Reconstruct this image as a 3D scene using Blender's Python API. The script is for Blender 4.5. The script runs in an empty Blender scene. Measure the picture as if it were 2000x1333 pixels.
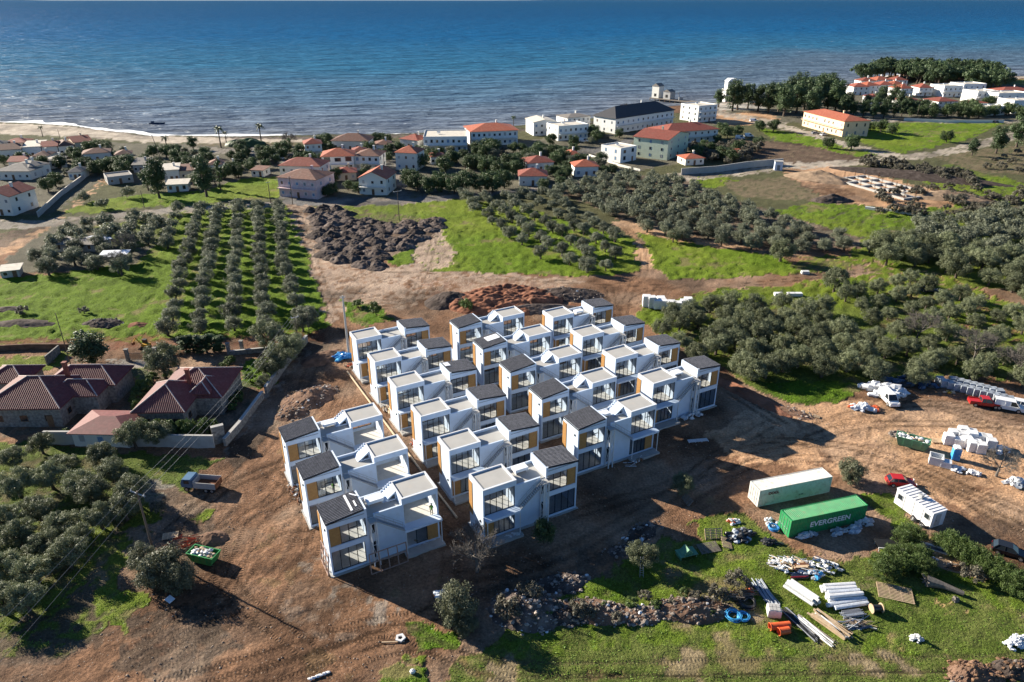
import bpy, bmesh, math, random
import numpy as np
from mathutils import Vector, Matrix
PI = math.pi
R = math.radians
# ------------------------------------------------------------------ camera, sky, sun, exposure
S = bpy.context.scene
C = S.collection
FPX, HOR, HC = 1400.0, -1.2, 66.0            # focal length in photo pixels, horizon row, drone height
PITCH = math.atan((666.5 - HOR) / FPX)
cam = bpy.data.cameras.new('camera'); camo = bpy.data.objects.new('camera', cam); C.objects.link(camo)
cam.sensor_width = 36.0; cam.lens = FPX / 2000 * 36; cam.clip_start = 0.5; cam.clip_end = 200000
camo.location = (0, 0, HC); camo.rotation_euler = (PI / 2 - PITCH, 0, 0)
S.camera = camo
SUN_EL = 22.0
SUN_AZ = math.atan2(-math.cos(R(29.0)), math.sin(R(29.0)))   # clockwise from +Y
W = bpy.data.worlds.new('World'); S.world = W; W.use_nodes = True
nt = W.node_tree; bg = nt.nodes['Background']
sky = nt.nodes.new('ShaderNodeTexSky'); sky.sky_type = 'NISHITA'; sky.sun_disc = False
sky.sun_elevation = R(SUN_EL); sky.sun_rotation = SUN_AZ; sky.altitude = 50
sky.air_density = 1.0; sky.dust_density = 0.0; sky.ozone_density = 7.0
nt.links.new(sky.outputs[0], bg.inputs[0]); bg.inputs[1].default_value = 0.05
sl = bpy.data.lights.new('sun', 'SUN'); so = bpy.data.objects.new('sun', sl); C.objects.link(so)
sl.energy = 5.0; sl.angle = R(0.5); sl.color = (1.0, 0.91, 0.76)
_d = Vector((math.cos(R(29)) * math.cos(R(SUN_EL)), -math.sin(R(29)) * math.cos(R(SUN_EL)), -math.sin(R(SUN_EL))))
so.rotation_euler = _d.to_track_quat('-Z', 'Y').to_euler()
S.view_settings.view_transform = 'Standard'; S.view_settings.look = 'None'
S.view_settings.exposure = 1.48; S.view_settings.gamma = 1.0
# ------------------------------------------------------------------ helpers
CP, SP = math.cos(PITCH), math.sin(PITCH)
def G(u, v, z=0.0):
    """photo pixel -> world point at height z"""
    a = (u - 1000) / FPX; b = (666.5 - v) / FPX
    dy = CP + b * SP; dz = -SP + b * CP
    t = (z - HC) / dz
    return (a * t, dy * t)
def PX(x, y, z=0.0):
    Y = y * CP - (z - HC) * SP; U = y * SP + (z - HC) * CP
    return (1000 + FPX * x / Y, 666.5 - FPX * U / Y)
def Hpx(base, vtop):
    """height of an upright thing whose base is at a pixel and whose top reaches row vtop"""
    x, y = G(*base); lo, hi = 0.0, 60.0
    for _ in range(40):
        m = (lo + hi) / 2
        if PX(x, y, m)[1] > vtop: lo = m
        else: hi = m
    return lo
MATS = {}
def mat(name, col, rough=0.8, var=0.12, scale=1.5, bump=0.0, bscale=8.0, metal=0.0, spec=0.3, objvar=0.0, stain=None, stain_amt=0.35, stain_scale=0.6):
    if name in MATS: return MATS[name]
    m = bpy.data.materials.new(name); m.use_nodes = True; MATS[name] = m
    n = m.node_tree.nodes; l = m.node_tree.links; b = n['Principled BSDF']
    b.inputs['Roughness'].default_value = rough; b.inputs['Metallic'].default_value = metal
    b.inputs['Specular IOR Level'].default_value = spec
    tc = n.new('ShaderNodeTexCoord')
    no = n.new('ShaderNodeTexNoise'); no.inputs['Scale'].default_value = scale; no.inputs['Detail'].default_value = 6
    l.new(tc.outputs['Object'], no.inputs['Vector'])
    mr = n.new('ShaderNodeMapRange'); mr.inputs[1].default_value = 0.3; mr.inputs[2].default_value = 0.7
    mr.inputs[3].default_value = 1 - var; mr.inputs[4].default_value = 1 + var
    l.new(no.outputs[0], mr.inputs[0])
    mul = n.new('ShaderNodeVectorMath'); mul.operation = 'SCALE'
    base = None
    if stain:
        n2 = n.new('ShaderNodeTexNoise'); n2.inputs['Scale'].default_value = stain_scale; n2.inputs['Detail'].default_value = 8
        n2.inputs['Roughness'].default_value = 0.7
        l.new(tc.outputs['Object'], n2.inputs['Vector'])
        r2 = n.new('ShaderNodeMapRange'); r2.inputs[1].default_value = 0.5; r2.inputs[2].default_value = 0.72; r2.inputs[4].default_value = stain_amt
        l.new(n2.outputs[0], r2.inputs[0])
        mx = n.new('ShaderNodeMix'); mx.data_type = 'RGBA'; mx.inputs[6].default_value = (*col, 1); mx.inputs[7].default_value = (*stain, 1)
        l.new(r2.outputs[0], mx.inputs[0]); l.new(mx.outputs[2], mul.inputs[0])
    else:
        mul.inputs[0].default_value = col
    if objvar:
        oi = n.new('ShaderNodeObjectInfo'); m2 = n.new('ShaderNodeMapRange'); m2.inputs[3].default_value = 1 - objvar; m2.inputs[4].default_value = 1 + objvar
        l.new(oi.outputs['Random'], m2.inputs[0]); mm = n.new('ShaderNodeMath'); mm.operation = 'MULTIPLY'
        l.new(m2.outputs[0], mm.inputs[0]); l.new(mr.outputs[0], mm.inputs[1]); l.new(mm.outputs[0], mul.inputs['Scale'])
    else:
        l.new(mr.outputs[0], mul.inputs['Scale'])
    l.new(mul.outputs[0], b.inputs['Base Color'])
    if bump:
        nb = n.new('ShaderNodeTexNoise'); nb.inputs['Scale'].default_value = bscale; nb.inputs['Detail'].default_value = 6
        l.new(tc.outputs['Object'], nb.inputs['Vector'])
        bn = n.new('ShaderNodeBump'); bn.inputs['Strength'].default_value = 1.0; bn.inputs['Distance'].default_value = bump
        l.new(nb.outputs[0], bn.inputs['Height']); l.new(bn.outputs[0], b.inputs['Normal'])
    return m
def leafmat(name, col, col2, transl=0.25, objvar=0.25):
    m = bpy.data.materials.new(name); m.use_nodes = True; MATS[name] = m
    n = m.node_tree.nodes; l = m.node_tree.links; b = n['Principled BSDF']; out = n['Material Output']
    b.inputs['Roughness'].default_value = 0.55; b.inputs['Specular IOR Level'].default_value = 0.25
    ge = n.new('ShaderNodeNewGeometry'); oi = n.new('ShaderNodeObjectInfo')
    mx = n.new('ShaderNodeMix'); mx.data_type = 'RGBA'; mx.inputs[6].default_value = (*col, 1); mx.inputs[7].default_value = (*col2, 1)
    l.new(ge.outputs['Random Per Island'], mx.inputs[0])
    mr = n.new('ShaderNodeMapRange'); mr.inputs[3].default_value = 1 - objvar; mr.inputs[4].default_value = 1 + objvar
    l.new(oi.outputs['Random'], mr.inputs[0])
    mul = n.new('ShaderNodeVectorMath'); mul.operation = 'SCALE'
    l.new(mx.outputs[2], mul.inputs[0]); l.new(mr.outputs[0], mul.inputs['Scale'])
    l.new(mul.outputs[0], b.inputs['Base Color'])
    t = n.new('ShaderNodeBsdfTranslucent'); l.new(mul.outputs[0], t.inputs[0])
    ms = n.new('ShaderNodeMixShader'); ms.inputs[0].default_value = transl
    l.new(b.outputs[0], ms.inputs[1]); l.new(t.outputs[0], ms.inputs[2]); l.new(ms.outputs[0], out.inputs[0])
    return m
def glassmat(name, tint, gl=0.12):
    m = bpy.data.materials.new(name); m.use_nodes = True; MATS[name] = m
    n = m.node_tree.nodes; l = m.node_tree.links; out = n['Material Output']
    t = n.new('ShaderNodeBsdfTransparent'); t.inputs[0].default_value = (*tint, 1)
    g = n.new('ShaderNodeBsdfGlossy'); g.inputs['Roughness'].default_value = 0.03
    fr = n.new('ShaderNodeFresnel'); fr.inputs[0].default_value = 1.5
    ad = n.new('ShaderNodeMath'); ad.operation = 'MULTIPLY_ADD'; ad.inputs[1].default_value = 1.0; ad.inputs[2].default_value = gl * 0.3
    l.new(fr.outputs[0], ad.inputs[0])
    ge = n.new('ShaderNodeNewGeometry'); inv = n.new('ShaderNodeMath'); inv.operation = 'SUBTRACT'; inv.inputs[0].default_value = 1.0; l.new(ge.outputs['Backfacing'], inv.inputs[1])
    mm = n.new('ShaderNodeMath'); mm.operation = 'MULTIPLY'; l.new(ad.outputs[0], mm.inputs[0]); l.new(inv.outputs[0], mm.inputs[1])
    ms = n.new('ShaderNodeMixShader'); l.new(mm.outputs[0], ms.inputs[0]); l.new(t.outputs[0], ms.inputs[1]); l.new(g.outputs[0], ms.inputs[2])
    l.new(ms.outputs[0], out.inputs[0]); return m
# palette
white = mat('white_render', (0.53, 0.61, 0.72), 0.75, 0.04, 0.7, stain=(0.42, 0.45, 0.48), stain_amt=0.4, stain_scale=0.9)
mat('village_white', (0.68, 0.68, 0.66), 0.8, 0.05, 0.5, stain=(0.45, 0.42, 0.38), stain_amt=0.35)
mat('offwhite', (0.66, 0.64, 0.58), 0.8, 0.06, 0.6, stain=(0.4, 0.36, 0.3))
mat('cream', (0.62, 0.52, 0.38), 0.8, 0.06, 0.6)
mat('peach', (0.72, 0.52, 0.34), 0.8, 0.05, 0.6)
mat('pink', (0.58, 0.42, 0.42), 0.8, 0.06, 0.6, stain=(0.7, 0.66, 0.62), stain_amt=0.7)
mat('palegreen', (0.48, 0.54, 0.42), 0.8, 0.06, 0.6)
mat('graywall', (0.38, 0.37, 0.35), 0.85, 0.1, 0.8, stain=(0.2, 0.19, 0.17))
mat('concrete', (0.36, 0.35, 0.33), 0.9, 0.12, 1.2, stain=(0.22, 0.19, 0.16), bump=0.01, bscale=6)
mat('roofscreed', (0.36, 0.35, 0.33), 0.9, 0.05, 0.8, stain=(0.42, 0.38, 0.33), stain_amt=0.5)
mat('wood_panel', (0.36, 0.19, 0.065), 0.6, 0.12, 3.0)
mat('dark_tile', (0.055, 0.056, 0.064), 0.42, 0.3, 2.0, spec=0.5)
mat('dark_frame', (0.018, 0.018, 0.02), 0.5, 0.1, 3)
mat('white_metal', (0.62, 0.62, 0.62), 0.5, 0.05, 3)
mat('gray_metal', (0.3, 0.31, 0.32), 0.45, 0.1, 3)
mat('interior_floor', (0.58, 0.55, 0.50), 0.8, 0.1, 1.5)
mat('black', (0.012, 0.012, 0.012), 0.6, 0.1, 4)
mat('red_tile', (0.235, 0.066, 0.044), 0.75, 0.22, 1.2, objvar=0.15, stain=(0.2, 0.11, 0.08), stain_amt=0.6)
mat('orange_tile', (0.33, 0.095, 0.052), 0.75, 0.2, 1.2, objvar=0.12, stain=(0.3, 0.16, 0.1), stain_amt=0.5)
mat('brown_tile', (0.165, 0.082, 0.058), 0.8, 0.22, 1.2, objvar=0.15, stain=(0.14, 0.12, 0.1), stain_amt=0.6)
mat('maroon_tile', (0.16, 0.048, 0.045), 0.7, 0.2, 2.0, stain=(0.2, 0.11, 0.095), stain_amt=0.45)
mat('ridge_tile', (0.42, 0.34, 0.31), 0.8, 0.2, 2.0)
mat('slate_roof', (0.05, 0.05, 0.055), 0.7, 0.15, 1.0)
mat('gray_roof', (0.2, 0.18, 0.16), 0.85, 0.15, 0.8, stain=(0.12, 0.1, 0.09))
mat('pale_roof', (0.55, 0.5, 0.42), 0.85, 0.1, 0.8, stain=(0.3, 0.27, 0.24), stain_amt=0.6)
mat('dark_glass', (0.02, 0.026, 0.032), 0.08, 0.1, 1, spec=0.6)
mat('shutter', (0.18, 0.2, 0.22), 0.6, 0.1, 3)
mat('blue_shutter', (0.14, 0.24, 0.38), 0.6, 0.1, 3)
mat('brown_wood', (0.16, 0.09, 0.05), 0.7, 0.2, 3, objvar=0.2)
mat('pale_wood', (0.46, 0.34, 0.22), 0.75, 0.2, 3, objvar=0.2)
mat('gray_wood', (0.2, 0.17, 0.14), 0.8, 0.2, 3, objvar=0.2)
mat('bark', (0.085, 0.065, 0.05), 0.9, 0.3, 4)
mat('gray_bark', (0.13, 0.115, 0.1), 0.9, 0.3, 4)
mat('soil', (0.15, 0.092, 0.064), 0.95, 0.35, 0.8, bump=0.12, bscale=1.6, objvar=0.15, spec=0.1)
mat('dark_soil', (0.075, 0.058, 0.05), 0.95, 0.4, 0.7, bump=0.15, bscale=1.5, objvar=0.35, spec=0.1, stain=(0.2, 0.17, 0.15), stain_amt=0.35)
mat('red_soil', (0.205, 0.092, 0.056), 0.95, 0.4, 0.5, bump=0.25, bscale=1.0, spec=0.1, stain=(0.11, 0.062, 0.045), stain_amt=0.9, stain_scale=0.22)
mat('tile_glint', (0.27, 0.27, 0.29), 0.5, 0.3, 2.0)
mat('tan_soil', (0.26, 0.185, 0.125), 0.95, 0.25, 0.5, bump=0.12, bscale=1.2, spec=0.1)
mat('rubble', (0.24, 0.2, 0.17), 0.95, 0.45, 1.6, objvar=0.3, bump=0.05, bscale=5)
mat('stone', (0.2, 0.19, 0.175), 0.9, 0.45, 2.2, bump=0.05, bscale=4)
mat('white_bag', (0.62, 0.62, 0.62), 0.6, 0.12, 3, objvar=0.15)
mat('clear_wrap', (0.55, 0.58, 0.62), 0.3, 0.2, 4, objvar=0.15, spec=0.6)
mat('gray_wrap', (0.3, 0.33, 0.37), 0.35, 0.15, 3, spec=0.5, objvar=0.15)
mat('blue_plastic', (0.03, 0.2, 0.5), 0.4, 0.15, 3, spec=0.5)
mat('navy_plastic', (0.025, 0.05, 0.1), 0.4, 0.2, 3, spec=0.5, objvar=0.3)
mat('cyan_plastic', (0.05, 0.3, 0.58), 0.35, 0.1, 3, spec=0.5)
mat('orange_plastic', (0.55, 0.1, 0.03), 0.45, 0.15, 3, spec=0.4)
mat('black_plastic', (0.02, 0.02, 0.022), 0.35, 0.3, 3, spec=0.5)
mat('green_paint', (0.022, 0.235, 0.08), 0.5, 0.18, 1.2, spec=0.35, stain=(0.15, 0.12, 0.06), stain_amt=0.6, stain_scale=1.3)
mat('white_paint', (0.56, 0.56, 0.52), 0.5, 0.08, 0.9, stain=(0.3, 0.19, 0.12), stain_amt=0.7, stain_scale=1.3)
mat('cabin_paint', (0.66, 0.66, 0.67), 0.45, 0.04, 0.7, stain=(0.4, 0.36, 0.32), stain_amt=0.4, stain_scale=1.2)
mat('skip_green', (0.025, 0.22, 0.06), 0.5, 0.15, 1.5, stain=(0.12, 0.08, 0.05), stain_amt=0.5)
mat('faded_green', (0.1, 0.24, 0.14), 0.6, 0.15, 1.5, stain=(0.14, 0.1, 0.07), stain_amt=0.6)
mat('rust', (0.16, 0.065, 0.03), 0.85, 0.3, 2.5)
mat('car_red', (0.42, 0.02, 0.018), 0.25, 0.03, 1, spec=0.6)
mat('car_white', (0.72, 0.72, 0.72), 0.25, 0.02, 1, spec=0.6)
mat('car_black', (0.015, 0.017, 0.02), 0.2, 0.05, 1, spec=0.6)
mat('car_gray', (0.22, 0.23, 0.25), 0.25, 0.05, 1, spec=0.6)
mat('truck_blue', (0.06, 0.13, 0.22), 0.4, 0.08, 1, spec=0.5)
mat('yellow_paint', (0.5, 0.27, 0.02), 0.5, 0.1, 1)
mat('tyre', (0.015, 0.015, 0.015), 0.8, 0.15, 4)
mat('rim', (0.4, 0.4, 0.4), 0.4, 0.05, 4, metal=0.6)
mat('lettering', (0.72, 0.72, 0.72), 0.6, 0.05, 3)
mat('lettering_red', (0.2, 0.02, 0.03), 0.6, 0.05, 3)
mat('skin', (0.35, 0.2, 0.14), 0.6, 0.05, 4)
mat('hivis', (0.2, 0.55, 0.04), 0.6, 0.05, 4)
mat('dark_cloth', (0.025, 0.03, 0.035), 0.8, 0.1, 4)
mat('solar', (0.02, 0.025, 0.05), 0.2, 0.1, 3, spec=0.6)
mat('sheet_white', (0.74, 0.75, 0.77), 0.5, 0.03, 1)
mat('wire', (0.2, 0.2, 0.2), 0.5, 0.05, 1)
mat('pole_wood', (0.12, 0.09, 0.07), 0.85, 0.2, 3)
mat('paving', (0.42, 0.39, 0.35), 0.9, 0.12, 1.2)
mat('water_tank', (0.6, 0.62, 0.63), 0.35, 0.05, 1, spec=0.5)
glassmat('clear_glass', (0.80, 0.83, 0.86), 0.2)
leafmat('olive_leaf', (0.115, 0.132, 0.084), (0.20, 0.21, 0.145), 0.25, 0.32)
leafmat('olive_leaf_near', (0.105, 0.125, 0.064), (0.195, 0.21, 0.12), 0.25, 0.3)
leafmat('dark_leaf', (0.045, 0.075, 0.028), (0.09, 0.125, 0.05), 0.2, 0.25)
leafmat('pine_leaf', (0.04, 0.07, 0.032), (0.085, 0.12, 0.05), 0.15, 0.25)
leafmat('bush_leaf', (0.065, 0.11, 0.03), (0.12, 0.16, 0.05), 0.25, 0.2)
leafmat('bush_gray', (0.085, 0.095, 0.055), (0.155, 0.16, 0.1), 0.2, 0.15)
mat('frame_timber', (0.30, 0.2, 0.16), 0.8, 0.2, 3)
leafmat('reed_leaf', (0.055, 0.095, 0.025), (0.11, 0.15, 0.045), 0.25, 0.2)
leafmat('scrub_leaf', (0.09, 0.085, 0.06), (0.15, 0.135, 0.1), 0.15, 0.25)
leafmat('grass_leaf', (0.10, 0.19, 0.022), (0.19, 0.29, 0.04), 0.3, 0.0)
class MB:
    def __init__(s): s.v = []; s.f = []; s.m = []
    def add(s, vs, fs, mi=0):
        o = len(s.v); s.v += [tuple(p) for p in vs]; s.f += [tuple(o + i for i in f) for f in fs]; s.m += [mi] * len(fs); return s
    def box(s, x0, x1, y0, y1, z0, z1, mi=0, M=None):
        vs = [(x, y, z) for z in (z0, z1) for y in (y0, y1) for x in (x0, x1)]
        if M is not None: vs = [M @ Vector(p) for p in vs]
        return s.add(vs, [(0, 2, 3, 1), (4, 5, 7, 6), (0, 1, 5, 4), (2, 6, 7, 3), (0, 4, 6, 2), (1, 3, 7, 5)], mi)
    def prism(s, poly, axis, a, b, mi=0):
        """polygon (2d) extruded along axis 0/1/2"""
        def pt(p, t): return {0: (t, p[0], p[1]), 1: (p[0], t, p[1]), 2: (p[0], p[1], t)}[axis]
        n = len(poly); vs = [pt(p, a) for p in poly] + [pt(p, b) for p in poly]
        fs = [tuple(range(n - 1, -1, -1)), tuple(range(n, 2 * n))] + [(i, (i + 1) % n, n + (i + 1) % n, n + i) for i in range(n)]
        return s.add(vs, fs, mi)
    def tube(s, pts, r, n=6, mi=0, cap=True):
        pts = [Vector(p) for p in pts]; rs = r if isinstance(r, (list, tuple)) else [r] * len(pts); o = []
        for i, p in enumerate(pts):
            d = (pts[min(i + 1, len(pts) - 1)] - pts[max(i - 1, 0)]).normalized()
            up = Vector((0, 0, 1)) if abs(d.z) < 0.9 else Vector((1, 0, 0))
            a = d.cross(up).normalized(); b = a.cross(d)
            for k in range(n):
                t = 2 * PI * k / n; o.append(p + (a * math.cos(t) + b * math.sin(t)) * rs[i])
        fs = [(i * n + k, i * n + (k + 1) % n, (i + 1) * n + (k + 1) % n, (i + 1) * n + k) for i in range(len(pts) - 1) for k in range(n)]
        if cap: fs += [tuple(range(n)), tuple((len(pts) - 1) * n + k for k in range(n - 1, -1, -1))]
        return s.add(o, fs, mi)
    def ring(s, c, Rr, r, n=24, k=6, mi=0, tilt=None):
        vs = []
        for i in range(n):
            a = 2 * PI * i / n
            for j in range(k):
                b = 2 * PI * j / k; q = Rr + r * math.cos(b)
                p = Vector((q * math.cos(a), q * math.sin(a), r * math.sin(b)))
                if tilt is not None: p = tilt @ p
                vs.append(p + Vector(c))
        fs = [(i * k + j, ((i + 1) % n) * k + j, ((i + 1) % n) * k + (j + 1) % k, i * k + (j + 1) % k) for i in range(n) for j in range(k)]
        return s.add(vs, fs, mi)
    def blob(s, c, rx, ry, rz, seed=0, mi=0, amp=0.18, n=8, m=12):
        rnd = random.Random(seed); vs = [Vector((0, 0, -rz))]
        for i in range(1, n):
            t = -PI / 2 + PI * i / n
            for j in range(m):
                a = 2 * PI * j / m; k = 1 + rnd.uniform(-amp, amp)
                vs.append(Vector((rx * math.cos(t) * math.cos(a) * k, ry * math.cos(t) * math.sin(a) * k, rz * math.sin(t) * k)))
        vs.append(Vector((0, 0, rz))); c = Vector(c); vs = [p + c for p in vs]; L = len(vs) - 1
        fs = [(0, 1 + (j + 1) % m, 1 + j) for j in range(m)]
        fs += [(1 + i * m + j, 1 + i * m + (j + 1) % m, 1 + (i + 1) * m + (j + 1) % m, 1 + (i + 1) * m + j) for i in range(n - 2) for j in range(m)]
        fs += [(L, 1 + (n - 2) * m + j, 1 + (n - 2) * m + (j + 1) % m) for j in range(m)]
        return s.add(vs, fs, mi)
    def xf(s, M):
        s.v = [tuple(M @ Vector(p)) for p in s.v]; return s
    def mesh(s, name, mats, mirror=None, smooth=False):
        me = bpy.data.meshes.new(name)
        v = s.v; f = s.f
        if mirror is not None:
            v = [(mirror - p[0], p[1], p[2]) for p in v]; f = [tuple(reversed(q)) for q in f]
        me.from_pydata(v, [], f)
        for k in (mats if isinstance(mats, (list, tuple)) else [mats]): me.materials.append(MATS[k] if isinstance(k, str) else k)
        me.polygons.foreach_set('material_index', s.m)
        if smooth: me.polygons.foreach_set('use_smooth', [True] * len(f))
        me.update(); return me
    def build(s, name, mats, parent=None, mirror=None, smooth=False):
        return link(name, s.mesh(name, mats, mirror, smooth), parent)
def link(name, me, parent=None):
    o = bpy.data.objects.new(name, me); C.objects.link(o)
    if parent is not None: o.parent = parent
    return o
def tag(o, label=None, cat=None, group=None, kind=None):
    if label: o['label'] = label
    if cat: o['category'] = cat
    if group: o['group'] = group
    if kind: o['kind'] = kind
    return o
def thing(name, label, cat, loc, rz=0.0, group=None):
    o = bpy.data.objects.new(name, None); C.objects.link(o); o.empty_display_size = 0.3
    o.location = (loc[0], loc[1], loc[2] if len(loc) > 2 else 0.0); o.rotation_euler = (0, 0, rz)
    return tag(o, label, cat, group)
CHILD = {}
def dup(root, loc=None, rz=None, label=None, group=None, scale=None):
    r = root.copy(); C.objects.link(r)
    if loc is not None: r.location = (loc[0], loc[1], loc[2] if len(loc) > 2 else 0.0)
    if rz is not None: r.rotation_euler = (0, 0, rz)
    if scale is not None: r.scale = scale if isinstance(scale, (tuple, list)) else (scale,) * 3
    if label: r['label'] = label
    if group: r['group'] = group
    for ch in list(root.children):
        c = ch.copy(); C.objects.link(c); c.parent = r
        for g in list(ch.children):
            d = g.copy(); C.objects.link(d); d.parent = c
    return r
def mesh_np(name, V, F, mats, smooth=False):
    me = bpy.data.meshes.new(name); n = len(V); k = F.shape[1]; m = len(F)
    me.vertices.add(n); me.vertices.foreach_set('co', np.ascontiguousarray(V, dtype=np.float32).ravel())
    me.loops.add(m * k); me.loops.foreach_set('vertex_index', np.ascontiguousarray(F, dtype=np.int32).ravel())
    me.polygons.add(m); me.polygons.foreach_set('loop_start', np.arange(0, m * k, k, dtype=np.int32))
    me.polygons.foreach_set('loop_total', np.full(m, k, dtype=np.int32))
    if smooth: me.polygons.foreach_set('use_smooth', np.ones(m, dtype=bool))
    for q in (mats if isinstance(mats, (list, tuple)) else [mats]): me.materials.append(MATS[q] if isinstance(q, str) else q)
    me.update(calc_edges=True); me.validate(); return me
def _h(ix, iy, s):
    n = (ix.astype(np.int64) * 374761393 + iy.astype(np.int64) * 668265263 + s * 974634777) & 0x7fffffff
    n = ((n ^ (n >> 13)) * 1274126177) & 0x7fffffff
    return ((n ^ (n >> 16)) & 0xffff) / 65535.0
def vnoise(x, y, s=0):
    ix = np.floor(x); iy = np.floor(y); fx = x - ix; fy = y - iy
    fx = fx * fx * (3 - 2 * fx); fy = fy * fy * (3 - 2 * fy)
    a = _h(ix, iy, s); b = _h(ix + 1, iy, s); c = _h(ix, iy + 1, s); d = _h(ix + 1, iy + 1, s)
    return (a + (b - a) * fx) * (1 - fy) + (c + (d - c) * fx) * fy
def fbm(x, y, s=0, o=4):
    t = 0; a = 0.5; n = 0
    for i in range(o):
        t = t + a * vnoise(x, y, s + i * 17); n += a; a *= 0.5; x = x * 2.03 + 11.3; y = y * 2.03 + 5.7
    return t / n
def inpoly(x, y, poly):
    r = np.zeros(x.shape, bool); n = len(poly)
    for i in range(n):
        x1, y1 = poly[i]; x2, y2 = poly[(i + 1) % n]
        if y1 == y2: continue
        c = ((y1 > y) != (y2 > y)) & (x < (x2 - x1) * (y - y1) / (y2 - y1) + x1); r ^= c
    return r
def gp(px): return [G(*p) for p in px]
# ------------------------------------------------------------------ the ground: one sheet, soil / grass / road colours by place
COL = {'dirt': (0.198, 0.110, 0.064), 'tan': (0.43, 0.26, 0.15), 'paletan': (0.37, 0.275, 0.205), 'meadow': (0.125, 0.150, 0.038), 'grass': (0.125, 0.198, 0.016), 'lush': (0.098, 0.178, 0.014), 'olivegrass': (0.10, 0.135, 0.028),
       'scrub': (0.085, 0.085, 0.042), 'dry': (0.16, 0.125, 0.078), 'dark': (0.065, 0.05, 0.042), 'road': (0.36, 0.31, 0.25), 'red': (0.17, 0.068, 0.036),
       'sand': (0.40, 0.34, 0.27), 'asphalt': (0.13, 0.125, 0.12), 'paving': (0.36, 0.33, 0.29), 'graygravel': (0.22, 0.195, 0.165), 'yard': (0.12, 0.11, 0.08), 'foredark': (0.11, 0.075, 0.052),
       'wetsand': (0.10, 0.08, 0.065), 'seabed': (0.12, 0.12, 0.1)}
GR = {'meadow': 0.65, 'grass': 1, 'lush': 1, 'olivegrass': 0.75, 'scrub': 0.35, 'dry': 0.25, 'yard': 0.3}
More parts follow.
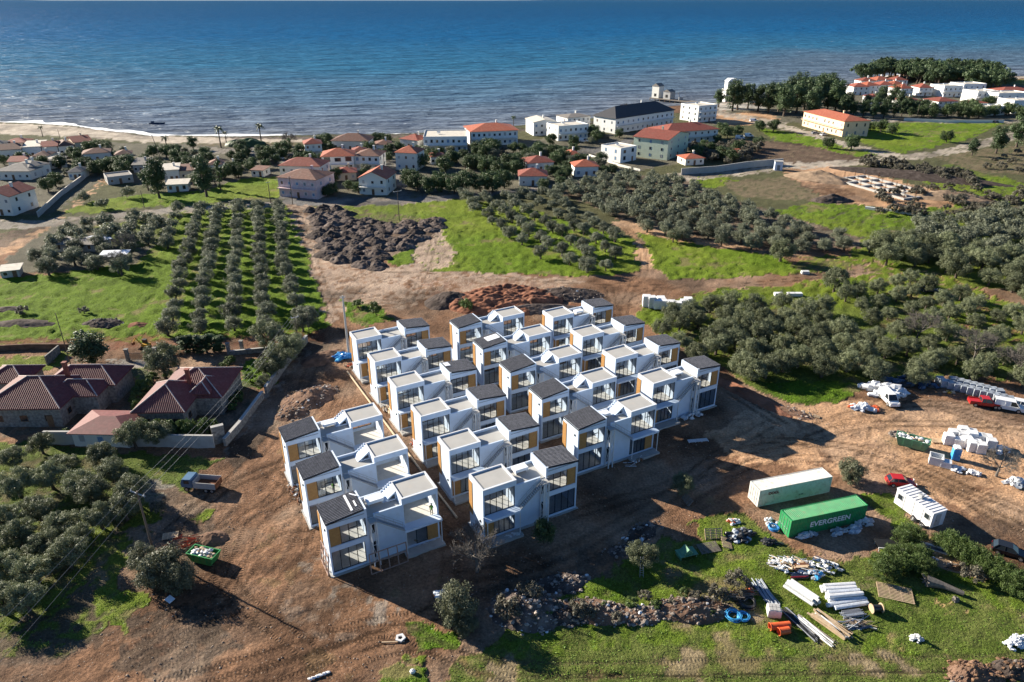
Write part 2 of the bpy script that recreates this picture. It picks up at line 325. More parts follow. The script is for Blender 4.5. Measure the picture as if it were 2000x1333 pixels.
POLY = [  # (class, polygon in photo pixels, opacity)
 ('scrub', [(-900, 470), (-900, 250), (2900, 200), (2900, 470)], 1),
 ('yard', [(-900, 420), (-900, 262), (600, 285), (1000, 275), (1300, 255), (1420, 215), (1700, 160), (2900, 160), (2900, 236), (1400, 240), (1320, 320), (1080, 365), (780, 388), (540, 392), (330, 372), (210, 345), (100, 420)], 1),
 # right-hand far fields
 ('scrub', [(1320, 345), (1540, 330), (2900, 290), (2900, 480), (1700, 480), (1420, 385)], 1),
 ('grass', [(1320, 350), (1410, 340), (1440, 352), (1380, 372), (1335, 362)], 1),
 ('dry', [(1400, 355), (1560, 345), (1640, 375), (1600, 395), (1450, 385)], 0.8),
 ('grass', [(1470, 420), (1640, 385), (1900, 400), (1760, 440), (1690, 465), (1560, 440)], 0.85),
 ('grass', [(1480, 250), (1560, 262), (1730, 300), (1690, 308), (1540, 290)], 1),
 ('grass', [(1640, 262), (1700, 240), (1960, 240), (1880, 275), (1755, 300), (1690, 282)], 0.95),
 ('dry', [(1720, 255), (1860, 250), (1900, 262), (1790, 268)], 0.45),
 ('foredark', [(1450, 275), (1560, 280), (1700, 312), (1530, 325), (1440, 300)], 1),
 ('dry', [(1450, 275), (1560, 280), (1700, 312), (1530, 325), (1440, 300)], 0.4),
 ('scrub', [(1680, 310), (1800, 305), (1960, 340), (1880, 352), (1720, 340)], 1),
 ('dry', [(1800, 300), (2000, 285), (2100, 350), (1900, 335)], 0.7),
 ('olivegrass', [(1850, 320), (1990, 355), (2100, 375), (2100, 382), (1980, 364), (1840, 326)], 1),
 ('grass', [(1800, 355), (1960, 345), (2100, 390), (1960, 395), (1850, 375)], 0.8),
 ('tan', [(1520, 330), (1620, 320), (1720, 345), (1800, 365), (1900, 380), (1860, 402), (1740, 408), (1640, 395), (1560, 358)], 1),
 ('dirt', [(1530, 340), (1600, 345), (1700, 395), (1640, 402), (1560, 360)], 0.8),
 ('tan', [(1395, 222), (1500, 218), (1520, 235), (1440, 248), (1400, 240)], 1),
 # groves on the right
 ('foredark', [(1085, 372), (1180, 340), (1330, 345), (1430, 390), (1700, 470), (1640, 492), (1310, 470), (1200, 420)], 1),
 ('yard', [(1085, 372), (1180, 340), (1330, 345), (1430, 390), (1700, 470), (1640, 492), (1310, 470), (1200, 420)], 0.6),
 ('olivegrass', [(1660, 500), (1700, 455), (1830, 420), (2900, 380), (2900, 640), (1900, 560), (1800, 525)], 1),
 ('grass', [(1560, 500), (1690, 500), (1800, 525), (1930, 575), (2100, 640), (2100, 720), (1990, 690), (1820, 650), (1690, 560), (1550, 560)], 0.8),
 ('olivegrass', [(1250, 600), (1420, 565), (1560, 560), (1700, 560), (1990, 680), (2100, 740), (1860, 740), (1700, 750), (1600, 800), (1500, 770), (1400, 715), (1330, 680), (1240, 620)], 1),
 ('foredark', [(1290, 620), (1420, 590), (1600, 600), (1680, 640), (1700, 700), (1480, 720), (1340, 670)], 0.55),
 ('lush', [(1240, 612), (1290, 600), (1330, 640), (1320, 665), (1255, 640)], 1),
 ('lush', [(1500, 752), (1560, 745), (1680, 750), (1690, 775), (1650, 800), (1590, 815), (1530, 785)], 0.9),
 # central pieces
 ('dirt', [(556, 396), (606, 398), (640, 500), (820, 520), (1000, 540), (1150, 555), (1215, 535), (1290, 530), (1450, 540), (1640, 530), (1700, 515), (1690, 535), (1480, 562), (1260, 572), (1240, 620), (1330, 690), (1405, 730), (1520, 800), (1580, 832), (1680, 760), (1860, 745), (2100, 800), (2100, 1110), (1900, 1010), (1760, 960), (1640, 940), (1460, 985), (1380, 1040), (1290, 1010), (1230, 1070), (1000, 1160), (900, 1180), (860, 1250), (720, 1400), (-300, 1500), (-300, 1290), (200, 1240), (240, 1190), (420, 1130), (300, 1030), (300, 960), (430, 900), (520, 760), (590, 660), (640, 640)], 1),
 ('paletan', [(556, 396), (606, 398), (630, 480), (700, 520), (830, 525), (870, 470), (850, 520), (1150, 552), (1100, 560), (860, 575), (780, 605), (690, 590), (640, 640), (600, 500)], 0.75),
 ('tan', [(1460, 800), (1700, 780), (2100, 860), (2100, 1060), (1760, 950), (1640, 930), (1450, 900), (1380, 850)], 0.9),
 ('grass', [(600, 402), (690, 398), (845, 392), (880, 388), (1000, 400), (1240, 470), (1250, 528), (1180, 540), (1000, 535), (830, 528), (800, 500), (870, 455), (750, 430)], 1),
 ('paletan', [(835, 430), (860, 445), (870, 470), (890, 500), (870, 525), (820, 530), (780, 570), (730, 560), (800, 500), (830, 460)], 0.9),
 ('dry', [(830, 480), (890, 470), (890, 520), (825, 528)], 0.5),
 ('lush', [(760, 500), (790, 485), (812, 478), (800, 515), (770, 522)], 1),
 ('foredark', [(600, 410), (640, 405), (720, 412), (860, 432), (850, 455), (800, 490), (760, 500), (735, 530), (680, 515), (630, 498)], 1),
 ('olivegrass', [(680, 402), (820, 395), (850, 425), (760, 440), (690, 440)], 0.75),
 ('grass', [(1250, 458), (1320, 468), (1440, 490), (1520, 498), (1570, 530), (1420, 545), (1310, 545), (1275, 520)], 1),
 ('grass', [(1410, 560), (1480, 572), (1640, 542), (1700, 545), (1640, 600), (1520, 580), (1440, 590), (1390, 572)], 0.9),
 ('olivegrass', [(1340, 572), (1440, 568), (1500, 585), (1400, 590)], 0.7),
 ('tan', [(1210, 430), (1240, 448), (1262, 490), (1275, 525), (1245, 525), (1238, 470), (1205, 442)], 1),
 ('tan', [(1205, 425), (1310, 455), (1500, 490), (1500, 497), (1310, 470), (1200, 440)], 0.9),
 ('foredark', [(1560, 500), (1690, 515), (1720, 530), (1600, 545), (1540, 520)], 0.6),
 ('red', [(830, 545), (1080, 550), (1170, 570), (1160, 610), (900, 615), (840, 600)], 0.5),
 ('lush', [(668, 588), (700, 592), (750, 605), (765, 625), (720, 640), (680, 625)], 0.95),
 ('red', [(1380, 700), (1450, 750), (1530, 800), (1560, 830), (1500, 800), (1420, 760)], 0.7),
 # left fields
 ('grass', [(-900, 560), (0, 545), (150, 530), (250, 520), (330, 470), (325, 400), (556, 396), (600, 500), (642, 640), (600, 655), (300, 668), (-900, 690)], 1),
 ('yard', [(-400, 560), (0, 540), (20, 500), (110, 440), (230, 420), (320, 420), (330, 470), (250, 520), (150, 530)], 1),
 ('olivegrass', [(180, 440), (300, 425), (325, 470), (240, 500)], 0.8),
 ('grass', [(130, 415), (170, 395), (260, 382), (400, 375), (470, 350), (548, 345), (545, 388), (420, 395), (330, 400), (180, 418)], 1),
 ('foredark', [(-400, 470), (0, 455), (60, 445), (90, 440), (40, 480), (-300, 560)], 0.9),
 ('tan', [(-300, 540), (0, 488), (55, 462), (110, 428), (180, 372), (205, 348), (216, 350), (140, 408), (90, 450), (30, 492), (-300, 580)], 0.9),
 ('graygravel', [(-100, 430), (60, 432), (110, 428), (330, 406), (545, 395), (556, 405), (330, 418), (140, 438), (60, 446), (-100, 445)], 0.9),
 ('asphalt', [(540, 384), (780, 388), (1000, 372), (1080, 362), (1080, 370), (900, 388), (780, 400), (640, 404), (548, 398)], 1),
 ('asphalt', [(1280, 350), (1520, 322), (1530, 328), (1400, 345), (1300, 362)], 0.5),
 ('road', [(1300, 340), (1520, 320), (1700, 310), (1830, 295), (1950, 265), (2010, 238), (2100, 235), (2060, 255), (1980, 275), (1850, 305), (1700, 322), (1540, 332), (1400, 348), (1300, 358)], 0.85),
 ('road', [(1500, 240), (1540, 246), (1640, 275), (1700, 290), (1760, 304), (1730, 308), (1640, 284), (1550, 258), (1490, 246)], 0.9),
 ('road', [(1400, 215), (1520, 236), (1540, 246), (1500, 246), (1395, 224)], 0.8),
 ('road', [(1640, 233), (1900, 236), (2100, 236), (2100, 242), (1900, 241), (1650, 238)], 0.8),
 ('asphalt', [(990, 302), (1150, 290), (1300, 255), (1330, 250), (1180, 298), (1000, 312)], 0.9),
 ('paving', [(1370, 195), (1480, 205), (1500, 215), (1400, 215), (1360, 205)], 1),
 ('graygravel', [(330, 290), (520, 288), (640, 296), (640, 304), (500, 300), (330, 300)], 0.9),
 ('asphalt', [(745, 310), (770, 312), (790, 340), (798, 392), (776, 392), (765, 345)], 0.8),
 ('paving', [(480, 300), (640, 298), (640, 318), (520, 318)], 0.5),
 ('dry', [(380, 268), (560, 272), (760, 280), (760, 292), (560, 290), (380, 285)], 0.7),
 # field below the left orchard, villa garden and lane
 ('red', [(-300, 668), (120, 662), (300, 656), (420, 658), (560, 648), (640, 645), (640, 670), (560, 690), (400, 680), (250, 682), (100, 690), (-300, 700)], 0.75),
 ('dirt', [(-300, 682), (100, 684), (260, 684), (480, 690), (470, 712), (230, 725), (180, 712), (60, 712), (-300, 720)], 0.85),
 ('olivegrass', [(-300, 702), (40, 695), (130, 690), (110, 715), (30, 735), (-300, 750)], 0.9),
 ('lush', [(470, 720), (500, 700), (560, 690), (560, 720), (520, 755), (475, 760)], 1),
 ('olivegrass', [(250, 722), (290, 718), (290, 760), (262, 765)], 1),
 ('paving', [(205, 705), (300, 700), (320, 715), (250, 722), (210, 718)], 0.9),
 ('yard', [(-200, 830), (160, 870), (260, 880), (450, 850), (500, 760), (470, 715), (300, 720), (-200, 740)], 0.6),
 ('foredark', [(600, 665), (650, 680), (640, 720), (560, 800), (520, 860), (460, 930), (430, 900), (440, 880), (490, 820), (540, 745)], 0.95),  # lane: shade of the stone wall and trees painted into the ground colour
 ('graygravel', [(602, 668), (616, 672), (545, 760), (470, 850), (440, 890), (432, 880), (480, 815), (540, 740)], 0.6),
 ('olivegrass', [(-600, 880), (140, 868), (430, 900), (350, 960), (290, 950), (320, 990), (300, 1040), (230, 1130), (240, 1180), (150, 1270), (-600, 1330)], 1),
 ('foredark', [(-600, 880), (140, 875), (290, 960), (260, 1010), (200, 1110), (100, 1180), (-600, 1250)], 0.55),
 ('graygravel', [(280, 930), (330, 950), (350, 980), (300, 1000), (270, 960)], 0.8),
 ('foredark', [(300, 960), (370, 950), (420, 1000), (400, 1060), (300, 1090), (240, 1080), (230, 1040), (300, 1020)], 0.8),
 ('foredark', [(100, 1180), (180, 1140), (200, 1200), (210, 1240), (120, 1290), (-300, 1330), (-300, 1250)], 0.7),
 ('lush', [(180, 1170), (235, 1140), (290, 1180), (260, 1210), (230, 1250), (205, 1225)], 1),
 ('olivegrass', [(180, 1150), (210, 1140), (240, 1170), (215, 1235), (185, 1200)], 0.6),
 ('lush', [(370, 1010), (400, 995), (420, 995), (385, 1025)], 0.9),
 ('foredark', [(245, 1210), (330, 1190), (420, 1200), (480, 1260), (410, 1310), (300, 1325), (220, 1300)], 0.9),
 ('red', [(250, 1230), (330, 1200), (400, 1250), (400, 1290), (300, 1310)], 0.3),
 ('graygravel', [(575, 1095), (620, 1080), (640, 1110), (590, 1145)], 0.5),
 ('foredark', [(440, 990), (500, 960), (590, 1000), (610, 1080), (520, 1120), (440, 1080)], 0.35),
 ('paletan', [(530, 1180), (700, 1150), (800, 1210), (700, 1240), (560, 1250)], 0.45),
 ('graygravel', [(640, 1150), (690, 1145), (800, 1210), (740, 1230), (660, 1190)], 0.6),
 # foreground right meadow
 ('lush', [(795, 1215), (830, 1208), (900, 1240), (880, 1270), (830, 1262), (800, 1245)], 1),
 ('lush', [(735, 1300), (800, 1290), (850, 1310), (840, 1400), (720, 1400)], 1),
 ('grass', [(800, 1268), (840, 1275), (840, 1295), (800, 1285)], 0.8),
 ('meadow', [(880, 1300), (1000, 1220), (1120, 1150), (1230, 1080), (1330, 1030), (1400, 1000), (1440, 1000), (1530, 1060), (1640, 1110), (1780, 1050), (1700, 990), (1690, 960), (1740, 960), (1780, 1010), (1830, 1060), (1900, 1100), (2400, 1180), (2400, 1500), (900, 1500)], 1),
 ('grass', [(900, 1290), (1000, 1220), (1120, 1150), (1230, 1080), (1330, 1030), (1400, 1000), (1440, 1000), (1530, 1060), (1640, 1110), (1780, 1050), (1700, 990), (1690, 960), (1740, 960), (1780, 1010), (1830, 1060), (1900, 1100), (2200, 1180), (2200, 1320), (1700, 1280), (1300, 1265)], 0.62),
 ('olivegrass', [(1420, 1050), (1560, 1070), (1700, 1110), (1760, 1150), (2000, 1200), (2200, 1250), (2200, 1400), (900, 1400), (860, 1340), (1000, 1310), (1700, 1300), (1800, 1270), (1680, 1240), (1690, 1160), (1620, 1110), (1500, 1080)], 0.7),
 ('dry', [(1660, 1110), (1760, 1130), (1720, 1180), (1690, 1210), (1665, 1170)], 0.5),
 ('dirt', [(1295, 1020), (1330, 1005), (1370, 1030), (1370, 1055), (1330, 1062), (1290, 1040)], 0.9),
 ('dirt', [(1510, 1040), (1545, 1060), (1560, 1080), (1530, 1075)], 0.6),
 ('tan', [(1815, 1045), (1840, 1060), (1850, 1085), (1880, 1085), (1960, 1120), (1930, 1130), (1850, 1100), (1810, 1070)], 0.8),
 ('tan', [(1830, 1170), (1870, 1180), (1890, 1200), (1850, 1200)], 0.6),
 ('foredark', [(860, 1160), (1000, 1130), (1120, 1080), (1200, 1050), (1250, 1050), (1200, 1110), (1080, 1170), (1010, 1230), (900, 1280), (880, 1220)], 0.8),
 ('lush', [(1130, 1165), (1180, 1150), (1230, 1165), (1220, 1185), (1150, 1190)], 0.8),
 ('dirt', [(800, 1255), (900, 1275), (1020, 1305), (1300, 1310), (1300, 1325), (1000, 1325), (880, 1300)], 0.45),
 ('tan', [(1740, 1245), (1760, 1260), (1755, 1290), (1735, 1280)], 0.4),
 ('sand', [(-900, 252), (-400, 246), (0, 240), (100, 243), (200, 252), (280, 264), (400, 267), (520, 270), (600, 272), (600, 278), (400, 280), (280, 278), (150, 268), (0, 262), (-900, 275)], 1),
 ('wetsand', [(430, 266), (600, 266), (760, 262), (900, 258), (1000, 250), (1010, 254), (900, 264), (760, 270), (600, 274), (430, 270)], 0.9),
 ('wetsand', [(1010, 250), (1150, 238), (1300, 212), (1310, 216), (1180, 245), (1010, 258)], 0.8),
 ('sand', [(1400, 206), (1480, 195), (1600, 178), (1700, 158), (1780, 148), (1790, 152), (1700, 163), (1600, 183), (1480, 202)], 1),
 ('sand', [(1940, 150), (2200, 148), (2200, 155), (1940, 154)], 1),
 ('olivegrass', [(1950, 155), (2200, 155), (2200, 172), (1960, 166)], 0.8),
]
# shoreline (photo pixels, left to right): land lies on the near side
SHORE = [(-1600, 232), (-600, 238), (-200, 236), (0, 238), (60, 240), (150, 246), (230, 258), (300, 265), (420, 265), (600, 264), (760, 261), (880, 257), (980, 248), (1060, 240), (1150, 232), (1240, 218), (1310, 207), (1360, 203), (1400, 200), (1480, 194), (1580, 178), (1660, 166), (1700, 157), (1740, 148), (1790, 140), (1850, 142), (1950, 149), (2060, 149), (2500, 147), (3500, 146)]
shore_xy = np.array(gp(SHORE))
def land_dist(x, y):
    """signed: positive on land (approx. metres to the waterline along y)"""
    return np.interp(x, shore_xy[:, 0], shore_xy[:, 1]) - y
TRACKS = [  # wheel ruts: polyline in pixels, half gauge, depth, tread
 ([(640, 1345), (700, 1290), (780, 1262), (850, 1265), (950, 1298), (1100, 1312), (1400, 1305), (1700, 1300), (2100, 1290)], 0.95, 0.05, 1.0),
 ([(300, 1345), (500, 1290), (700, 1240), (790, 1235), (900, 1290), (1100, 1335), (1500, 1330), (2100, 1325)], 0.95, 0.05, 1.0),
 ([(230, 1310), (300, 1260), (360, 1220), (420, 1200)], 1.0, 0.08, 0.8),
 ([(260, 1320), (340, 1270), (420, 1225), (460, 1215)], 1.0, 0.08, 0.8),
 ([(420, 1180), (500, 1100), (560, 1040), (600, 1000), (580, 960), (520, 920)], 0.95, 0.06, 0.8),
 ([(440, 1200), (540, 1120), (590, 1060), (600, 1010)], 0.95, 0.06, 0.8),
 ([(400, 1060), (480, 1010), (560, 970), (570, 930)], 0.95, 0.06, 0.8),
 ([(350, 1020), (400, 980), (470, 940), (560, 900)], 0.95, 0.08, 0.6),
 ([(580, 405), (600, 470), (625, 540), (650, 610), (680, 650)], 0.8, 0.05, 0.2),
 ([(640, 600), (700, 540), (800, 530), (1000, 545), (1200, 555), (1400, 560), (1600, 540), (1720, 525)], 0.85, 0.05, 0.3),
 ([(1220, 440), (1250, 480), (1258, 530), (1230, 570), (1215, 640)], 0.85, 0.09, 0.3),
 ([(700, 590), (760, 600), (810, 570), (840, 500), (850, 450)], 0.85, 0.07, 0.4),
 ([(690, 570), (760, 585), (850, 590)], 0.85, 0.05, 0.4),
 ([(1100, 1010), (1300, 950), (1420, 890), (1560, 860), (1700, 830), (1900, 830), (2100, 840)], 0.85, 0.04, 0.3),
 ([(1380, 940), (1500, 900), (1640, 900), (1800, 940), (1950, 1010), (2100, 1080)], 0.85, 0.04, 0.3),
 ([(1500, 860), (1640, 870), (1760, 900), (1900, 960), (2100, 1030)], 0.85, 0.04, 0.3),
 ([(1760, 760), (1850, 800), (2000, 850), (2100, 870)], 0.85, 0.04, 0.3),
 ([(430, 1180), (470, 1090), (500, 1020), (580, 960)], 1.0, 0.10, 1.0), ([(505, 1235), (560, 1130), (605, 1085), (618, 1010), (590, 940)], 1.0, 0.09, 1.0), ([(460, 1150), (500, 1085), (560, 1050), (610, 1045)], 1.0, 0.09, 1.0),
 ([(640, 1310), (560, 1240), (480, 1180), (430, 1110), (430, 1040)], 1.0, 0.07, 0.9), ([(340, 1345), (560, 1275), (720, 1225), (900, 1190)], 1.0, 0.07, 1.0), ([(240, 1290), (320, 1235), (400, 1185), (450, 1170)], 1.0, 0.1, 1.0), ([(225, 1280), (300, 1225), (370, 1190)], 1.0, 0.1, 1.0), ([(280, 1315), (370, 1262), (440, 1215)], 1.0, 0.1, 1.0),
 ([(560, 900), (520, 960), (470, 1000), (420, 1040)], 1.0, 0.09, .8), ([(660, 760), (600, 850), (560, 900), (470, 940), (360, 985)], .95, 0.08, .6), ([(620, 690), (580, 780), (520, 870), (440, 950), (330, 1040)], .95, 0.1, .5), ([(850, 1010), (880, 1100), (840, 1200), (700, 1260), (500, 1330)], .95, 0.06, .8),
 ([(880, 1130), (1050, 1100), (1200, 1030), (1320, 960), (1400, 890), (1500, 830)], .95, 0.06, .5), ([(890, 1150), (1070, 1115), (1220, 1045), (1340, 975), (1480, 900)], .95, 0.06, .5), ([(1560, 850), (1700, 800), (1850, 790), (2000, 820)], .95, 0.06, .4), ([(1650, 930), (1700, 880), (1720, 830), (1800, 780)], .95, 0.06, .4),
 ([(680, 600), (720, 560), (780, 545), (820, 570), (800, 610)], .9, 0.09, .4), ([(700, 620), (740, 590), (800, 590), (850, 560)], .9, 0.09, .4), ([(1180, 640), (1210, 600), (1250, 570), (1330, 560)], .9, 0.09, .4), ([(1160, 590), (1210, 600), (1260, 590), (1290, 560)], .9, 0.09, .4), ([(1230, 660), (1200, 600), (1190, 560)], .9, .09, .4),
 ([(1420, 760), (1480, 800), (1530, 830)], 0.9, 0.15, 0.6),
]
def make_ground():
    ys = [34.0]
    while ys[-1] < 1000:
        d = ys[-1] * CP + HC * SP; ys.append(ys[-1] + min(5.0, 0.26 * (d / 77) ** 1.55))
    ys = np.array(ys); NX = 760
    a = np.linspace(-1.75, 1.75, NX)
    a = a * (0.72 + 0.28 * (np.abs(a) / 1.75) ** 2) / 1.0
    hw = (ys * CP + HC * SP) * 1000 / FPX
    X = a[None, :] * hw[:, None]; Y = np.repeat(ys[:, None], NX, 1)
    D = np.sqrt(X * X + Y * Y + HC * HC)
    amp = 0.9 + D * 0.006
    wx = X + (fbm(X / 3.0, Y / 3.0, 3) - 0.5) * 2.4 * amp + (fbm(X / 0.9, Y / 0.9, 5, 2) - 0.5) * 0.9
    wy = Y + (fbm(X / 3.0, Y / 3.0, 4) - 0.5) * 2.4 * amp + (fbm(X / 0.9, Y / 0.9, 6, 2) - 0.5) * 0.9
    col = np.zeros(X.shape + (3,)); col[:] = COL['dirt']; gr = np.zeros(X.shape)
    br = fbm(X / 1.3, Y / 1.3, 21, 4)
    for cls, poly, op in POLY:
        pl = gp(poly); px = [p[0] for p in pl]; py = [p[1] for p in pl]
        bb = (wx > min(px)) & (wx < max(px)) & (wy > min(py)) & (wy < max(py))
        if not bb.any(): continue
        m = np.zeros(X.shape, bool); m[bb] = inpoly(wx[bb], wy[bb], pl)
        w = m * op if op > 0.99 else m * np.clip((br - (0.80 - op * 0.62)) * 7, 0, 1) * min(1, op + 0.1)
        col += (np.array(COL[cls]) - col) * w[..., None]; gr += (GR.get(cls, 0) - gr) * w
    # patchiness: bare earth in grass, weeds on earth, tone drift
    n1 = fbm(X / 7, Y / 7, 31, 4); n2 = fbm(X / 2.2, Y / 2.2, 32, 4); n3 = fbm(X / 25, Y / 25, 33, 3); n4 = fbm(X / 0.6, Y / 0.6, 34, 3)
    bare = np.clip((n1 * 0.6 + n2 * 0.4 - 0.60) * 9, 0, 0.75) * (gr > 0.5)
    col += (np.array((0.14, 0.10, 0.055)) - col) * bare[..., None]; gr *= 1 - bare
    yel = np.clip((n3 - 0.45) * 4, 0, 1) * (gr > 0.5) * 0.6
    col += (np.array((0.185, 0.225, 0.03)) - col) * yel[..., None]
    weed = np.clip((n2 * 0.5 + n1 * 0.5 - 0.70) * 8, 0, 0.2) * (gr < 0.1) * (D < 260) * (np.abs(col[..., 0] - COL['dirt'][0]) < 0.06)
    col += (np.array((0.10, 0.11, 0.04)) - col) * weed[..., None]
    col *= (0.72 + 0.56 * n2)[..., None] * (0.8 + 0.4 * n1)[..., None] * (0.86 + 0.28 * n4)[..., None]
    th = -0.5; sx = X * math.cos(th) - Y * math.sin(th); sy = X * math.sin(th) + Y * math.cos(th)
    st = fbm(sx / 9, sy / 1.1, 42, 4) * 0.6 + fbm(sy / 8 + 3 * fbm(X / 30, Y / 30, 44, 2), sx / 1.0, 43, 4) * 0.4
    drt = gr < 0.2
    lite = np.clip((fbm(X / 9, Y / 9, 45, 4) - 0.47) * 5, 0, 1) * drt * 0.38 * (D < 330)
    col += (np.array((0.34, 0.255, 0.185)) - col) * lite[..., None]
    col *= np.where(drt, 0.62 + 0.76 * st, 1.0)[..., None]
    moist = np.clip((fbm(X / 11, Y / 11, 41, 4) - 0.52) * 5, 0, 1) * (gr < 0.2) * 0.48
    col *= (1 - moist)[..., None]
    tu = np.zeros(X.shape); tm = np.zeros(X.shape); Z = np.zeros(X.shape)
    jx = X + (fbm(X / 2, Y / 2, 51, 2) - 0.5) * 0.35; jy = Y + (fbm(X / 2, Y / 2, 52, 2) - 0.5) * 0.35
    def catm(P, n=10):
        o = []
        for i in range(len(P) - 1):
            p0 = P[max(i - 1, 0)]; p1 = P[i]; p2 = P[i + 1]; p3 = P[min(i + 2, len(P) - 1)]
            for t in np.linspace(0, 1, n, endpoint=False):
                o.append(tuple(0.5 * (2 * p1[k] + (p2[k] - p0[k]) * t + (2 * p0[k] - 5 * p1[k] + 4 * p2[k] - p3[k]) * t * t + (3 * p1[k] - p0[k] - 3 * p2[k] + p3[k]) * t ** 3) for k in (0, 1)))
        return o + [P[-1]]
    for pl, half, dep, tread in TRACKS:
        dep = dep * 0.6
        P = catm(gp(pl)); s0 = 0
        for i in range(len(P) - 1):
            (x1, y1), (x2, y2) = P[i], P[i + 1]; L = math.hypot(x2 - x1, y2 - y1)
            if L < 1e-6: continue
            bb = (X > min(x1, x2) - 3) & (X < max(x1, x2) + 3) & (Y > min(y1, y2) - 3) & (Y < max(y1, y2) + 3)
            if bb.any():
                ux, uy = (x2 - x1) / L, (y2 - y1) / L; rx = jx[bb] - x1; ry = jy[bb] - y1
                t = rx * ux + ry * uy; q = rx * -uy + ry * ux; ok = (t > -0.05) & (t < L + 0.05)
                w = np.clip(1 - np.abs(np.abs(q) - half) / 0.42, 0, 1) * ok
                old = tm[bb]; better = w > old
                tmv = np.where(better, w, old); tm[bb] = tmv
                tuv = tu[bb]; tu[bb] = np.where(better, s0 + t, tuv)
                zz = Z[bb]; Z[bb] = np.where(better, np.minimum(zz, -dep * w) + dep * 0.7 * np.clip(1 - np.abs(np.abs(q) - half - 0.45) / 0.25, 0, 1) * ok, zz)
            s0 += L
    rut = np.clip(tm * 1.6, 0, 1)
    col *= (1 - 0.22 * rut)[..., None]; 
    col += (np.array(COL['foredark']) - col) * (rut * (gr > 0.2) * 0.35)[..., None]; gr *= 1 - rut * 0.45
    # relief: tussocks in the grass, clods in the earth, small mounds where tyres churned
    lum = fbm(X / 1.1, Y / 1.1, 61, 3)
    far_ = np.clip((D - 100) / 60, 0, 1); Z += gr * ((lum - 0.5) * 0.42 * (1 - far_) + (fbm(X / 1.4, Y / 1.4, 66, 3) - 0.5) * 0.95 * far_) + gr * (fbm(X / 5, Y / 5, 62, 2) - 0.5) * 0.5
    Z += (1 - gr) * ((fbm(X / 1.6, Y / 1.6, 63, 4) - 0.5) * 0.30 + (st - 0.5) * 0.35 + (n4 - 0.5) * 0.07)
    # the shore: land dips under the sea
    ld = land_dist(X, Y) + (fbm(X / 14, Y / 14, 71, 3) - 0.5) * 6
    dip = np.clip(-ld / 30, 0, 1); Z += np.clip(ld / 16, -1, 0) * 2.5 - 0.3 * (ld < 8)
    wet = np.clip(1 - np.abs(ld) / 5, 0, 1) * 0.45
    col *= (1 - wet)[..., None]
    V = np.stack([X, Y, Z], -1).reshape(-1, 3)
    ny, nx = X.shape; idx = np.arange(ny * nx).reshape(ny, nx)
    F = np.stack([idx[:-1, :-1], idx[:-1, 1:], idx[1:, 1:], idx[1:, :-1]], -1).reshape(-1, 4)
    keep = (ld > -40)[:-1, :-1].ravel(); F = F[keep]
    m = bpy.data.materials.new('ground'); m.use_nodes = True; MATS['ground'] = m
    n = m.node_tree.nodes; l = m.node_tree.links; b = n['Principled BSDF']; b.inputs['Roughness'].default_value = 0.95; b.inputs['Specular IOR Level'].default_value = 0.1
    at = n.new('ShaderNodeAttribute'); at.attribute_name = 'soil_colour'
    ag = n.new('ShaderNodeAttribute'); ag.attribute_name = 'grassy'
    ar = n.new('ShaderNodeAttribute'); ar.attribute_name = 'rut'
    au = n.new('ShaderNodeAttribute'); au.attribute_name = 'rut_along'
    tc = n.new('ShaderNodeTexCoord')
    def noise(sc, det=6, ro=0.6):
        q = n.new('ShaderNodeTexNoise'); q.inputs['Scale'].default_value = sc; q.inputs['Detail'].default_value = det; q.inputs['Roughness'].default_value = ro
        l.new(tc.outputs['Object'], q.inputs['Vector']); return q
    def rng(src, a, b_, c, d):
        r = n.new('ShaderNodeMapRange'); r.inputs[1].default_value = a; r.inputs[2].default_value = b_; r.inputs[3].default_value = c; r.inputs[4].default_value = d; l.new(src, r.inputs[0]); return r.outputs[0]
    def mth(op, a, b_):
        q = n.new('ShaderNodeMath'); q.operation = op
        for i, s in enumerate((a, b_)):
            if isinstance(s, (int, float)): q.inputs[i].default_value = s
            else: l.new(s, q.inputs[i])
        return q.outputs[0]
    fine = noise(2.6, 8, 0.7); peb = n.new('ShaderNodeTexVoronoi'); peb.inputs['Scale'].default_value = 3.2; l.new(tc.outputs['Object'], peb.inputs['Vector'])
    tone = rng(fine.outputs[0], 0.3, 0.7, 0.52, 1.48)
    pv = n.new('ShaderNodeSeparateColor'); l.new(peb.outputs['Color'], pv.inputs[0])
    pebbles = mth('MULTIPLY', mth('LESS_THAN', peb.outputs['Distance'], 0.22), mth('GREATER_THAN', pv.outputs[0], 0.86))
    sc = n.new('ShaderNodeVectorMath'); sc.operation = 'SCALE'; l.new(at.outputs['Color'], sc.inputs[0]); l.new(tone, sc.inputs['Scale'])
    mx = n.new('ShaderNodeMix'); mx.data_type = 'RGBA'; l.new(mth('MULTIPLY', pebbles, rng(ag.outputs['Fac'], 0, 0.5, 0.5, 0.0)), mx.inputs[0])
    l.new(sc.outputs[0], mx.inputs[6]); mx.inputs[7].default_value = (0.36, 0.31, 0.26, 1); l.new(mx.outputs[2], b.inputs['Base Color'])
    tread = mth('MULTIPLY', mth('SINE', mth('MULTIPLY', au.outputs['Fac'], 2 * PI / 0.42), 0), ar.outputs['Fac'])
    gf = noise(3.4, 5, 0.65); dfn = noise(1.7, 9, 0.68)
    h = mth('ADD', mth('MULTIPLY', mth('MULTIPLY', gf.outputs[0], ag.outputs['Fac']), 1.05), mth('MULTIPLY', mth('MULTIPLY', dfn.outputs[0], mth('SUBTRACT', 1.0, ag.outputs['Fac'])), 0.30))
    h = mth('ADD', h, mth('MULTIPLY', tread, 0.05))
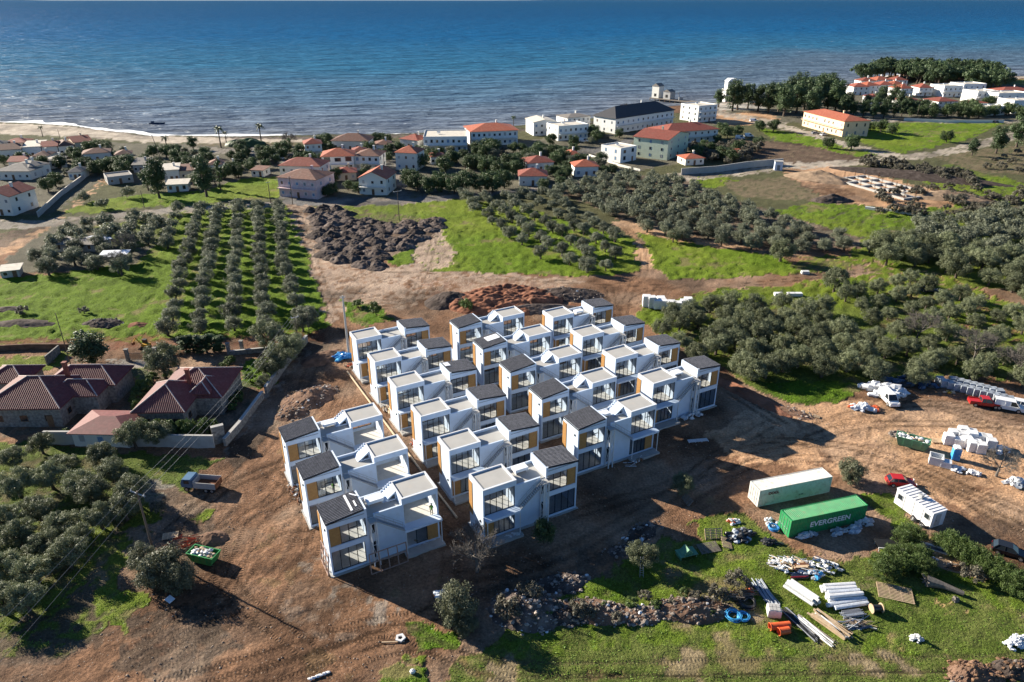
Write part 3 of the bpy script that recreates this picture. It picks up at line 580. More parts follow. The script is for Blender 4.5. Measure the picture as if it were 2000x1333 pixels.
    bu = n.new('ShaderNodeBump'); bu.inputs['Strength'].default_value = 1.0; bu.inputs['Distance'].default_value = 1.0; l.new(h, bu.inputs['Height']); l.new(bu.outputs[0], b.inputs['Normal'])
    me = mesh_np('ground', V, F, 'ground', True)
    c4 = np.ones((len(V), 4), np.float32); c4[:, :3] = np.clip(col.reshape(-1, 3), 0.004, 0.9)
    A = me.attributes.new('soil_colour', 'FLOAT_COLOR', 'POINT'); A.data.foreach_set('color', c4.ravel())
    for nm, arr in (('grassy', gr), ('rut', tm), ('rut_along', tu)):
        A = me.attributes.new(nm, 'FLOAT', 'POINT'); A.data.foreach_set('value', arr.astype(np.float32).ravel())
    tag(link('ground', me), kind='structure')
    return X, Y, Z, gr, col
GX, GY, GZ, GGR, GCOL = make_ground()
# ------------------------------------------------------------------ grass tufts of the near meadows (one object)
def grass_tufts():
    rng = np.random.default_rng(5)
    d = np.sqrt(GX ** 2 + GY ** 2 + HC ** 2)
    inside = (np.abs(GX) < (GY * CP + HC * SP) * 0.80)
    ok = np.argwhere((GGR > 0.3) & (d < 190) & inside)
    cell = (d[ok[:, 0], ok[:, 1]] / 77) ** 1.2
    p = np.minimum(1, 0.42 * cell * (190 - d[ok[:, 0], ok[:, 1]]) / 110); ok = ok[rng.random(len(ok)) < p]
    if len(ok) > 60000: ok = ok[rng.choice(len(ok), 60000, False)]
    c = np.stack([GX[ok[:, 0], ok[:, 1]], GY[ok[:, 0], ok[:, 1]], GZ[ok[:, 0], ok[:, 1]]], -1)
    N = len(c); K = 3; c = np.repeat(c, K, 0) + rng.normal(0, 0.14, (N * K, 3)) * (1, 1, 0)
    h = rng.uniform(0.05, 0.15, N * K); w = rng.uniform(0.03, 0.09, N * K); a = rng.uniform(0, PI, N * K)
    lean = rng.normal(0, 0.13, (N * K, 2)); dx = np.cos(a) * w; dy = np.sin(a) * w
    b = c - np.array((0, 0, 0.05))
    v0 = b + np.stack([-dx, -dy, 0 * h], -1); v1 = b + np.stack([dx, dy, 0 * h], -1)
    v2 = b + np.stack([dx * .35 + lean[:, 0], dy * .35 + lean[:, 1], h], -1); v3 = b + np.stack([-dx * .5 + lean[:, 0], -dy * .5 + lean[:, 1], h * .85], -1)
    V = np.stack([v0, v1, v2, v3], 1).reshape(-1, 3); F = np.arange(N * K * 4).reshape(-1, 4)
    tag(link('grass_tufts', mesh_np('grass_tufts', V, F, 'grass_leaf')), 'bright green grass tufts covering the meadows', 'grass', kind='stuff')
grass_tufts()
def loose_stones():
    rng = np.random.default_rng(9); d = np.sqrt(GX ** 2 + GY ** 2 + HC ** 2)
    ok = np.argwhere((GGR < 0.15) & (d < 175) & (np.abs(GX) < (GY * CP + HC * SP) * 0.8)); cl = fbm(GX / 6, GY / 6, 99, 3)[ok[:, 0], ok[:, 1]]
    w = (d[ok[:, 0], ok[:, 1]] / 77) ** 2.2 * np.clip(cl - .42, 0.01, 1); ok = ok[rng.choice(len(ok), 9000, False, w / w.sum())]
    c = np.stack([GX[ok[:, 0], ok[:, 1]], GY[ok[:, 0], ok[:, 1]], GZ[ok[:, 0], ok[:, 1]]], -1) + rng.normal(0, .08, (9000, 3)) * (1, 1, 0)
    s = (rng.random(9000) ** 5 * .15 + .03)[:, None, None]; o = np.array([(1, 0, 0), (0, 1, 0), (-1, 0, 0), (0, -1, 0), (0, 0, .75), (0, 0, -.4)]) * rng.uniform(.6, 1.3, (9000, 6, 1))
    a = rng.uniform(0, 6.28, 9000); ca, sa = np.cos(a), np.sin(a); o = np.stack([o[..., 0] * ca[:, None] - o[..., 1] * sa[:, None], o[..., 0] * sa[:, None] + o[..., 1] * ca[:, None], o[..., 2]], -1)
    V = (c[:, None, :] + o * s).reshape(-1, 3); f = np.array([(0, 1, 4), (1, 2, 4), (2, 3, 4), (3, 0, 4), (1, 0, 5), (2, 1, 5), (3, 2, 5), (0, 3, 5)])
    F = (np.arange(9000)[:, None, None] * 6 + f).reshape(-1, 3); mat('field_stone', (0.26, 0.2, 0.155), 0.95, 0.5, 0.9)
    tag(link('loose_stones', mesh_np('loose_stones', V, F, 'field_stone')), 'small stones and clods strewn over the bare earth', 'stones', kind='stuff')
loose_stones()
# ------------------------------------------------------------------ the sea
def make_sea():
    r = [260.0]
    while r[-1] < 120000: r.append(r[-1] * 1.045 + 2)
    r = np.array(r); th = np.linspace(-1.35, 1.35, 220)
    X = r[:, None] * np.sin(th)[None, :]; Y = r[:, None] * np.cos(th)[None, :]
    off = -land_dist(X, Y)
    k = np.clip(off, 0, None) + (fbm(X / 90, Y / 45, 81, 3) - 0.5) * 60
    stops = [(-50, (0.15, 0.155, 0.165)), (40, (0.115, 0.142, 0.185)), (160, (0.07, 0.13, 0.195)), (420, (0.022, 0.112, 0.20)), (1100, (0.003, 0.080, 0.195)), (3000, (0.002, 0.060, 0.155)), (9000, (0.002, 0.056, 0.135))]
    xs = [s[0] for s in stops]; c = np.stack([np.interp(k, xs, [s[1][i] for s in stops]) for i in range(3)], -1)
    # muddy plume hugging the right-hand shore
    pl = np.clip(1 - np.abs(off - 130 - 0.25 * X) / (120 + np.clip(X, 0, 900) * 0.28), 0, 1) * np.clip((X + 60) / 250, 0, 1) * 0.5
    c += (np.array((0.085, 0.105, 0.135)) - c) * pl[..., None]
    V = np.stack([X, Y, np.full(X.shape, -0.75)], -1).reshape(-1, 3); ny, nx = X.shape; idx = np.arange(ny * nx).reshape(ny, nx)
    F = np.stack([idx[:-1, :-1], idx[:-1, 1:], idx[1:, 1:], idx[1:, :-1]], -1).reshape(-1, 4)
    m = bpy.data.materials.new('sea_water'); m.use_nodes = True; MATS['sea_water'] = m
    n = m.node_tree.nodes; l = m.node_tree.links; b = n['Principled BSDF']
    at = n.new('ShaderNodeAttribute'); at.attribute_name = 'depth_colour'
    b.inputs['Roughness'].default_value = 1.0; b.inputs['Specular IOR Level'].default_value = 0.0
    gl = n.new('ShaderNodeBsdfGlossy'); gl.inputs['Roughness'].default_value = 0.34; fr = n.new('ShaderNodeFresnel'); fr.inputs[0].default_value = 1.33
    fm = n.new('ShaderNodeMapRange'); fm.inputs[2].default_value = 0.7; fm.inputs[3].default_value = 0.015; fm.inputs[4].default_value = 0.16
    l.new(fr.outputs[0], fm.inputs[0]); ms = n.new('ShaderNodeMixShader'); l.new(fm.outputs[0], ms.inputs[0]); l.new(b.outputs[0], ms.inputs[1]); l.new(gl.outputs[0], ms.inputs[2]); l.new(ms.outputs[0], n['Material Output'].inputs[0])
    tc = n.new('ShaderNodeTexCoord'); mp = n.new('ShaderNodeMapping'); mp.inputs['Rotation'].default_value = (0, 0, R(-8)); mp.inputs['Scale'].default_value = (0.35, 1.0, 1.0)
    l.new(tc.outputs['Object'], mp.inputs[0])
    hs = []
    for s, k_ in ((0.13, 2.6), (0.035, 6.0), (0.45, 0.8)):
        q = n.new('ShaderNodeTexNoise'); q.inputs['Scale'].default_value = s; q.inputs['Detail'].default_value = 5; q.inputs['Distortion'].default_value = 0.4
        l.new(mp.outputs[0], q.inputs['Vector']); mm = n.new('ShaderNodeMath'); mm.operation = 'MULTIPLY'; mm.inputs[1].default_value = k_; l.new(q.outputs[0], mm.inputs[0]); hs.append(mm)
    ad = n.new('ShaderNodeMath'); l.new(hs[0].outputs[0], ad.inputs[0]); l.new(hs[1].outputs[0], ad.inputs[1])
    a2 = n.new('ShaderNodeMath'); l.new(ad.outputs[0], a2.inputs[0]); l.new(hs[2].outputs[0], a2.inputs[1])
    bu = n.new('ShaderNodeBump'); bu.inputs['Strength'].default_value = 1.0; bu.inputs['Distance'].default_value = 2.2; l.new(a2.outputs[0], bu.inputs['Height']); l.new(bu.outputs[0], b.inputs['Normal']); l.new(bu.outputs[0], gl.inputs['Normal']); l.new(bu.outputs[0], fr.inputs['Normal'])
    # whitecaps: small foam streaks
    mp2 = n.new('ShaderNodeMapping'); mp2.inputs['Rotation'].default_value = (0, 0, R(-8)); mp2.inputs['Scale'].default_value = (0.05, 0.11, 1.0); l.new(tc.outputs['Object'], mp2.inputs[0])
    q = n.new('ShaderNodeTexNoise'); q.inputs['Scale'].default_value = 1.0; q.inputs['Detail'].default_value = 7; q.inputs['Roughness'].default_value = 0.72; l.new(mp2.outputs[0], q.inputs['Vector'])
    r_ = n.new('ShaderNodeMapRange'); r_.inputs[1].default_value = 0.665; r_.inputs[2].default_value = 0.70; l.new(q.outputs[0], r_.inputs[0])
    mp3 = n.new('ShaderNodeMapping'); mp3.inputs['Scale'].default_value = (0.04, 0.16, 1); l.new(tc.outputs['Object'], mp3.inputs[0])
    q3 = n.new('ShaderNodeTexNoise'); q3.inputs['Scale'].default_value = 1.0; q3.inputs['Detail'].default_value = 6; l.new(mp3.outputs[0], q3.inputs['Vector'])
    t3 = n.new('ShaderNodeMapRange'); t3.inputs[1].default_value = 0.35; t3.inputs[2].default_value = 0.65; t3.inputs[3].default_value = 0.7; t3.inputs[4].default_value = 1.3; l.new(q3.outputs[0], t3.inputs[0])
    sv = n.new('ShaderNodeVectorMath'); sv.operation = 'SCALE'; l.new(at.outputs['Color'], sv.inputs[0]); l.new(t3.outputs[0], sv.inputs['Scale'])
    mx = n.new('ShaderNodeMix'); mx.data_type = 'RGBA'; l.new(r_.outputs[0], mx.inputs[0]); l.new(sv.outputs[0], mx.inputs[6]); mx.inputs[7].default_value = (0.6, 0.62, 0.64, 1)
    l.new(mx.outputs[2], b.inputs['Base Color'])
    me = mesh_np('sea', V, F, 'sea_water', True)
    c4 = np.ones((len(V), 4), np.float32); c4[:, :3] = c.reshape(-1, 3)
    A = me.attributes.new('depth_colour', 'FLOAT_COLOR', 'POINT'); A.data.foreach_set('color', c4.ravel())
    tag(link('sea', me), kind='structure')
    # surf: a ragged foam sheet along the beach
    xs = np.linspace(shore_xy[2, 0], shore_xy[-3, 0], 900); ysh = np.interp(xs, shore_xy[:, 0], shore_xy[:, 1])
    wd = np.interp(xs, [-400, -300, -220, -160, -60, 60, 150, 350, 600], [9, 9, 11, 7, 2.5, 2.0, 5, 6, 4]) * (0.4 + 1.1 * vnoise(xs / 9, xs * 0, 91))
    k = (vnoise(xs / 22, xs * 0, 92) - 0.5) * 5
    V = np.concatenate([np.stack([xs, ysh - 1.5 + k, np.full(xs.shape, -0.66)], -1), np.stack([xs, ysh - 1.5 + k + wd, np.full(xs.shape, -0.66)], -1)]); n_ = len(xs)
    i = np.arange(n_ - 1); F = np.stack([i, i + 1, i + 1 + n_, i + n_], -1)
    mat('surf_foam', (0.78, 0.79, 0.78), 0.7, 0.15, 0.4)
    tag(link('surf', mesh_np('surf', V, F, 'surf_foam')), kind='structure')
    # headland beyond the water
    xs = np.linspace(-30000, 2000, 60); hh = 130 * np.clip(fbm(xs / 5000, xs * 0, 95, 3) - 0.15, 0, 1) * np.clip((2000 - xs) / 9000, 0, 1) * np.clip((xs + 30000) / 5000, 0, 1)
    mb = MB(); vs = [(x, 46000 + 2000, -5) for x in xs] + [(x, 49000, h) for x, h in zip(xs, hh)] + [(x, 52000, -5) for x in xs]; q = len(xs)
    mb.add(vs, [(i, i + 1, q + i + 1, q + i) for i in range(q - 1)] + [(q + i, q + i + 1, 2 * q + i + 1, 2 * q + i) for i in range(q - 1)])
    mat('far_hill', (0.25, 0.3, 0.36), 0.95, 0.05, 0.001)
    tag(mb.build('hills', 'far_hill'), kind='structure')
make_sea()
# ------------------------------------------------------------------ white two-block houses of the building site
HW, HD = 14.75, 4.2          # width, depth
def win_grid(x0, x1, z0, z1, nx, zt=None, fw=0.085, y=0.12, depth=0.07):
    f = MB(); g = MB()
    for x in (x0, x1 - fw): f.box(x, x + fw, y, y + depth, z0, z1)
    for z in (z0, z1 - fw): f.box(x0 + fw, x1 - fw, y, y + depth, z, z + fw)
    for i in range(1, nx):
        x = x0 + (x1 - x0) * i / nx; f.box(x - fw / 2, x + fw / 2, y, y + depth, z0 + fw, z1 - fw)
    if zt:
        k = max(1, nx // 2 - 1)
        xa = x0 + (x1 - x0) * k / nx; xb = x0 + (x1 - x0) * (k + 1) / nx
        f.box(xa + fw / 2, xb - fw / 2, y + 0.002, y + depth - 0.002, zt, zt + fw)
    g.box(x0 + 0.02, x1 - 0.02, y + depth / 2 - 0.006, y + depth / 2 + 0.006, z0 + 0.02, z1 - 0.02)
    return f, g
def tile_roof_mesh():
    nx, ny = 22, 75; x0, x1, y0, y1 = 9.93, HW + 0.06, -0.06, HD + 0.06
    V = []; per = (y1 - y0) / 15
    for i in range(nx):
        for s in (0, 1):
            x = x0 + (x1 - x0) * (i + s * 0.999) / nx; zb = 8.70 - (x - 9.6) / (HW - 9.6) * 0.53 + (0.06 if s else 0.0)
            for j in range(ny + 1):
                y = y0 + (y1 - y0) * j / ny; V.append((x, y, zb + 0.085 * abs(math.sin(PI * (y - y0) / per)) ** 0.7))
    N = ny + 1; F = [(r * N + j, r * N + j + 1, (r + 1) * N + j + 1, (r + 1) * N + j) for r in range(2 * nx - 1) for j in range(ny)]
    m = MB(); m.add(V, F, 0)
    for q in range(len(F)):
        if (q % ny) % 5 == 2: m.m[q] = 2  # rib tops get a paler colour: glint lines painted onto the tiles
    m.add([(x0, y0, 8.5), (x1, y0, 8.0), (x1, y1, 8.0), (x0, y1, 8.5)], [(0, 1, 2, 3)], 0)
    m.box(x1 - 0.02, x1 + 0.03, y0 - 0.02, y1 + 0.02, 8.0, 8.17, 1); m.box(x0, x1 - 0.03, y0 - 0.03, y0 - 0.003, 8.06, 8.1, 1)
    m.prism([(x0, 8.56), (x1 - .03, 8.03), (x1 - .03, 8.19), (x0, 8.72)], 1, y0 - 0.05, y0 - 0.004, 1)
    m.prism([(x0, 8.56), (x1 - .03, 8.03), (x1 - .03, 8.19), (x0, 8.72)], 1, y1 + 0.004, y1 + 0.05, 1)
    return m
def build_house(mirror, unfinished=False):
    """x 0..5 flat-roofed block, 5..9.6 lower link, 9.6..14.75 block with the sloping tiled roof; front faces -y"""
    mx = HW if mirror else None
    t = thing('villa', 'white villa', 'house', (0, 0, 0))
    w = MB(); fl = MB()
    # flat-roofed block
    for x in (0, 4.78): w.box(x, x + 0.22, 0, HD, 0, 8.35)
    w.box(0.22, 4.78, 0, 0.3, 7.5, 8.35); w.box(0.22, 4.78, 0, 0.3, 3.72, 4.1); w.box(0.22, 4.78, 0, 0.3, 0, 0.34)
    for z0, z1 in ((0, 0.9), (3.3, 4.6), (7.2, 8.35)): w.box(0.22, 4.78, HD - 0.2, HD, z0, z1)
    for z0, z1 in ((0.9, 3.3), (4.6, 7.2)): w.box(0.22, 0.7, HD - 0.2, HD, z0, z1); w.box(3.9, 4.78, HD - 0.2, HD, z0, z1)
    # pitched block
    zt = lambda x: 8.67 - (x - 9.6) / (HW - 9.6) * 0.53
    for x in (9.6, HW - 0.22): w.prism([(x, 0), (x + .22, 0), (x + .22, zt(x + .22)), (x, zt(x))], 1, 0, HD)
    for y0, y1 in ((0, 0.3), (HD - 0.2, HD)):
        w.prism([(9.82, 7.3), (HW - .22, 7.3), (HW - .22, zt(HW - .22)), (9.82, zt(9.82))], 1, y0, y1)
    w.box(9.82, HW - .22, 0, 0.3, 3.68, 4.45); w.box(9.82, HW - .22, 0, 0.3, 0, 0.36)
    w.box(9.82, 10.2, 0, 0.3, 0.36, 3.68)
    for z0, z1 in ((0, 0.9), (3.3, 4.7)): w.box(9.82, HW - .22, HD - 0.2, HD, z0, z1)
    for z0, z1 in ((0.9, 3.3), (4.7, 7.3)): w.box(9.82, 10.4, HD - 0.2, HD, z0, z1); w.box(13.4, HW - .22, HD - 0.2, HD, z0, z1)
    # link
    w.box(5.0, 8.75, 0.02, 0.24, 0, 7.45)
    w.box(9.35, 9.6, 0.02, 0.24, 0, 6.9); w.box(8.75, 9.35, 0.02, 0.24, 0, 0.5); w.box(8.75, 9.35, 0.02, 0.24, 3.2, 4.5); w.box(8.75, 9.35, 0.02, 0.24, 6.6, 6.9)
    w.box(5.0, 9.6, HD - 0.22, HD - 0.02, 0, 7.45)
    wo = w.build('wall', 'white_render', t, mx)
    # floors and flat roofs
    for a in ((0.22, 4.78, 0.3, HD - 0.2, 3.75, 4.095), (9.82, HW - .22, 0.3, HD - 0.2, 3.75, 4.095), (0.22, 4.78, 0.3, HD - 0.2, 0.1, 0.33), (9.82, HW - .22, 0.3, HD - 0.2, 0.1, 0.35), (5, 9.6, 0.24, HD - 0.22, 3.75, 4.095)):
        MB().box(*a).build('floor_slab', 'interior_floor', t, mx)
    r = MB(); r.box(0.22, 4.78, 0.3, HD - 0.2, 7.95, 8.19); r.box(5.0, 9.6, 0.24, HD - 0.22, 6.85, 7.06)
    r.box(8.75, 9.6, -1.0, 0.02, 6.86, 7.0)
    r.build('flat_roof', ['roofscreed'], t, mx)
    e = MB()
    for x in (0.0, 4.78): e.box(x - 0.02, x + 0.24, -0.02, HD + 0.02, 8.353, 8.39)
    e.box(0.25, 4.77, -0.02, 0.16, 8.353, 8.388); e.box(0.25, 4.77, HD - 0.18, HD + 0.02, 8.353, 8.388)
    e.build('parapet_trim', 'white_metal', t, mx)
    tile_roof_mesh().build('tiled_roof', ['dark_tile', 'dark_frame', 'tile_glint'], t, mx)
    # balcony, terrace, posts
    b = MB(); b.box(-0.03, 5.15, -1.15, -0.003, 3.78, 4.1); b.build('balcony_slab', 'white_render', t, mx)
    for x in (0.05, 4.98): MB().box(x, x + 0.1, -1.1, -1.0, 0.3, 3.78).build('post', 'white_metal', t, mx)
    p = MB(); p.box(-0.25, HW + 0.25, -0.35, HD + 0.3, -0.2, 0.09); p.box(-0.1, 5.3, -1.7, -0.353, -0.2, 0.28)
    p.build('plinth', 'concrete', t, mx)
    # glazing and wood panels
    def window(x0, x1, z0, z1, n, zz=None, glass=True):
        f, g = win_grid(x0, x1, z0, z1, n, zz); fo = f.build('window', 'dark_frame', t, mx)
        if glass: g.build('glass_pane', 'clear_glass', fo, mx)
    if not unfinished:
        window(0.22, 4.78, 4.1, 7.5, 5, 6.4)
        window(1.6, 4.78, 0.34, 3.72, 4, 2.6)
        MB().box(0.22, 1.6, 0.1, 0.18, 0.34, 3.72).build('wood_panel', 'wood_panel', t, mx)
    else:
        window(0.22, 3.3, 0.34, 3.72, 2)
        MB().box(3.3, 4.78, 0.1, 0.18, 0.34, 3.72).build('wood_panel', 'wood_panel', t, mx) if False else MB().box(0.22, 1.7, 0.0, 0.08, 0.34, 3.72).build('wood_panel', 'wood_panel', t, mx)
        MB().box(4.86, 4.94, -0.62, -0.54, 4.1, 7.5)
    window(9.82, 13.15, 4.45, 7.3, 3 if not unfinished else 3, 6.35)
    MB().box(13.15, HW - .22, 0.1, 0.18, 4.45, 7.3).build('wood_panel', 'wood_panel', t, mx)
    window(10.2, HW - .22, 0.36, 3.68, 4)
    for z0, z1 in ((0.5, 3.2), (4.5, 6.6)):
        f, g = win_grid(8.75, 9.35, z0, z1, 1, y=0.1); fo = f.build('window', 'dark_frame', t, mx); g.build('glass_pane', 'dark_glass', fo, mx)
    for x0, x1, z0, z1 in ((0.7, 3.9, 0.9, 3.3), (0.7, 3.9, 4.6, 7.2), (10.4, 13.4, 0.9, 3.3), (10.4, 13.4, 4.7, 7.3)):
        f, g = win_grid(x0, x1, z0, z1, 3, y=HD - 0.14); f.build('window', 'dark_frame', t, mx)
    # wooden fins on the outer side walls, lamps
    MB().box(-0.07, -0.003, 3.15, HD - 0.02, 2.3, 7.6).build('wood_panel', 'wood_panel', t, mx)
    MB().box(HW + 0.003, HW + 0.07, 3.15, HD - 0.02, 2.3, 7.5).build('wood_panel', 'wood_panel', t, mx)
    for x0, x1, z in ((-0.14, -0.003, 2.75), (HW + .003, HW + .14, 6.6)): MB().box(x0, x1, 0.75, 0.9, z, z + 0.3).build('wall_lamp', 'black', t, mx)
    # steel stair from the balcony up to the link roof, on a braced tower
    s = MB(); n = 15
    for y in (-0.35, -1.0):
        s.prism([(5.05, 4.12), (5.3, 4.12), (8.8, 6.98), (8.55, 6.98)], 1, y - 0.03, y + 0.03)
        s.tube([(5.15, y, 5.0), (8.7, y, 7.9)], 0.02, 5); s.tube([(5.15, y, 4.55), (8.7, y, 7.45)], 0.014, 5)
        for k in range(4):
            x = 5.2 + k * 1.15; z = 4.1 + (x - 5.1) * 0.82; s.tube([(x, y, z), (x, y, z + 0.9)], 0.017, 5)
    for k in range(n):
        x = 5.25 + 3.35 * k / (n - 1); z = 4.2 + 2.74 * k / (n - 1); s.box(x - 0.12, x + 0.12, -0.97, -0.38, z, z + 0.03)
    s.build('metal_stair', 'gray_metal', t, mx)
    s = MB(); P = [(8.75, -0.1), (9.5, -0.1), (9.5, -1.0), (8.75, -1.0)]
    for x, y in P: s.box(x - 0.07, x + 0.07, y - 0.07, y + 0.07, 0, 6.85)
    for i in range(4):
        (xa, ya), (xb, yb) = P[i], P[(i + 1) % 4]
        if i == 0: continue
        for z in (0.3, 3.6):
            s.tube([(xa, ya, z), (xb, yb, z + 3.1)], 0.045, 5); s.tube([(xb, yb, z), (xa, ya, z + 3.1)], 0.03, 5)
        for z in (3.45, 6.8): s.tube([(xa, ya, z), (xb, yb, z)], 0.035, 5)
    s.tube([(8.75, -1.0, 6.85), (8.75, -1.0, 7.9), (9.55, -1.0, 7.9)], 0.02, 5)
    s.build('stair_tower', 'white_metal', t, mx)
    # roof hatch stair (wedge with a triangular opening) beside the taller block
    if mirror:
        h = MB(); h.prism([(5.0, 7.06), (6.75, 7.06), (5.0, 8.3)], 1, 3.0, HD - 0.25)
        for k in range(6):
            x = 5.0 + k * 0.3; z = 8.34 - k * 0.215; h.box(x, x + 0.16, HD - 0.22, HD - 0.02, 7.0, z + 0.14)
        h.prism([(5.0, 7.06), (6.75, 7.06), (6.55, 7.2), (5.0, 7.2)], 1, 2.0, 2.16); h.prism([(5.0, 8.1), (6.5, 7.03), (6.85, 7.03), (5.0, 8.36)], 1, 2.0, 3.0)
        h.box(5.0, 5.12, 2.0, 3.0, 7.2, 8.3)
        h.build('roof_stair', 'white_render', t, mx)
    return t
HTH = R(28.7)
def house_at(o, label, mirror):
    o.rotation_euler = (0, 0, HTH); o['label'] = label; o['group'] = 'white villas on the building site'; o['category'] = 'house'
proto_B = build_house(False); proto_A = build_house(True); proto_U = build_house(True, True)
ST = (-5.08, 9.13)
def hpos(x, y, k, j=0): return (x + ST[0] * k, y + ST[1] * k, 0)
ORD = ['nearest', 'second', 'third', 'fourth', 'fifth', 'farthest']
HOUSES = {}
def row(key, proto, x, y, n, what, first=True):
    for k in range(n):
        o = proto if k == 0 and first else dup(proto)
        o.location = hpos(x, y, k)
        r_ = 'farthest' if k == n - 1 else ORD[k]
        house_at(o, ('%s white villa %s' % (r_, what)), None); HOUSES[key + str(k)] = o
row('A', proto_U, -22.7, 69.2, 3, 'of the short left row with unglazed open rooms')
row('B', proto_B, -3.8, 75.6, 6, 'of the long row of six beside the red earth strip')
row('C', proto_A, 9.9, 90.6, 5, 'of the middle row of five with tiled roof at left')
row('D', proto_B, 23.5, 104.3, 4, 'of the right row of four next to the olive grove', False)
def hl(key, x, y, z=0.0):
    o = HOUSES[key]; c, s = math.cos(HTH), math.sin(HTH)
    return (o.location[0] + x * c - y * s, o.location[1] + x * s + y * c, z)
# ------------------------------------------------------------------ trees and shrubs
def crown_arrays(seed, rx, ry, rz, zc, nclump, nleaf, size, clump=0.34, hollow=0.55, low=-0.55, aspect=0.45, up=0.25):
    rng = np.random.default_rng(seed)
    d = rng.normal(0, 1, (nclump * 3, 3)); d /= np.linalg.norm(d, axis=1)[:, None]; d = d[d[:, 2] > low][:nclump]
    k = rng.uniform(hollow, 0.92, len(d))[:, None]; cc = d * k * np.array((rx, ry, rz)); cs = clump * rng.uniform(0.7, 1.35, len(d)) * min(rx, rz)
    ci = rng.integers(0, len(d), nleaf); q = rng.normal(0, 1, (nleaf, 3)); q /= np.linalg.norm(q, axis=1)[:, None]
    p = cc[ci] + q * (cs[ci] * rng.uniform(0.45, 1.08, nleaf))[:, None] * np.array((1, 1, 0.85))
    nrm = q * 0.9 + rng.normal(0, 0.5, (nleaf, 3)) + (0, 0, up); nrm /= np.linalg.norm(nrm, axis=1)[:, None]
    t = np.cross(nrm, rng.normal(0, 1, (nleaf, 3))); t /= np.linalg.norm(t, axis=1)[:, None]; b = np.cross(nrm, t)
    s = (size * rng.uniform(0.6, 1.35, nleaf))[:, None]; p = p + (0, 0, zc)
    V = np.stack([p - t * s - b * s * aspect, p + t * s - b * s * aspect * 0.6, p + t * s * 0.9 + b * s * aspect, p - t * s * 0.8 + b * s * aspect * 0.7], 1).reshape(-1, 3)
    return V, np.arange(nleaf * 4).reshape(-1, 4)
def trunk_mb(seed, h, r, spread, nl=5, top=0.75):
    rnd = random.Random(seed); m = MB(); f = h * 0.38
    m.tube([(0, 0, -0.2), (rnd.uniform(-.1, .1), rnd.uniform(-.1, .1), f * 0.5), (rnd.uniform(-.2, .2), rnd.uniform(-.2, .2), f)], [r * 1.5, r, r * 0.85], 7)
    for i in range(nl):
        a = 2 * PI * i / nl + rnd.uniform(-.4, .4); s = spread * rnd.uniform(0.5, 0.95)
        m.tube([(0, 0, f * 0.9), (math.cos(a) * s * .45, math.sin(a) * s * .45, f + (h * top - f) * .5), (math.cos(a) * s, math.sin(a) * s, h * top * rnd.uniform(.9, 1.1))], [r * .6, r * .38, r * .12], 5)
    return m
def tree_proto(name, cat, seed, rx, rz, zc, nclump, nleaf, size, leaf, bark='bark', tr=0.22, **kw):
    t = thing(name, name, cat, (0, 0, 0))
    trunk_mb(seed, zc + rz * 0.6, tr, rx * 0.75).build('trunk', bark, t)
    V, F = crown_arrays(seed, rx, rx * random.Random(seed).uniform(.88, 1.1), rz, zc, nclump, nleaf, size, **kw)
    link('crown', mesh_np('crown', V, F, leaf), t)
    return t
USED = set()
def put(proto, x, y, label, group=None, s=1.0, rz=None, z=0.0):
    o = proto if proto.name not in USED else dup(proto)
    USED.add(proto.name)
    o.location = (x, y, z); o.rotation_euler = (0, 0, random.uniform(0, 6.28) if rz is None else rz)
    o.scale = s if isinstance(s, tuple) else (s,) * 3
    tag(o, label, None, group); return o
random.seed(11)
OL = [tree_proto('olive_tree', 'tree', 100 + i, 2.3, 1.8, 2.25, 40, 5200, 0.105, 'olive_leaf', hollow=0.4, clump=0.4, low=-0.85) for i in range(5)]
OLN = [tree_proto('olive_tree', 'tree', 120 + i, 2.9, 2.2, 2.7, 60, 13000, 0.085, 'olive_leaf_near', hollow=0.4, clump=0.3, low=-0.8) for i in range(4)]
OLR = [tree_proto('olive_tree', 'tree', 140 + i, 2.7, 2.1, 2.6, 50, 8500, 0.095, 'olive_leaf_near', hollow=0.4, clump=0.33, low=-0.85) for i in range(4)]
far_olives = []
olives = []      # (protos, x, y, scale, label, group)
# the planted rows on the left
ROWS = [([(325, 472), (336, 437), (347, 405)], 5, 'first', 'short row'), ([(392, 404), (350, 530), (328, 636)], 16, 'second', 'row'), ([(427, 404), (403, 525), (384, 634)], 16, 'third', 'row'),
        ([(466, 400), (459, 525), (453, 630)], 16, 'fourth', 'row'), ([(502, 398), (508, 525), (520, 628)], 16, 'fifth', 'row'), ([(542, 396), (556, 525), (591, 628)], 16, 'sixth', 'row')]
for pts, n, nm, rw in ROWS:
    g = [G(u, v, 2.3) for u, v in pts]
    L = [math.dist(g[i], g[i + 1]) for i in range(len(g) - 1)]; T = sum(L)
    for k in range(n):
        d = T * k / (n - 1); i = 0
        while i < len(L) - 1 and d > L[i]: d -= L[i]; i += 1
        t = min(1, d / L[i]); x = g[i][0] + (g[i + 1][0] - g[i][0]) * t + random.uniform(-.4, .4); y = g[i][1] + (g[i + 1][1] - g[i][1]) * t + random.uniform(-.5, .5)
        olives.append((OL, x, y, random.uniform(0.86, 1.1), 'grey-green olive tree in the %s planted %s from the left on the left field' % (nm, rw), 'olives in the %s planted row' % nm))
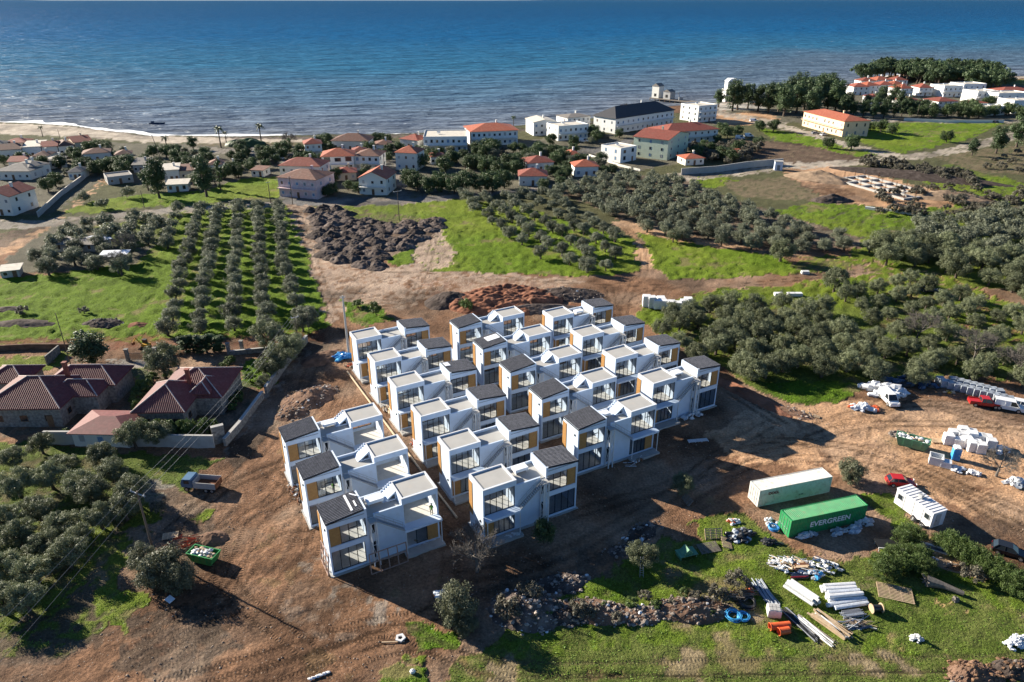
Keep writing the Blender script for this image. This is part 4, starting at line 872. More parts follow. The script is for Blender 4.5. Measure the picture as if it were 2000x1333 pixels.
def grove(poly, sp, jit, protos, s0, s1, label, group, ang=0.5, seed=1, drop=0.04, zc=2.3):
    rnd = random.Random(seed); P = [G(u, v, zc) for u, v in poly]; xs = [p[0] for p in P]; ys = [p[1] for p in P]
    cx, cy = sum(xs) / len(xs), sum(ys) / len(ys); c, s = math.cos(ang), math.sin(ang); n = int(max(max(xs) - min(xs), max(ys) - min(ys)) / sp) + 2
    for i in range(-n, n + 1):
        for j in range(-n, n + 1):
            a = i * sp + rnd.gauss(0, jit) + (j % 2) * sp * 0.15; b = j * sp + rnd.gauss(0, jit); x = cx + a * c - b * s; y = cy + a * s + b * c
            if rnd.random() < drop: continue
            if inpoly(np.array([x]), np.array([y]), P)[0]:
                u, v = PX(x, y, 2.5)
                if -60 < u < 2060 and v < 1390: olives.append((protos, x, y, rnd.uniform(s0, s1), label, group))
grove([(870, 372), (1085, 368), (1120, 395), (1225, 455), (1240, 508), (1200, 532), (1100, 515), (1010, 470), (930, 425)], 7.4, 0.9, OL, 0.8, 1.15, 'small round olive tree in the open grove on the bright green meadow', 'olives on the central meadow', 0.35, 3, 0.05)
grove([(1090, 372), (1185, 335), (1330, 345), (1420, 385), (1600, 445), (1720, 478), (1640, 488), (1320, 462), (1210, 422)], 6.3, 0.8, OL, 0.98, 1.3, 'grey-green olive tree in the dense grove beyond the narrow dirt track', 'olives in the dense grove beyond the track', 0.3, 4, 0.02)
grove([(1695, 470), (1830, 422), (1930, 410), (2080, 400), (2080, 600), (1920, 552), (1800, 515), (1705, 500)], 6.0, 0.9, OLR, 1.0, 1.4, 'big olive tree in the thick grove at the right edge of the photo', 'olives in the thick right-hand grove', 0.6, 5, 0.02)
grove([(1300, 605), (1400, 578), (1600, 592), (1640, 625), (1720, 680), (1690, 712), (1480, 735), (1420, 715), (1340, 680), (1290, 650)], 5.7, 0.8, OLR, 0.88, 1.14, 'olive tree in the grove right behind the white villas', 'olives behind the white villas', 0.45, 6, 0.02)
grove([(1640, 570), (1720, 545), (1790, 530), (1880, 560), (2080, 630), (2080, 760), (1890, 718), (1720, 700), (1690, 640)], 6.3, 0.7, OLR, 0.72, 0.98, 'olive tree in the spaced rows with striped shadows at right', 'olives in the spaced rows at right', 0.5, 7, 0.04)
grove([(1760, 690), (1860, 690), (1900, 720), (1800, 735)], 7, 1, OLR, 0.9, 1.1, 'olive tree just above the grey wrapped bales', 'olives above the grey bales', 0.4, 8)
for u, v, s, lb in [(1526, 497, 1.5, 'lone broad olive tree beside the dark track on the green field'), (1632, 553, 1.25, 'lone round olive tree on the lit grass at the grove corner'), (1316, 460, .8, 'small dark olive tree alone at the track edge of the green field'),
                    (1498, 718, 1.0, 'olive tree standing in front of the grove near the shaded ditch'), (1712, 722, 1.05, 'olive tree above the heap of white bags'), (1795, 735, 0.9, 'olive tree behind the dark wrapped pallets'), (1450, 712, 1.0, 'olive tree at the near corner of the grove behind the villas')]:
    olives.append((OLR, *G(u, v, 2.2), s, lb, None))
near = [(20, 884), (75, 858), (120, 895), (30, 940), (70, 985), (150, 940), (195, 885), (180, 960), (255, 955), (215, 915), (118, 1010), (30, 1035), (75, 1050), (150, 1035), (190, 1000), (240, 985), (10, 1095), (62, 1105), (45, 1160), (128, 1075), (5, 1005), (0, 1165), (95, 925), (-40, 900), (-60, 1000), (-50, 1090)]
for u, v in near: olives.append((OLN, *G(u, v, 2.8), random.uniform(0.72, 0.96), 'large near olive tree in the shady grove at the lower left', 'olives in the lower left grove'))
grove([(60, 500), (120, 440), (250, 415), (330, 430), (300, 470), (255, 530), (180, 515), (60, 530)], 6.2, 1.2, OL, 0.9, 1.3, 'olive tree in the untidy grove around the low sheds', 'olives around the low sheds', 0.4, 9, 0.06)
for u, v, s, lb in [(165, 385, 1.0, 'olive tree on the lit lawn beside the side lane'), (200, 398, 1.0, 'second olive tree on the lit lawn by the side lane'), (250, 376, 1.1, 'olive tree on the lawn under the tall pine'),
                    (318, 715, 1.35, 'round olive tree between the two tiled stone villas'), (525, 662, 1.3, 'olive tree by the gate posts at the corner of the lane'), (560, 685, 1.3, 'olive tree inside the garden wall near the corner'), (533, 712, 1.1, 'olive tree on the lit garden lawn by the stone wall'), (600, 618, 1.2, 'bare-topped olive tree at the end of the last planted row'),
                    (260, 855, 1.0, 'bushy olive against the white garden wall'), (310, 850, 0.95, 'second bushy olive against the white garden wall'), (1255, 1090, 0.72, 'small pale olive tree with a ladder beside the shaded slope'), (1333, 948, 0.7, 'small olive tree with a pallet leaning on it in the house shadow'),
                    ]:
    near_ = v > 640
    olives.append((OLN if near_ else OL, *G(u, v, 2.0 * s), s if near_ else s, lb, None))
# keep clear of houses, then give the nearest 300 a tree each
olives.sort(key=lambda q: q[1] ** 2 + q[2] ** 2)
cnt = {}
seen_lab = {}
for i, (pr, x, y, s, lb, gr_) in enumerate(olives):
    if i < 298:
        o = put(pr[i % len(pr)], x, y, lb, gr_, (s * random.uniform(.94, 1.06), s * random.uniform(.94, 1.06), s * random.uniform(.92, 1.1)))
    else: far_olives.append((x, y, s))
def far_mass():
    base = []
    for k in range(4): base.append(crown_arrays(160 + k, 2.3, 2.3, 1.8, 2.25, 34, 2200, 0.16, hollow=0.4, clump=0.4, low=-0.85))
    Vs = []
    for i, (x, y, s) in enumerate(far_olives):
        V = base[i % 4][0] * s; a = i * 1.7; c, s_ = math.cos(a), math.sin(a)
        Vs.append(np.stack([V[:, 0] * c - V[:, 1] * s_ + x, V[:, 0] * s_ + V[:, 1] * c + y, V[:, 2]], -1))
    V = np.concatenate(Vs); tag(link('olive_grove', mesh_np('olive_grove', V, np.arange(len(V)).reshape(-1, 4), 'olive_leaf')), 'farther olive trees merging into one grey-green grove', 'olive grove', kind='stuff')
if far_olives: far_mass()
print('OLIVES', len(olives))
# other trees
PINE = [tree_proto('pine_tree', 'tree', 200 + i, 3.0, 4.8, 5.6, 46, 5200, 0.21, 'pine_leaf', tr=0.3, hollow=0.3, clump=0.36, low=-0.95) for i in range(3)]
SPINE = [tree_proto('stone_pine', 'tree', 210 + i, 4.8, 2.7, 4.4, 44, 3600, 0.26, 'pine_leaf', tr=0.32, hollow=0.45, low=-0.6) for i in range(2)]
ROUND = [tree_proto('shade_tree', 'tree', 220 + i, 2.7, 2.4, 2.7, 40, 4200, 0.16, 'dark_leaf', tr=0.2, hollow=0.4, low=-0.85, clump=0.38) for i in range(3)]
SHRUB = [tree_proto('shrub', 'shrub', 230 + i, 1.3, 1.1, 0.95, 18, 1500, 0.12, 'bush_leaf', tr=0.06, low=-0.4) for i in range(3)]
SCRUB = [tree_proto('scrub_bush', 'shrub', 240 + i, 1.6, 1.2, 1.0, 18, 1300, 0.13, 'scrub_leaf', tr=0.06, low=-0.4) for i in range(2)]
REED = [tree_proto('reed_clump', 'shrub', 250 + i, 1.7, 1.5, 1.1, 26, 3400, 0.14, 'reed_leaf', tr=0.05, low=-0.3, aspect=0.16, up=-0.2) for i in range(2)]
BUSH = [tree_proto('bush', 'shrub', 280 + i, 2.6, 2.3, 1.9, 60, 11000, 0.095, 'bush_gray', tr=0.12, hollow=0.4, clump=0.3, low=-0.85) for i in range(2)]
CYP = [tree_proto('cypress', 'tree', 260, 1.0, 4.2, 4.6, 26, 2200, 0.17, 'dark_leaf', tr=0.14, hollow=0.3, low=-0.95)]
def bare_proto(seed, h, name='bare_tree'):
    rnd = random.Random(seed); t = thing(name, name, 'tree', (0, 0, 0)); tr = MB(); cr = MB()
    tr.tube([(0, 0, -.2), (.1, 0, h * .18), (.05, .1, h * .34)], [.2, .15, .12], 7)
    def br(p, d, L, r, lev):
        q = p + d * L; (tr if lev == 0 else cr).tube([p, (p + q) / 2 + Vector((rnd.gauss(0, .05 * L), rnd.gauss(0, .05 * L), 0)), q], [r, r * .75, r * .5], 4, cap=False)
        if lev < 4:
            for _ in range(5 if lev < 3 else 4):
                e = (d + Vector((rnd.gauss(0, .55), rnd.gauss(0, .55), rnd.gauss(0.1, .35)))).normalized(); br(p.lerp(q, rnd.uniform(.5, 1)), e, L * rnd.uniform(.5, .72), max(r * .5, .012), lev + 1)
    for i in range(5):
        a = i * 1.256 + rnd.uniform(-.3, .3); br(Vector((.05, .1, h * .3)), Vector((math.cos(a) * .8, math.sin(a) * .8, .8)).normalized(), h * .36, .09, 0)
    tr.build('trunk', 'gray_bark', t); cr.build('crown', 'gray_bark', t); return t
BARE = [bare_proto(270, 5.5), bare_proto(271, 4.5)]
def palm_proto(h=7.5):
    t = thing('palm_tree', 'palm', 'tree', (0, 0, 0)); m = MB(); m.tube([(0, 0, -.2), (.1, 0, h * .5), (0, 0, h)], [.32, .22, .2], 8); m.build('trunk', 'bark', t)
    c = MB(); rnd = random.Random(3)
    for i in range(34):
        a = rnd.uniform(0, 6.28); e = rnd.uniform(-.5, 1.1); L = rnd.uniform(1.6, 2.3); pts = []
        for k in range(5):
            q = k / 4; pts.append(Vector((math.cos(a) * L * q * math.cos(e * .7), math.sin(a) * L * q * math.cos(e * .7), h + L * q * math.sin(e) - 1.1 * q * q)))
        n = Vector((-math.sin(a), math.cos(a), 0)) * .24
        vs = []
        for k, p_ in enumerate(pts): w = (1 - abs(k / 4 - .45)) * .9; vs += [p_ - n * w - Vector((0, 0, .12)), p_ + Vector((0, 0, .04)), p_ + n * w - Vector((0, 0, .12))]
        c.add(vs, [(k * 3 + j, k * 3 + j + 1, k * 3 + 4 + j, k * 3 + 3 + j) for k in range(4) for j in (0, 1)])
    c.build('crown', 'dark_leaf', t); return t
PALM = palm_proto()
def at(proto, u, v, label, group=None, s=1.0, zc=0.0): return put(proto, *G(u, v, zc), label, group, s)
for u, v, s, lb in [(432, 289, 1.25, 'tall palm tree at the beach road, left of the dark hedge mound'), (443, 283, .8, 'short palm tree right behind the tall beach palm'), (511, 281, 1.2, 'palm tree standing alone right of the dark hedge mound'), (84, 268, 0.7, 'small palm at the left end of the beach'), (328, 300, 1.0, 'palm tree beside the shady car park'), (1003, 250, .8, 'palm between the orange-roofed hotel and the sea')]:
    at(PALM, u, v, lb, None, s)
def tall(proto, u, v, vtop, lb, h0, gr_=None, wide=1.0):
    h = Hpx((u, v), vtop); s = h / h0; return at(proto, u, v, lb, gr_, (s * wide, s * wide, s))
tall(PINE[0], 404, 384, 292, 'tallest dark pine on the green lawn left of the pink house', 11.0, None, 0.85); tall(PINE[1], 312, 388, 298, 'tall dark pine left of the tallest pine on the lawn', 11.0, None, 0.8); tall(PINE[2], 290, 372, 325, 'shorter dark pine at the far left of the lawn', 11.0)
tall(CYP[0], 432, 372, 302, 'slim dark cypress right of the tall pines', 8.8); tall(PINE[1], 183, 715, 640, 'dark spiky fir behind the left stone villa', 11.0, None, 1.6)
tall(PINE[0], 378, 292, 262, 'dark tree on the beach road left of the palms', 11.0, None, 1.3)
DARK = [(815, 372), (838, 378), (862, 374), (888, 378), (912, 376), (938, 374), (962, 376), (985, 368), (800, 366), (975, 345), (1002, 345), (950, 338), (920, 332), (885, 322), (845, 318), (820, 330), (870, 340)]
for i, (u, v) in enumerate(DARK): at(ROUND[i % 3], u, v, 'dark round tree in the hedge belt right of the village street', 'dark trees of the hedge belt', random.uniform(1.25, 1.7))
MID = [(700, 378), (680, 372), (650, 380), (640, 385), (735, 285), (722, 300), (760, 300), (690, 282), (560, 300), (510, 305), (470, 325), (460, 345), (440, 350), (490, 335), (520, 330), (150, 345), (120, 330), (240, 325), (285, 320), (90, 315), (110, 365), (95, 375), (160, 335), (205, 335), (230, 312), (1020, 300), (1055, 305), (1080, 312), (1010, 318), (1025, 330), (1100, 320), (1130, 325), (1150, 330), (1105, 345), (1180, 345), (1195, 340), (1110, 335), (1045, 318),
       (1090, 300), (1120, 300), (1390, 300), (1370, 298), (1410, 312), (1430, 318), (1480, 290), (1440, 300), (1360, 310), (1060, 372), (1095, 365), (655, 355), (670, 350), (590, 330), (585, 315), (610, 320), (540, 320), (1075, 285), (1120, 285), (1160, 262), (1150, 270), (905, 312), (930, 305), (860, 305), (820, 305), (800, 300), (780, 298), (755, 282), (745, 275), (640, 285), (625, 280), (1420, 270), (1440, 268), (1410, 262), (1400, 280)]
for i, (u, v) in enumerate(MID): at(ROUND[i % 3], u, v, 'green garden tree among the village houses', 'garden trees in the village', random.uniform(0.75, 1.25))
for u, v, s, lb in [(1483, 257, 1.2, 'round tree on the green strip left of the peach hotel'), (1510, 257, 1.3, 'second round tree on the green strip left of the peach hotel'), (1616, 290, 1.1, 'small tree beside the road below the peach hotel'), (1662, 292, 1.4, 'round tree beside the road, right of the small roadside tree'), (1848, 278, 1.2, 'thin tree alone on the far green field'), (1720, 258, 1.3, 'dark tree right of the peach hotel'), (1742, 262, 1.2, 'grey-green tree right of the dark tree by the peach hotel'), (1700, 255, 1.0, 'low tree at the corner of the peach hotel')]:
    at(ROUND[int(u) % 3], u, v, lb, None, s)
for u, v, s, lb in [(1945, 300, 1.3, 'dark conifer at the roadside on the right'), (1985, 288, 1.5, 'dark conifer at the right edge of the photo'), (1403, 210, 1.2, 'pine left of the white seaside tower'), (1898, 305, .8, 'dark bush-like conifer at the bend of the pale road')]: at(PINE[int(u) % 3], u, v, lb, None, s)
WOOD = [(1440, 215), (1460, 212), (1430, 218), (1500, 222), (1520, 218), (1540, 212), (1555, 222), (1570, 215), (1590, 220), (1505, 205), (1580, 205), (1600, 210), (1615, 218), (1630, 222), (1645, 228), (1640, 205), (1655, 215), (1560, 200), (1600, 198), (1665, 228), (1685, 230), (1705, 232), (1725, 232), (1745, 230), (1760, 228), (1690, 215), (1710, 218), (1735, 215), (1755, 212), (1770, 222), (1480, 218), (1530, 228), (1620, 205), (1585, 228), (1720, 205), (1745, 200)]
for i, (u, v) in enumerate(WOOD): at(PINE[i % 3], u, v, 'dark pine in the wood on the headland by the sea', 'pines of the headland wood', random.uniform(1.5, 2.2) if u < 1640 else random.uniform(.95, 1.3))
SW = [(1815, 165), (1830, 160), (1845, 168), (1860, 162), (1875, 168), (1890, 163), (1905, 170), (1920, 168), (1935, 175), (1850, 155), (1880, 154), (1910, 158), (1930, 163), (1825, 172), (1900, 178), (1945, 180), (1720, 152), (1740, 150), (1760, 152), (1780, 156), (1800, 158), (1680, 162), (1700, 158), (1790, 165), (1770, 160)]
SW += [(u + 7, v - 3) for u, v in SW] + [(1700 + i * 12, 150 + (i % 3) * 3) for i in range(18)]
for i, (u, v) in enumerate(SW): at(SPINE[i % 2], u, v, 'umbrella-shaped stone pine on the far headland', 'stone pines on the far headland', random.uniform(1.7, 2.4))
for i, (u, v) in enumerate([(1870, 222), (1895, 225), (1880, 232), (1850, 230), (1820, 232), (1800, 228), (1970, 226), (1990, 230), (1940, 228), (1910, 232), (1860, 185), (1785, 222), (1935, 205), (1925, 212)]): at(ROUND[i % 3], u, v, 'dark tree among the white houses at far right', 'trees among the far white houses', random.uniform(1.2, 1.8))
for u, v, s, lb in [(932, 1118, 1.25, 'bare grey tree in the house shadow in the foreground'), (1945, 930, 1.1, 'bare grey tree beside the stacked white blocks'), (1790, 668, 1.3, 'bare grey round tree in the right-hand grove'), (1900, 705, 1.3, 'bare grey tree above the grey bales'), (1985, 735, 1.5, 'bare grey tree at the right edge beside the bales'), (565, 285, 1.5, 'bare pale poplar behind the beach hedge'), (1310, 262, 1.2, 'bare tree in front of the long grey-roofed hotel'), (1270, 265, 1.1, 'bare tree left of the red hipped house'), (945, 290, 1.0, 'bare tree in front of the orange-roofed hotel'), (1220, 222, 1.2, 'bare tree at the sea end of the grey-roofed hotel'), (250, 500, 1.3, 'bare tree behind the low brown shed'), (232, 535, 1.2, 'bare tree beside the white sheet roof')]:
    at(BARE[int(u) % 2], u, v, lb, None, s)
for u, v, s, lb in [(1660, 940, (1.6, 1.6, 1.9), 'grey-green bush behind the green container'), (320, 1138, (2.5, 2.2, 2.4), 'large dark bush at the foot of the power pole'), (285, 1110, (1.6, 1.6, 1.8), 'yellow-green bush left of the power pole'), (910, 1235, (1.2, 1.2, 1.3), 'low dark shrub at the foot of the tall olive bush'), (910, 610, (1.2, 1.2, 1.7), 'light green bush at the edge of the red earth mound'), (735, 615, (1.3, 1.3, 1.5), 'bush on the small green island by the concrete pole'), (700, 600, (1.2, 1.0, .9), 'low bush on the green island behind the concrete pole'), (355, 1150, (1.6, 1.6, 2.0), 'grey bush right of the power pole')]:
    at((BUSH if u in (1660, 320, 910, 355, 285) and v > 800 else SHRUB)[int(u) % 2], u, v, lb, None, tuple(q * (.5 if u in (1660, 320, 910, 355, 285) and v > 800 else 1) for q in s))
at(ROUND[0], 1062, 1062, 'dark upright bush against the nearest villa of the long row', None, (.55, .55, .8))
at(BUSH[0], 893, 1215, 'tall dense olive bush in the house shadow in the foreground', None, (.95, .95, 1.35))
hd = [(262 + i * 14.5, 860 - i * 0.3) for i in range(12)]
for i, (u, v) in enumerate(hd): at(SHRUB[i % 3], u, v, 'clipped green bush in the hedge in front of the right stone villa', 'hedge bushes of the right stone villa', (1.15, 1.0, 1.7))
for i, (u, v) in enumerate([(365, 692), (378, 690), (391, 692), (405, 690), (418, 688), (432, 690)]): at(CYP[0], u, v, 'bright green cypress in the clipped group by the garden gate', 'cypresses by the garden gate', (1.5, 1.5, .55))
for i, (u, v) in enumerate([(306, 690), (320, 690), (338, 690), (352, 688)]): at(SHRUB[i % 3], u, v, 'low clipped hedge bush behind the stone gate posts', 'clipped hedge bushes by the gate', (.9, .7, .8))
for i, (u, v) in enumerate([(275, 768), (290, 760), (268, 785), (282, 775)]): at(SHRUB[i % 3], u, v, 'green shrub between the two stone villas', 'shrubs between the stone villas', 1.0)
for i in range(14): at(REED[i % 2], 1845 + i * 11, 1075 + i * 6.5 + (i % 2) * 5, 'green reed clump in the bank beside the black car', 'reed clumps beside the black car', (1.0, 1.0, 1.25))
for i, (u, v) in enumerate([(1735, 1120), (1760, 1110), (1785, 1112), (1805, 1122), (1745, 1095), (1770, 1090), (1720, 1110), (1725, 1130), (1790, 1095)]): at(REED[i % 2], u, v, 'green reed clump in the big thicket above the wooden pallet', 'reed clumps of the big thicket', (.9, .9, .9))
for i, (u, v) in enumerate([(1770, 1052), (1785, 1062), (1762, 1065)]): at(REED[i % 2], u, v, 'green reed clump left of the plank bundle', 'reed clumps beside the plank bundle', 0.9)
for i in range(60):
    u = random.uniform(1680, 1905); v = 318 + (u - 1680) * 0.17 + random.uniform(-8, 8); at(SCRUB[i % 2], u, v, 'grey-green scrub bush on the knoll behind the foundation site', 'scrub on the knoll', random.uniform(1.0, 1.7))
for i in range(70):
    u = random.uniform(1700, 2010); v = random.uniform(370, 425) - (u - 1850) * .02; at(SCRUB[i % 2], u, v, 'grey scrub bush on the rough slope above the right-hand grove', 'scrub above the right-hand grove', random.uniform(.8, 1.5))
for i in range(60):
    u = random.uniform(1350, 1480); v = random.uniform(285, 322); at(SCRUB[i % 2], u, v, 'grey-green sapling in the plot behind the grey wall', 'saplings behind the grey wall', random.uniform(1.2, 1.9))
for i, (u, v) in enumerate([(1960, 310), (1975, 320), (1940, 318), (1955, 330), (1990, 340), (1925, 330), (1985, 302)]): at(SCRUB[i % 2], u, v, 'low scrub bush on the dry ground by the pale road', 'scrub on the dry ground by the pale road', random.uniform(1.0, 1.5))
for u, v, lb in [(990, 1200, 'dry bush on the left rubble bank'), (1035, 1170, 'dry bush on top of the left rubble bank'), (1130, 1200, 'dry bush in front of the middle rubble bank'), (1440, 1150, 'dry grey brush above the coiled black pipe'), (1400, 1170, 'dry grey brush on the right rubble bank'), (1895, 1130, 'weedy bush on the bank right of the fallen trunk'), (310, 1000, 'weedy bush at the edge of the truck yard'), (165, 612, 'bare grey sapling on the rough meadow'), (45, 615, 'grey sapling at the left edge of the rough meadow')]:
    at(SCRUB[int(u) % 2], u, v, lb, None, random.uniform(.8, 1.2))

# more garden trees filling the village, kept off the house plots
VIL = [o for o in bpy.data.objects if False]

for i, (u, v) in enumerate([(262, 790), (270, 800), (300, 745), (240, 728), (330, 738), (450, 712), (440, 720), (228, 740), (150, 858), (175, 858), (110, 860), (130, 858), (462, 790), (470, 775), (455, 802), (490, 745), (505, 730)]): at(SHRUB[i % 3], u, v, 'small garden shrub in the yard of the stone villas', 'garden shrubs of the stone villas', random.uniform(.6, 1.0))
for i, (u, v) in enumerate([(570, 690), (556, 705), (545, 722), (530, 740), (516, 757), (578, 672)]): at(OLN[i % 4], u, v, 'young olive along the inner side of the stone garden wall', 'young olives along the garden wall', random.uniform(.5, .7))
# ------------------------------------------------------------------ village buildings
def frame_window(parent, w, h, glass, frame, M):
    f = MB(); t = 0.09
    f.box(-w / 2, -w / 2 + t, -0.05, 0.02, 0, h); f.box(w / 2 - t, w / 2, -0.05, 0.02, 0, h); f.box(-w / 2 + t, w / 2 - t, -0.05, 0.02, 0, t); f.box(-w / 2 + t, w / 2 - t, -0.05, 0.02, h - t, h)
    o = f.xf(M).build('window', frame, parent); g = MB(); g.box(-w / 2 + t, w / 2 - t, -0.02, 0.01, t, h - t); g.xf(M).build('pane', glass, o)
def vhouse(label, p1, p2, D, h, roof='hip', rc='red_tile', wc='offwhite', rise=2.0, floors=2, nw=4, cat='house', eave=0.5, balc=False, sides=True, glass='dark_glass', chimney=True, group=None, name='house', z0=0.0, door=True, win=(1.1, 1.3)):
    (x1, y1), (x2, y2) = G(*p1), G(*p2); W = math.dist((x1, y1), (x2, y2)); th = math.atan2(y2 - y1, x2 - x1); wr = random.Random(label); balc = balc or (floors > 1 and wr.random() < .5); gl_ = lambda: glass if wr.random() < .62 else wr.choice(['shutter', 'blue_shutter', 'brown_wood', 'graywall'])
    t = thing(name, label, cat, (x1, y1, z0), th, group); PLOTS.append((x1, y1, th, W, D))
    m = MB(); e = eave
    if roof == 'gable': m.prism([(0, -.3), (D, -.3), (D, h), (D / 2, h + rise - .05), (0, h)], 0, 0, W)
    elif roof == 'gabley': m.prism([(0, -.3), (W, -.3), (W, h), (W / 2, h + rise - .05), (0, h)], 1, 0, D)
    else: m.box(0, W, 0, D, -.3, h)
    m.build('wall', wc, t)
    r = MB()
    if roof == 'hip':
        k = min(W, D) / 2; a = [(-e, -e, h), (W + e, -e, h), (W + e, D + e, h), (-e, D + e, h)]
        if W >= D: b = [(k, D / 2, h + rise), (W - k + .01, D / 2, h + rise)]; f = [(0, 1, 5, 4), (1, 2, 5), (2, 3, 4, 5), (3, 0, 4)]
        else: b = [(W / 2, k, h + rise), (W / 2, D - k + .01, h + rise)]; f = [(0, 1, 4), (1, 2, 5, 4), (2, 3, 5), (3, 0, 4, 5)]
        r.add(a + b, f + [(3, 2, 1, 0)]); r.box(-e, W + e, -e, D + e, h - .12, h - .005)
    elif roof == 'gable': 
        s = rise / (D / 2); r.prism([(-e, h - e * s), (D / 2, h + rise), (D + e, h - e * s), (D + e, h - e * s + .18), (D / 2, h + rise + .18), (-e, h - e * s + .18)], 0, -e, W + e)
    elif roof == 'gabley':
        s = rise / (W / 2); r.prism([(-e, h - e * s), (W / 2, h + rise), (W + e, h - e * s), (W + e, h - e * s + .18), (W / 2, h + rise + .18), (-e, h - e * s + .18)], 1, -e, D + e)
    elif roof == 'mono': r.prism([(-e, h), (D + e, h + rise), (D + e, h + rise + .15), (-e, h + .15)], 0, -e, W + e); m2 = MB(); m2.prism([(0, h), (D, h), (D, h + rise * .9)], 0, 0.02, W - .02); m2.build('wall', wc, t)
    else:
        r.box(.2, W - .2, .2, D - .2, h - .1, h + .05)
    ro = r.build('roof', rc, t)
    if roof == 'flat':
        q = MB(); 
        for a in ((0, W, 0, .2), (0, W, D - .2, D), (0, .2, .2, D - .2), (W - .2, W, .2, D - .2)): q.box(*a, h + .002, h + .5)
        q.build('parapet', wc, t)
    if chimney and roof != 'flat':
        c = MB(); c.box(W * .62, W * .62 + .7, D * .55, D * .55 + .7, h, h + rise + 1.0); c.box(W * .62 - .1, W * .62 + .8, D * .55 - .1, D * .55 + .8, h + rise + 1.0, h + rise + 1.15); c.build('chimney', wc, ro)
    elif chimney:
        c = MB(); c.tube([(W * .3, D * .5, h + 1.0), (W * .3 + 1.6, D * .5, h + 1.0)], .35, 10); c.box(W * .3, W * .3 + 1.6, D * .5 - 1.6, D * .5 - .3, h + .45, h + .55); c.build('solar_heater', 'water_tank', ro)
    ww, wh = win; fh = h / floors
    for fl in range(floors):
        zz = fl * fh + min(1.0, fh * .32)
        for i in range(nw):
            x = W * (i + .5) / nw
            if door and fl == 0 and i == nw // 2:
                d = MB(); d.box(x - .5, x + .5, -.06, .02, 0, 2.1); dd = d.build('door', 'brown_wood', t); k = MB(); k.box(x + .33, x + .4, -.1, -.062, 1.0, 1.12); k.build('handle', 'gray_metal', dd); continue
            frame_window(t, min(ww, W / nw * .7), min(wh, fh * .55) * wr.uniform(.85, 1.12), gl_(), 'white_metal' if wc != 'village_white' else 'shutter', Matrix.Translation((x, 0, zz)))
        if sides:
            ns = max(1, int(D / 5))
            for i in range(ns):
                y = D * (i + .5) / ns
                frame_window(t, min(ww, 1.0), min(wh, fh * .5), gl_(), 'shutter', Matrix.Translation((W, y, zz)) @ Matrix.Rotation(PI / 2, 4, 'Z'))
                frame_window(t, min(ww, 1.0), min(wh, fh * .5), gl_(), 'shutter', Matrix.Translation((0, y, zz)) @ Matrix.Rotation(-PI / 2, 4, 'Z'))
        if balc and fl > 0:
            b = MB(); b.box(.3, W - .3, -1.5, -.003, fl * fh - .18, fl * fh); bo = b.build('balcony', wc, t)
            rl = MB(); rl.box(.3, W - .3, -1.5, -1.44, fl * fh + .9, fl * fh + .96)
            n = max(4, int(W / 1.2))
            for i in range(n + 1): x = .33 + (W - .7) * i / n; rl.box(x, x + .05, -1.49, -1.45, fl * fh + .003, fl * fh + .898)
            rl.build('railing', 'white_metal', bo)
    return t
PLOTS = []
vh = vhouse
vh('pink two-storey house with a dark red hipped roof at the end of the dirt road', (547, 384), (621, 390), 13, 7.2, 'hip', 'brown_tile', 'pink', 2.2, 2, 5, balc=True, glass='blue_shutter')
vh('house with a wide dark red roof directly behind the pink house', (550, 358), (628, 360), 11, 7.0, 'hip', 'red_tile', 'offwhite', 2.3, 2, 5)
vh('large white house with an orange hipped roof and big dark windows', (631, 337), (693, 335), 12, 6.5, 'hip', 'orange_tile', 'village_white', 2.4, 2, 3, win=(2.6, 2.0))
vh('white house with a brown-orange roof right of the large white house', (694, 333), (742, 334), 11, 6.2, 'hip', 'brown_tile', 'village_white', 2.1, 2, 4, balc=True)
vh('low red-roofed house in the garden behind the pink house', (657, 354), (697, 352), 8, 3.2, 'hip', 'red_tile', 'cream', 1.6, 1, 3)
vh('white house with a bright orange gabled roof beside the street', (703, 380), (756, 382), 12, 6.2, 'gabley', 'orange_tile', 'offwhite', 2.4, 2, 3, balc=True)
vh('narrow pale blue house with an orange roof across the street', (774, 332), (815, 334), 10, 7.4, 'hip', 'orange_tile', 'offwhite', 2.2, 2, 3)
vh('white two-storey house with a red roof near the beach road', (598, 309), (631, 307), 9, 6.2, 'hip', 'red_tile', 'offwhite', 1.8, 2, 3)
vh('house with a brown tiled hipped roof close to the beach', (649, 294), (720, 295), 13, 4.6, 'hip', 'brown_tile', 'offwhite', 2.6, 1, 5, win=(1.6, 1.6))
vh('small red-roofed house half hidden by trees near the beach', (782, 288), (816, 292), 10, 4.2, 'hip', 'red_tile', 'offwhite', 2.0, 1, 3)
vh('long white flat-roofed hotel by the shore', (828, 298), (913, 297), 20, 6.8, 'flat', 'pale_roof', 'village_white', 1, 2, 8, cat='hotel', name='hotel', balc=True)
vh('shore hotel with a wide orange tiled roof', (921, 286), (1011, 282), 18, 7.0, 'hip', 'orange_tile', 'village_white', 2.6, 2, 9, cat='hotel', name='hotel', balc=True, eave=.8)
vh('pale grey-roofed house at the left of the white shore hotels', (1042, 266), (1085, 264), 15, 7.0, 'gabley', 'pale_roof', 'village_white', 1.2, 2, 4, cat='hotel', name='hotel')
vh('white hotel with a beige flat roof between the grey roofs', (1090, 276), (1148, 271), 13, 7.0, 'flat', 'pale_roof', 'village_white', 1, 2, 6, cat='hotel', name='hotel', balc=True)
vh('low building with a pale grey roof just behind the beige-roofed hotel', (1108, 254), (1152, 250), 12, 6.5, 'hip', 'gray_roof', 'village_white', 1.2, 2, 5, cat='hotel', name='hotel')
vh('long white hotel with a big dark slate hipped roof', (1201, 262), (1314, 243), 16, 8.0, 'hip', 'slate_roof', 'village_white', 5.0, 2, 12, cat='hotel', name='hotel', eave=.8)
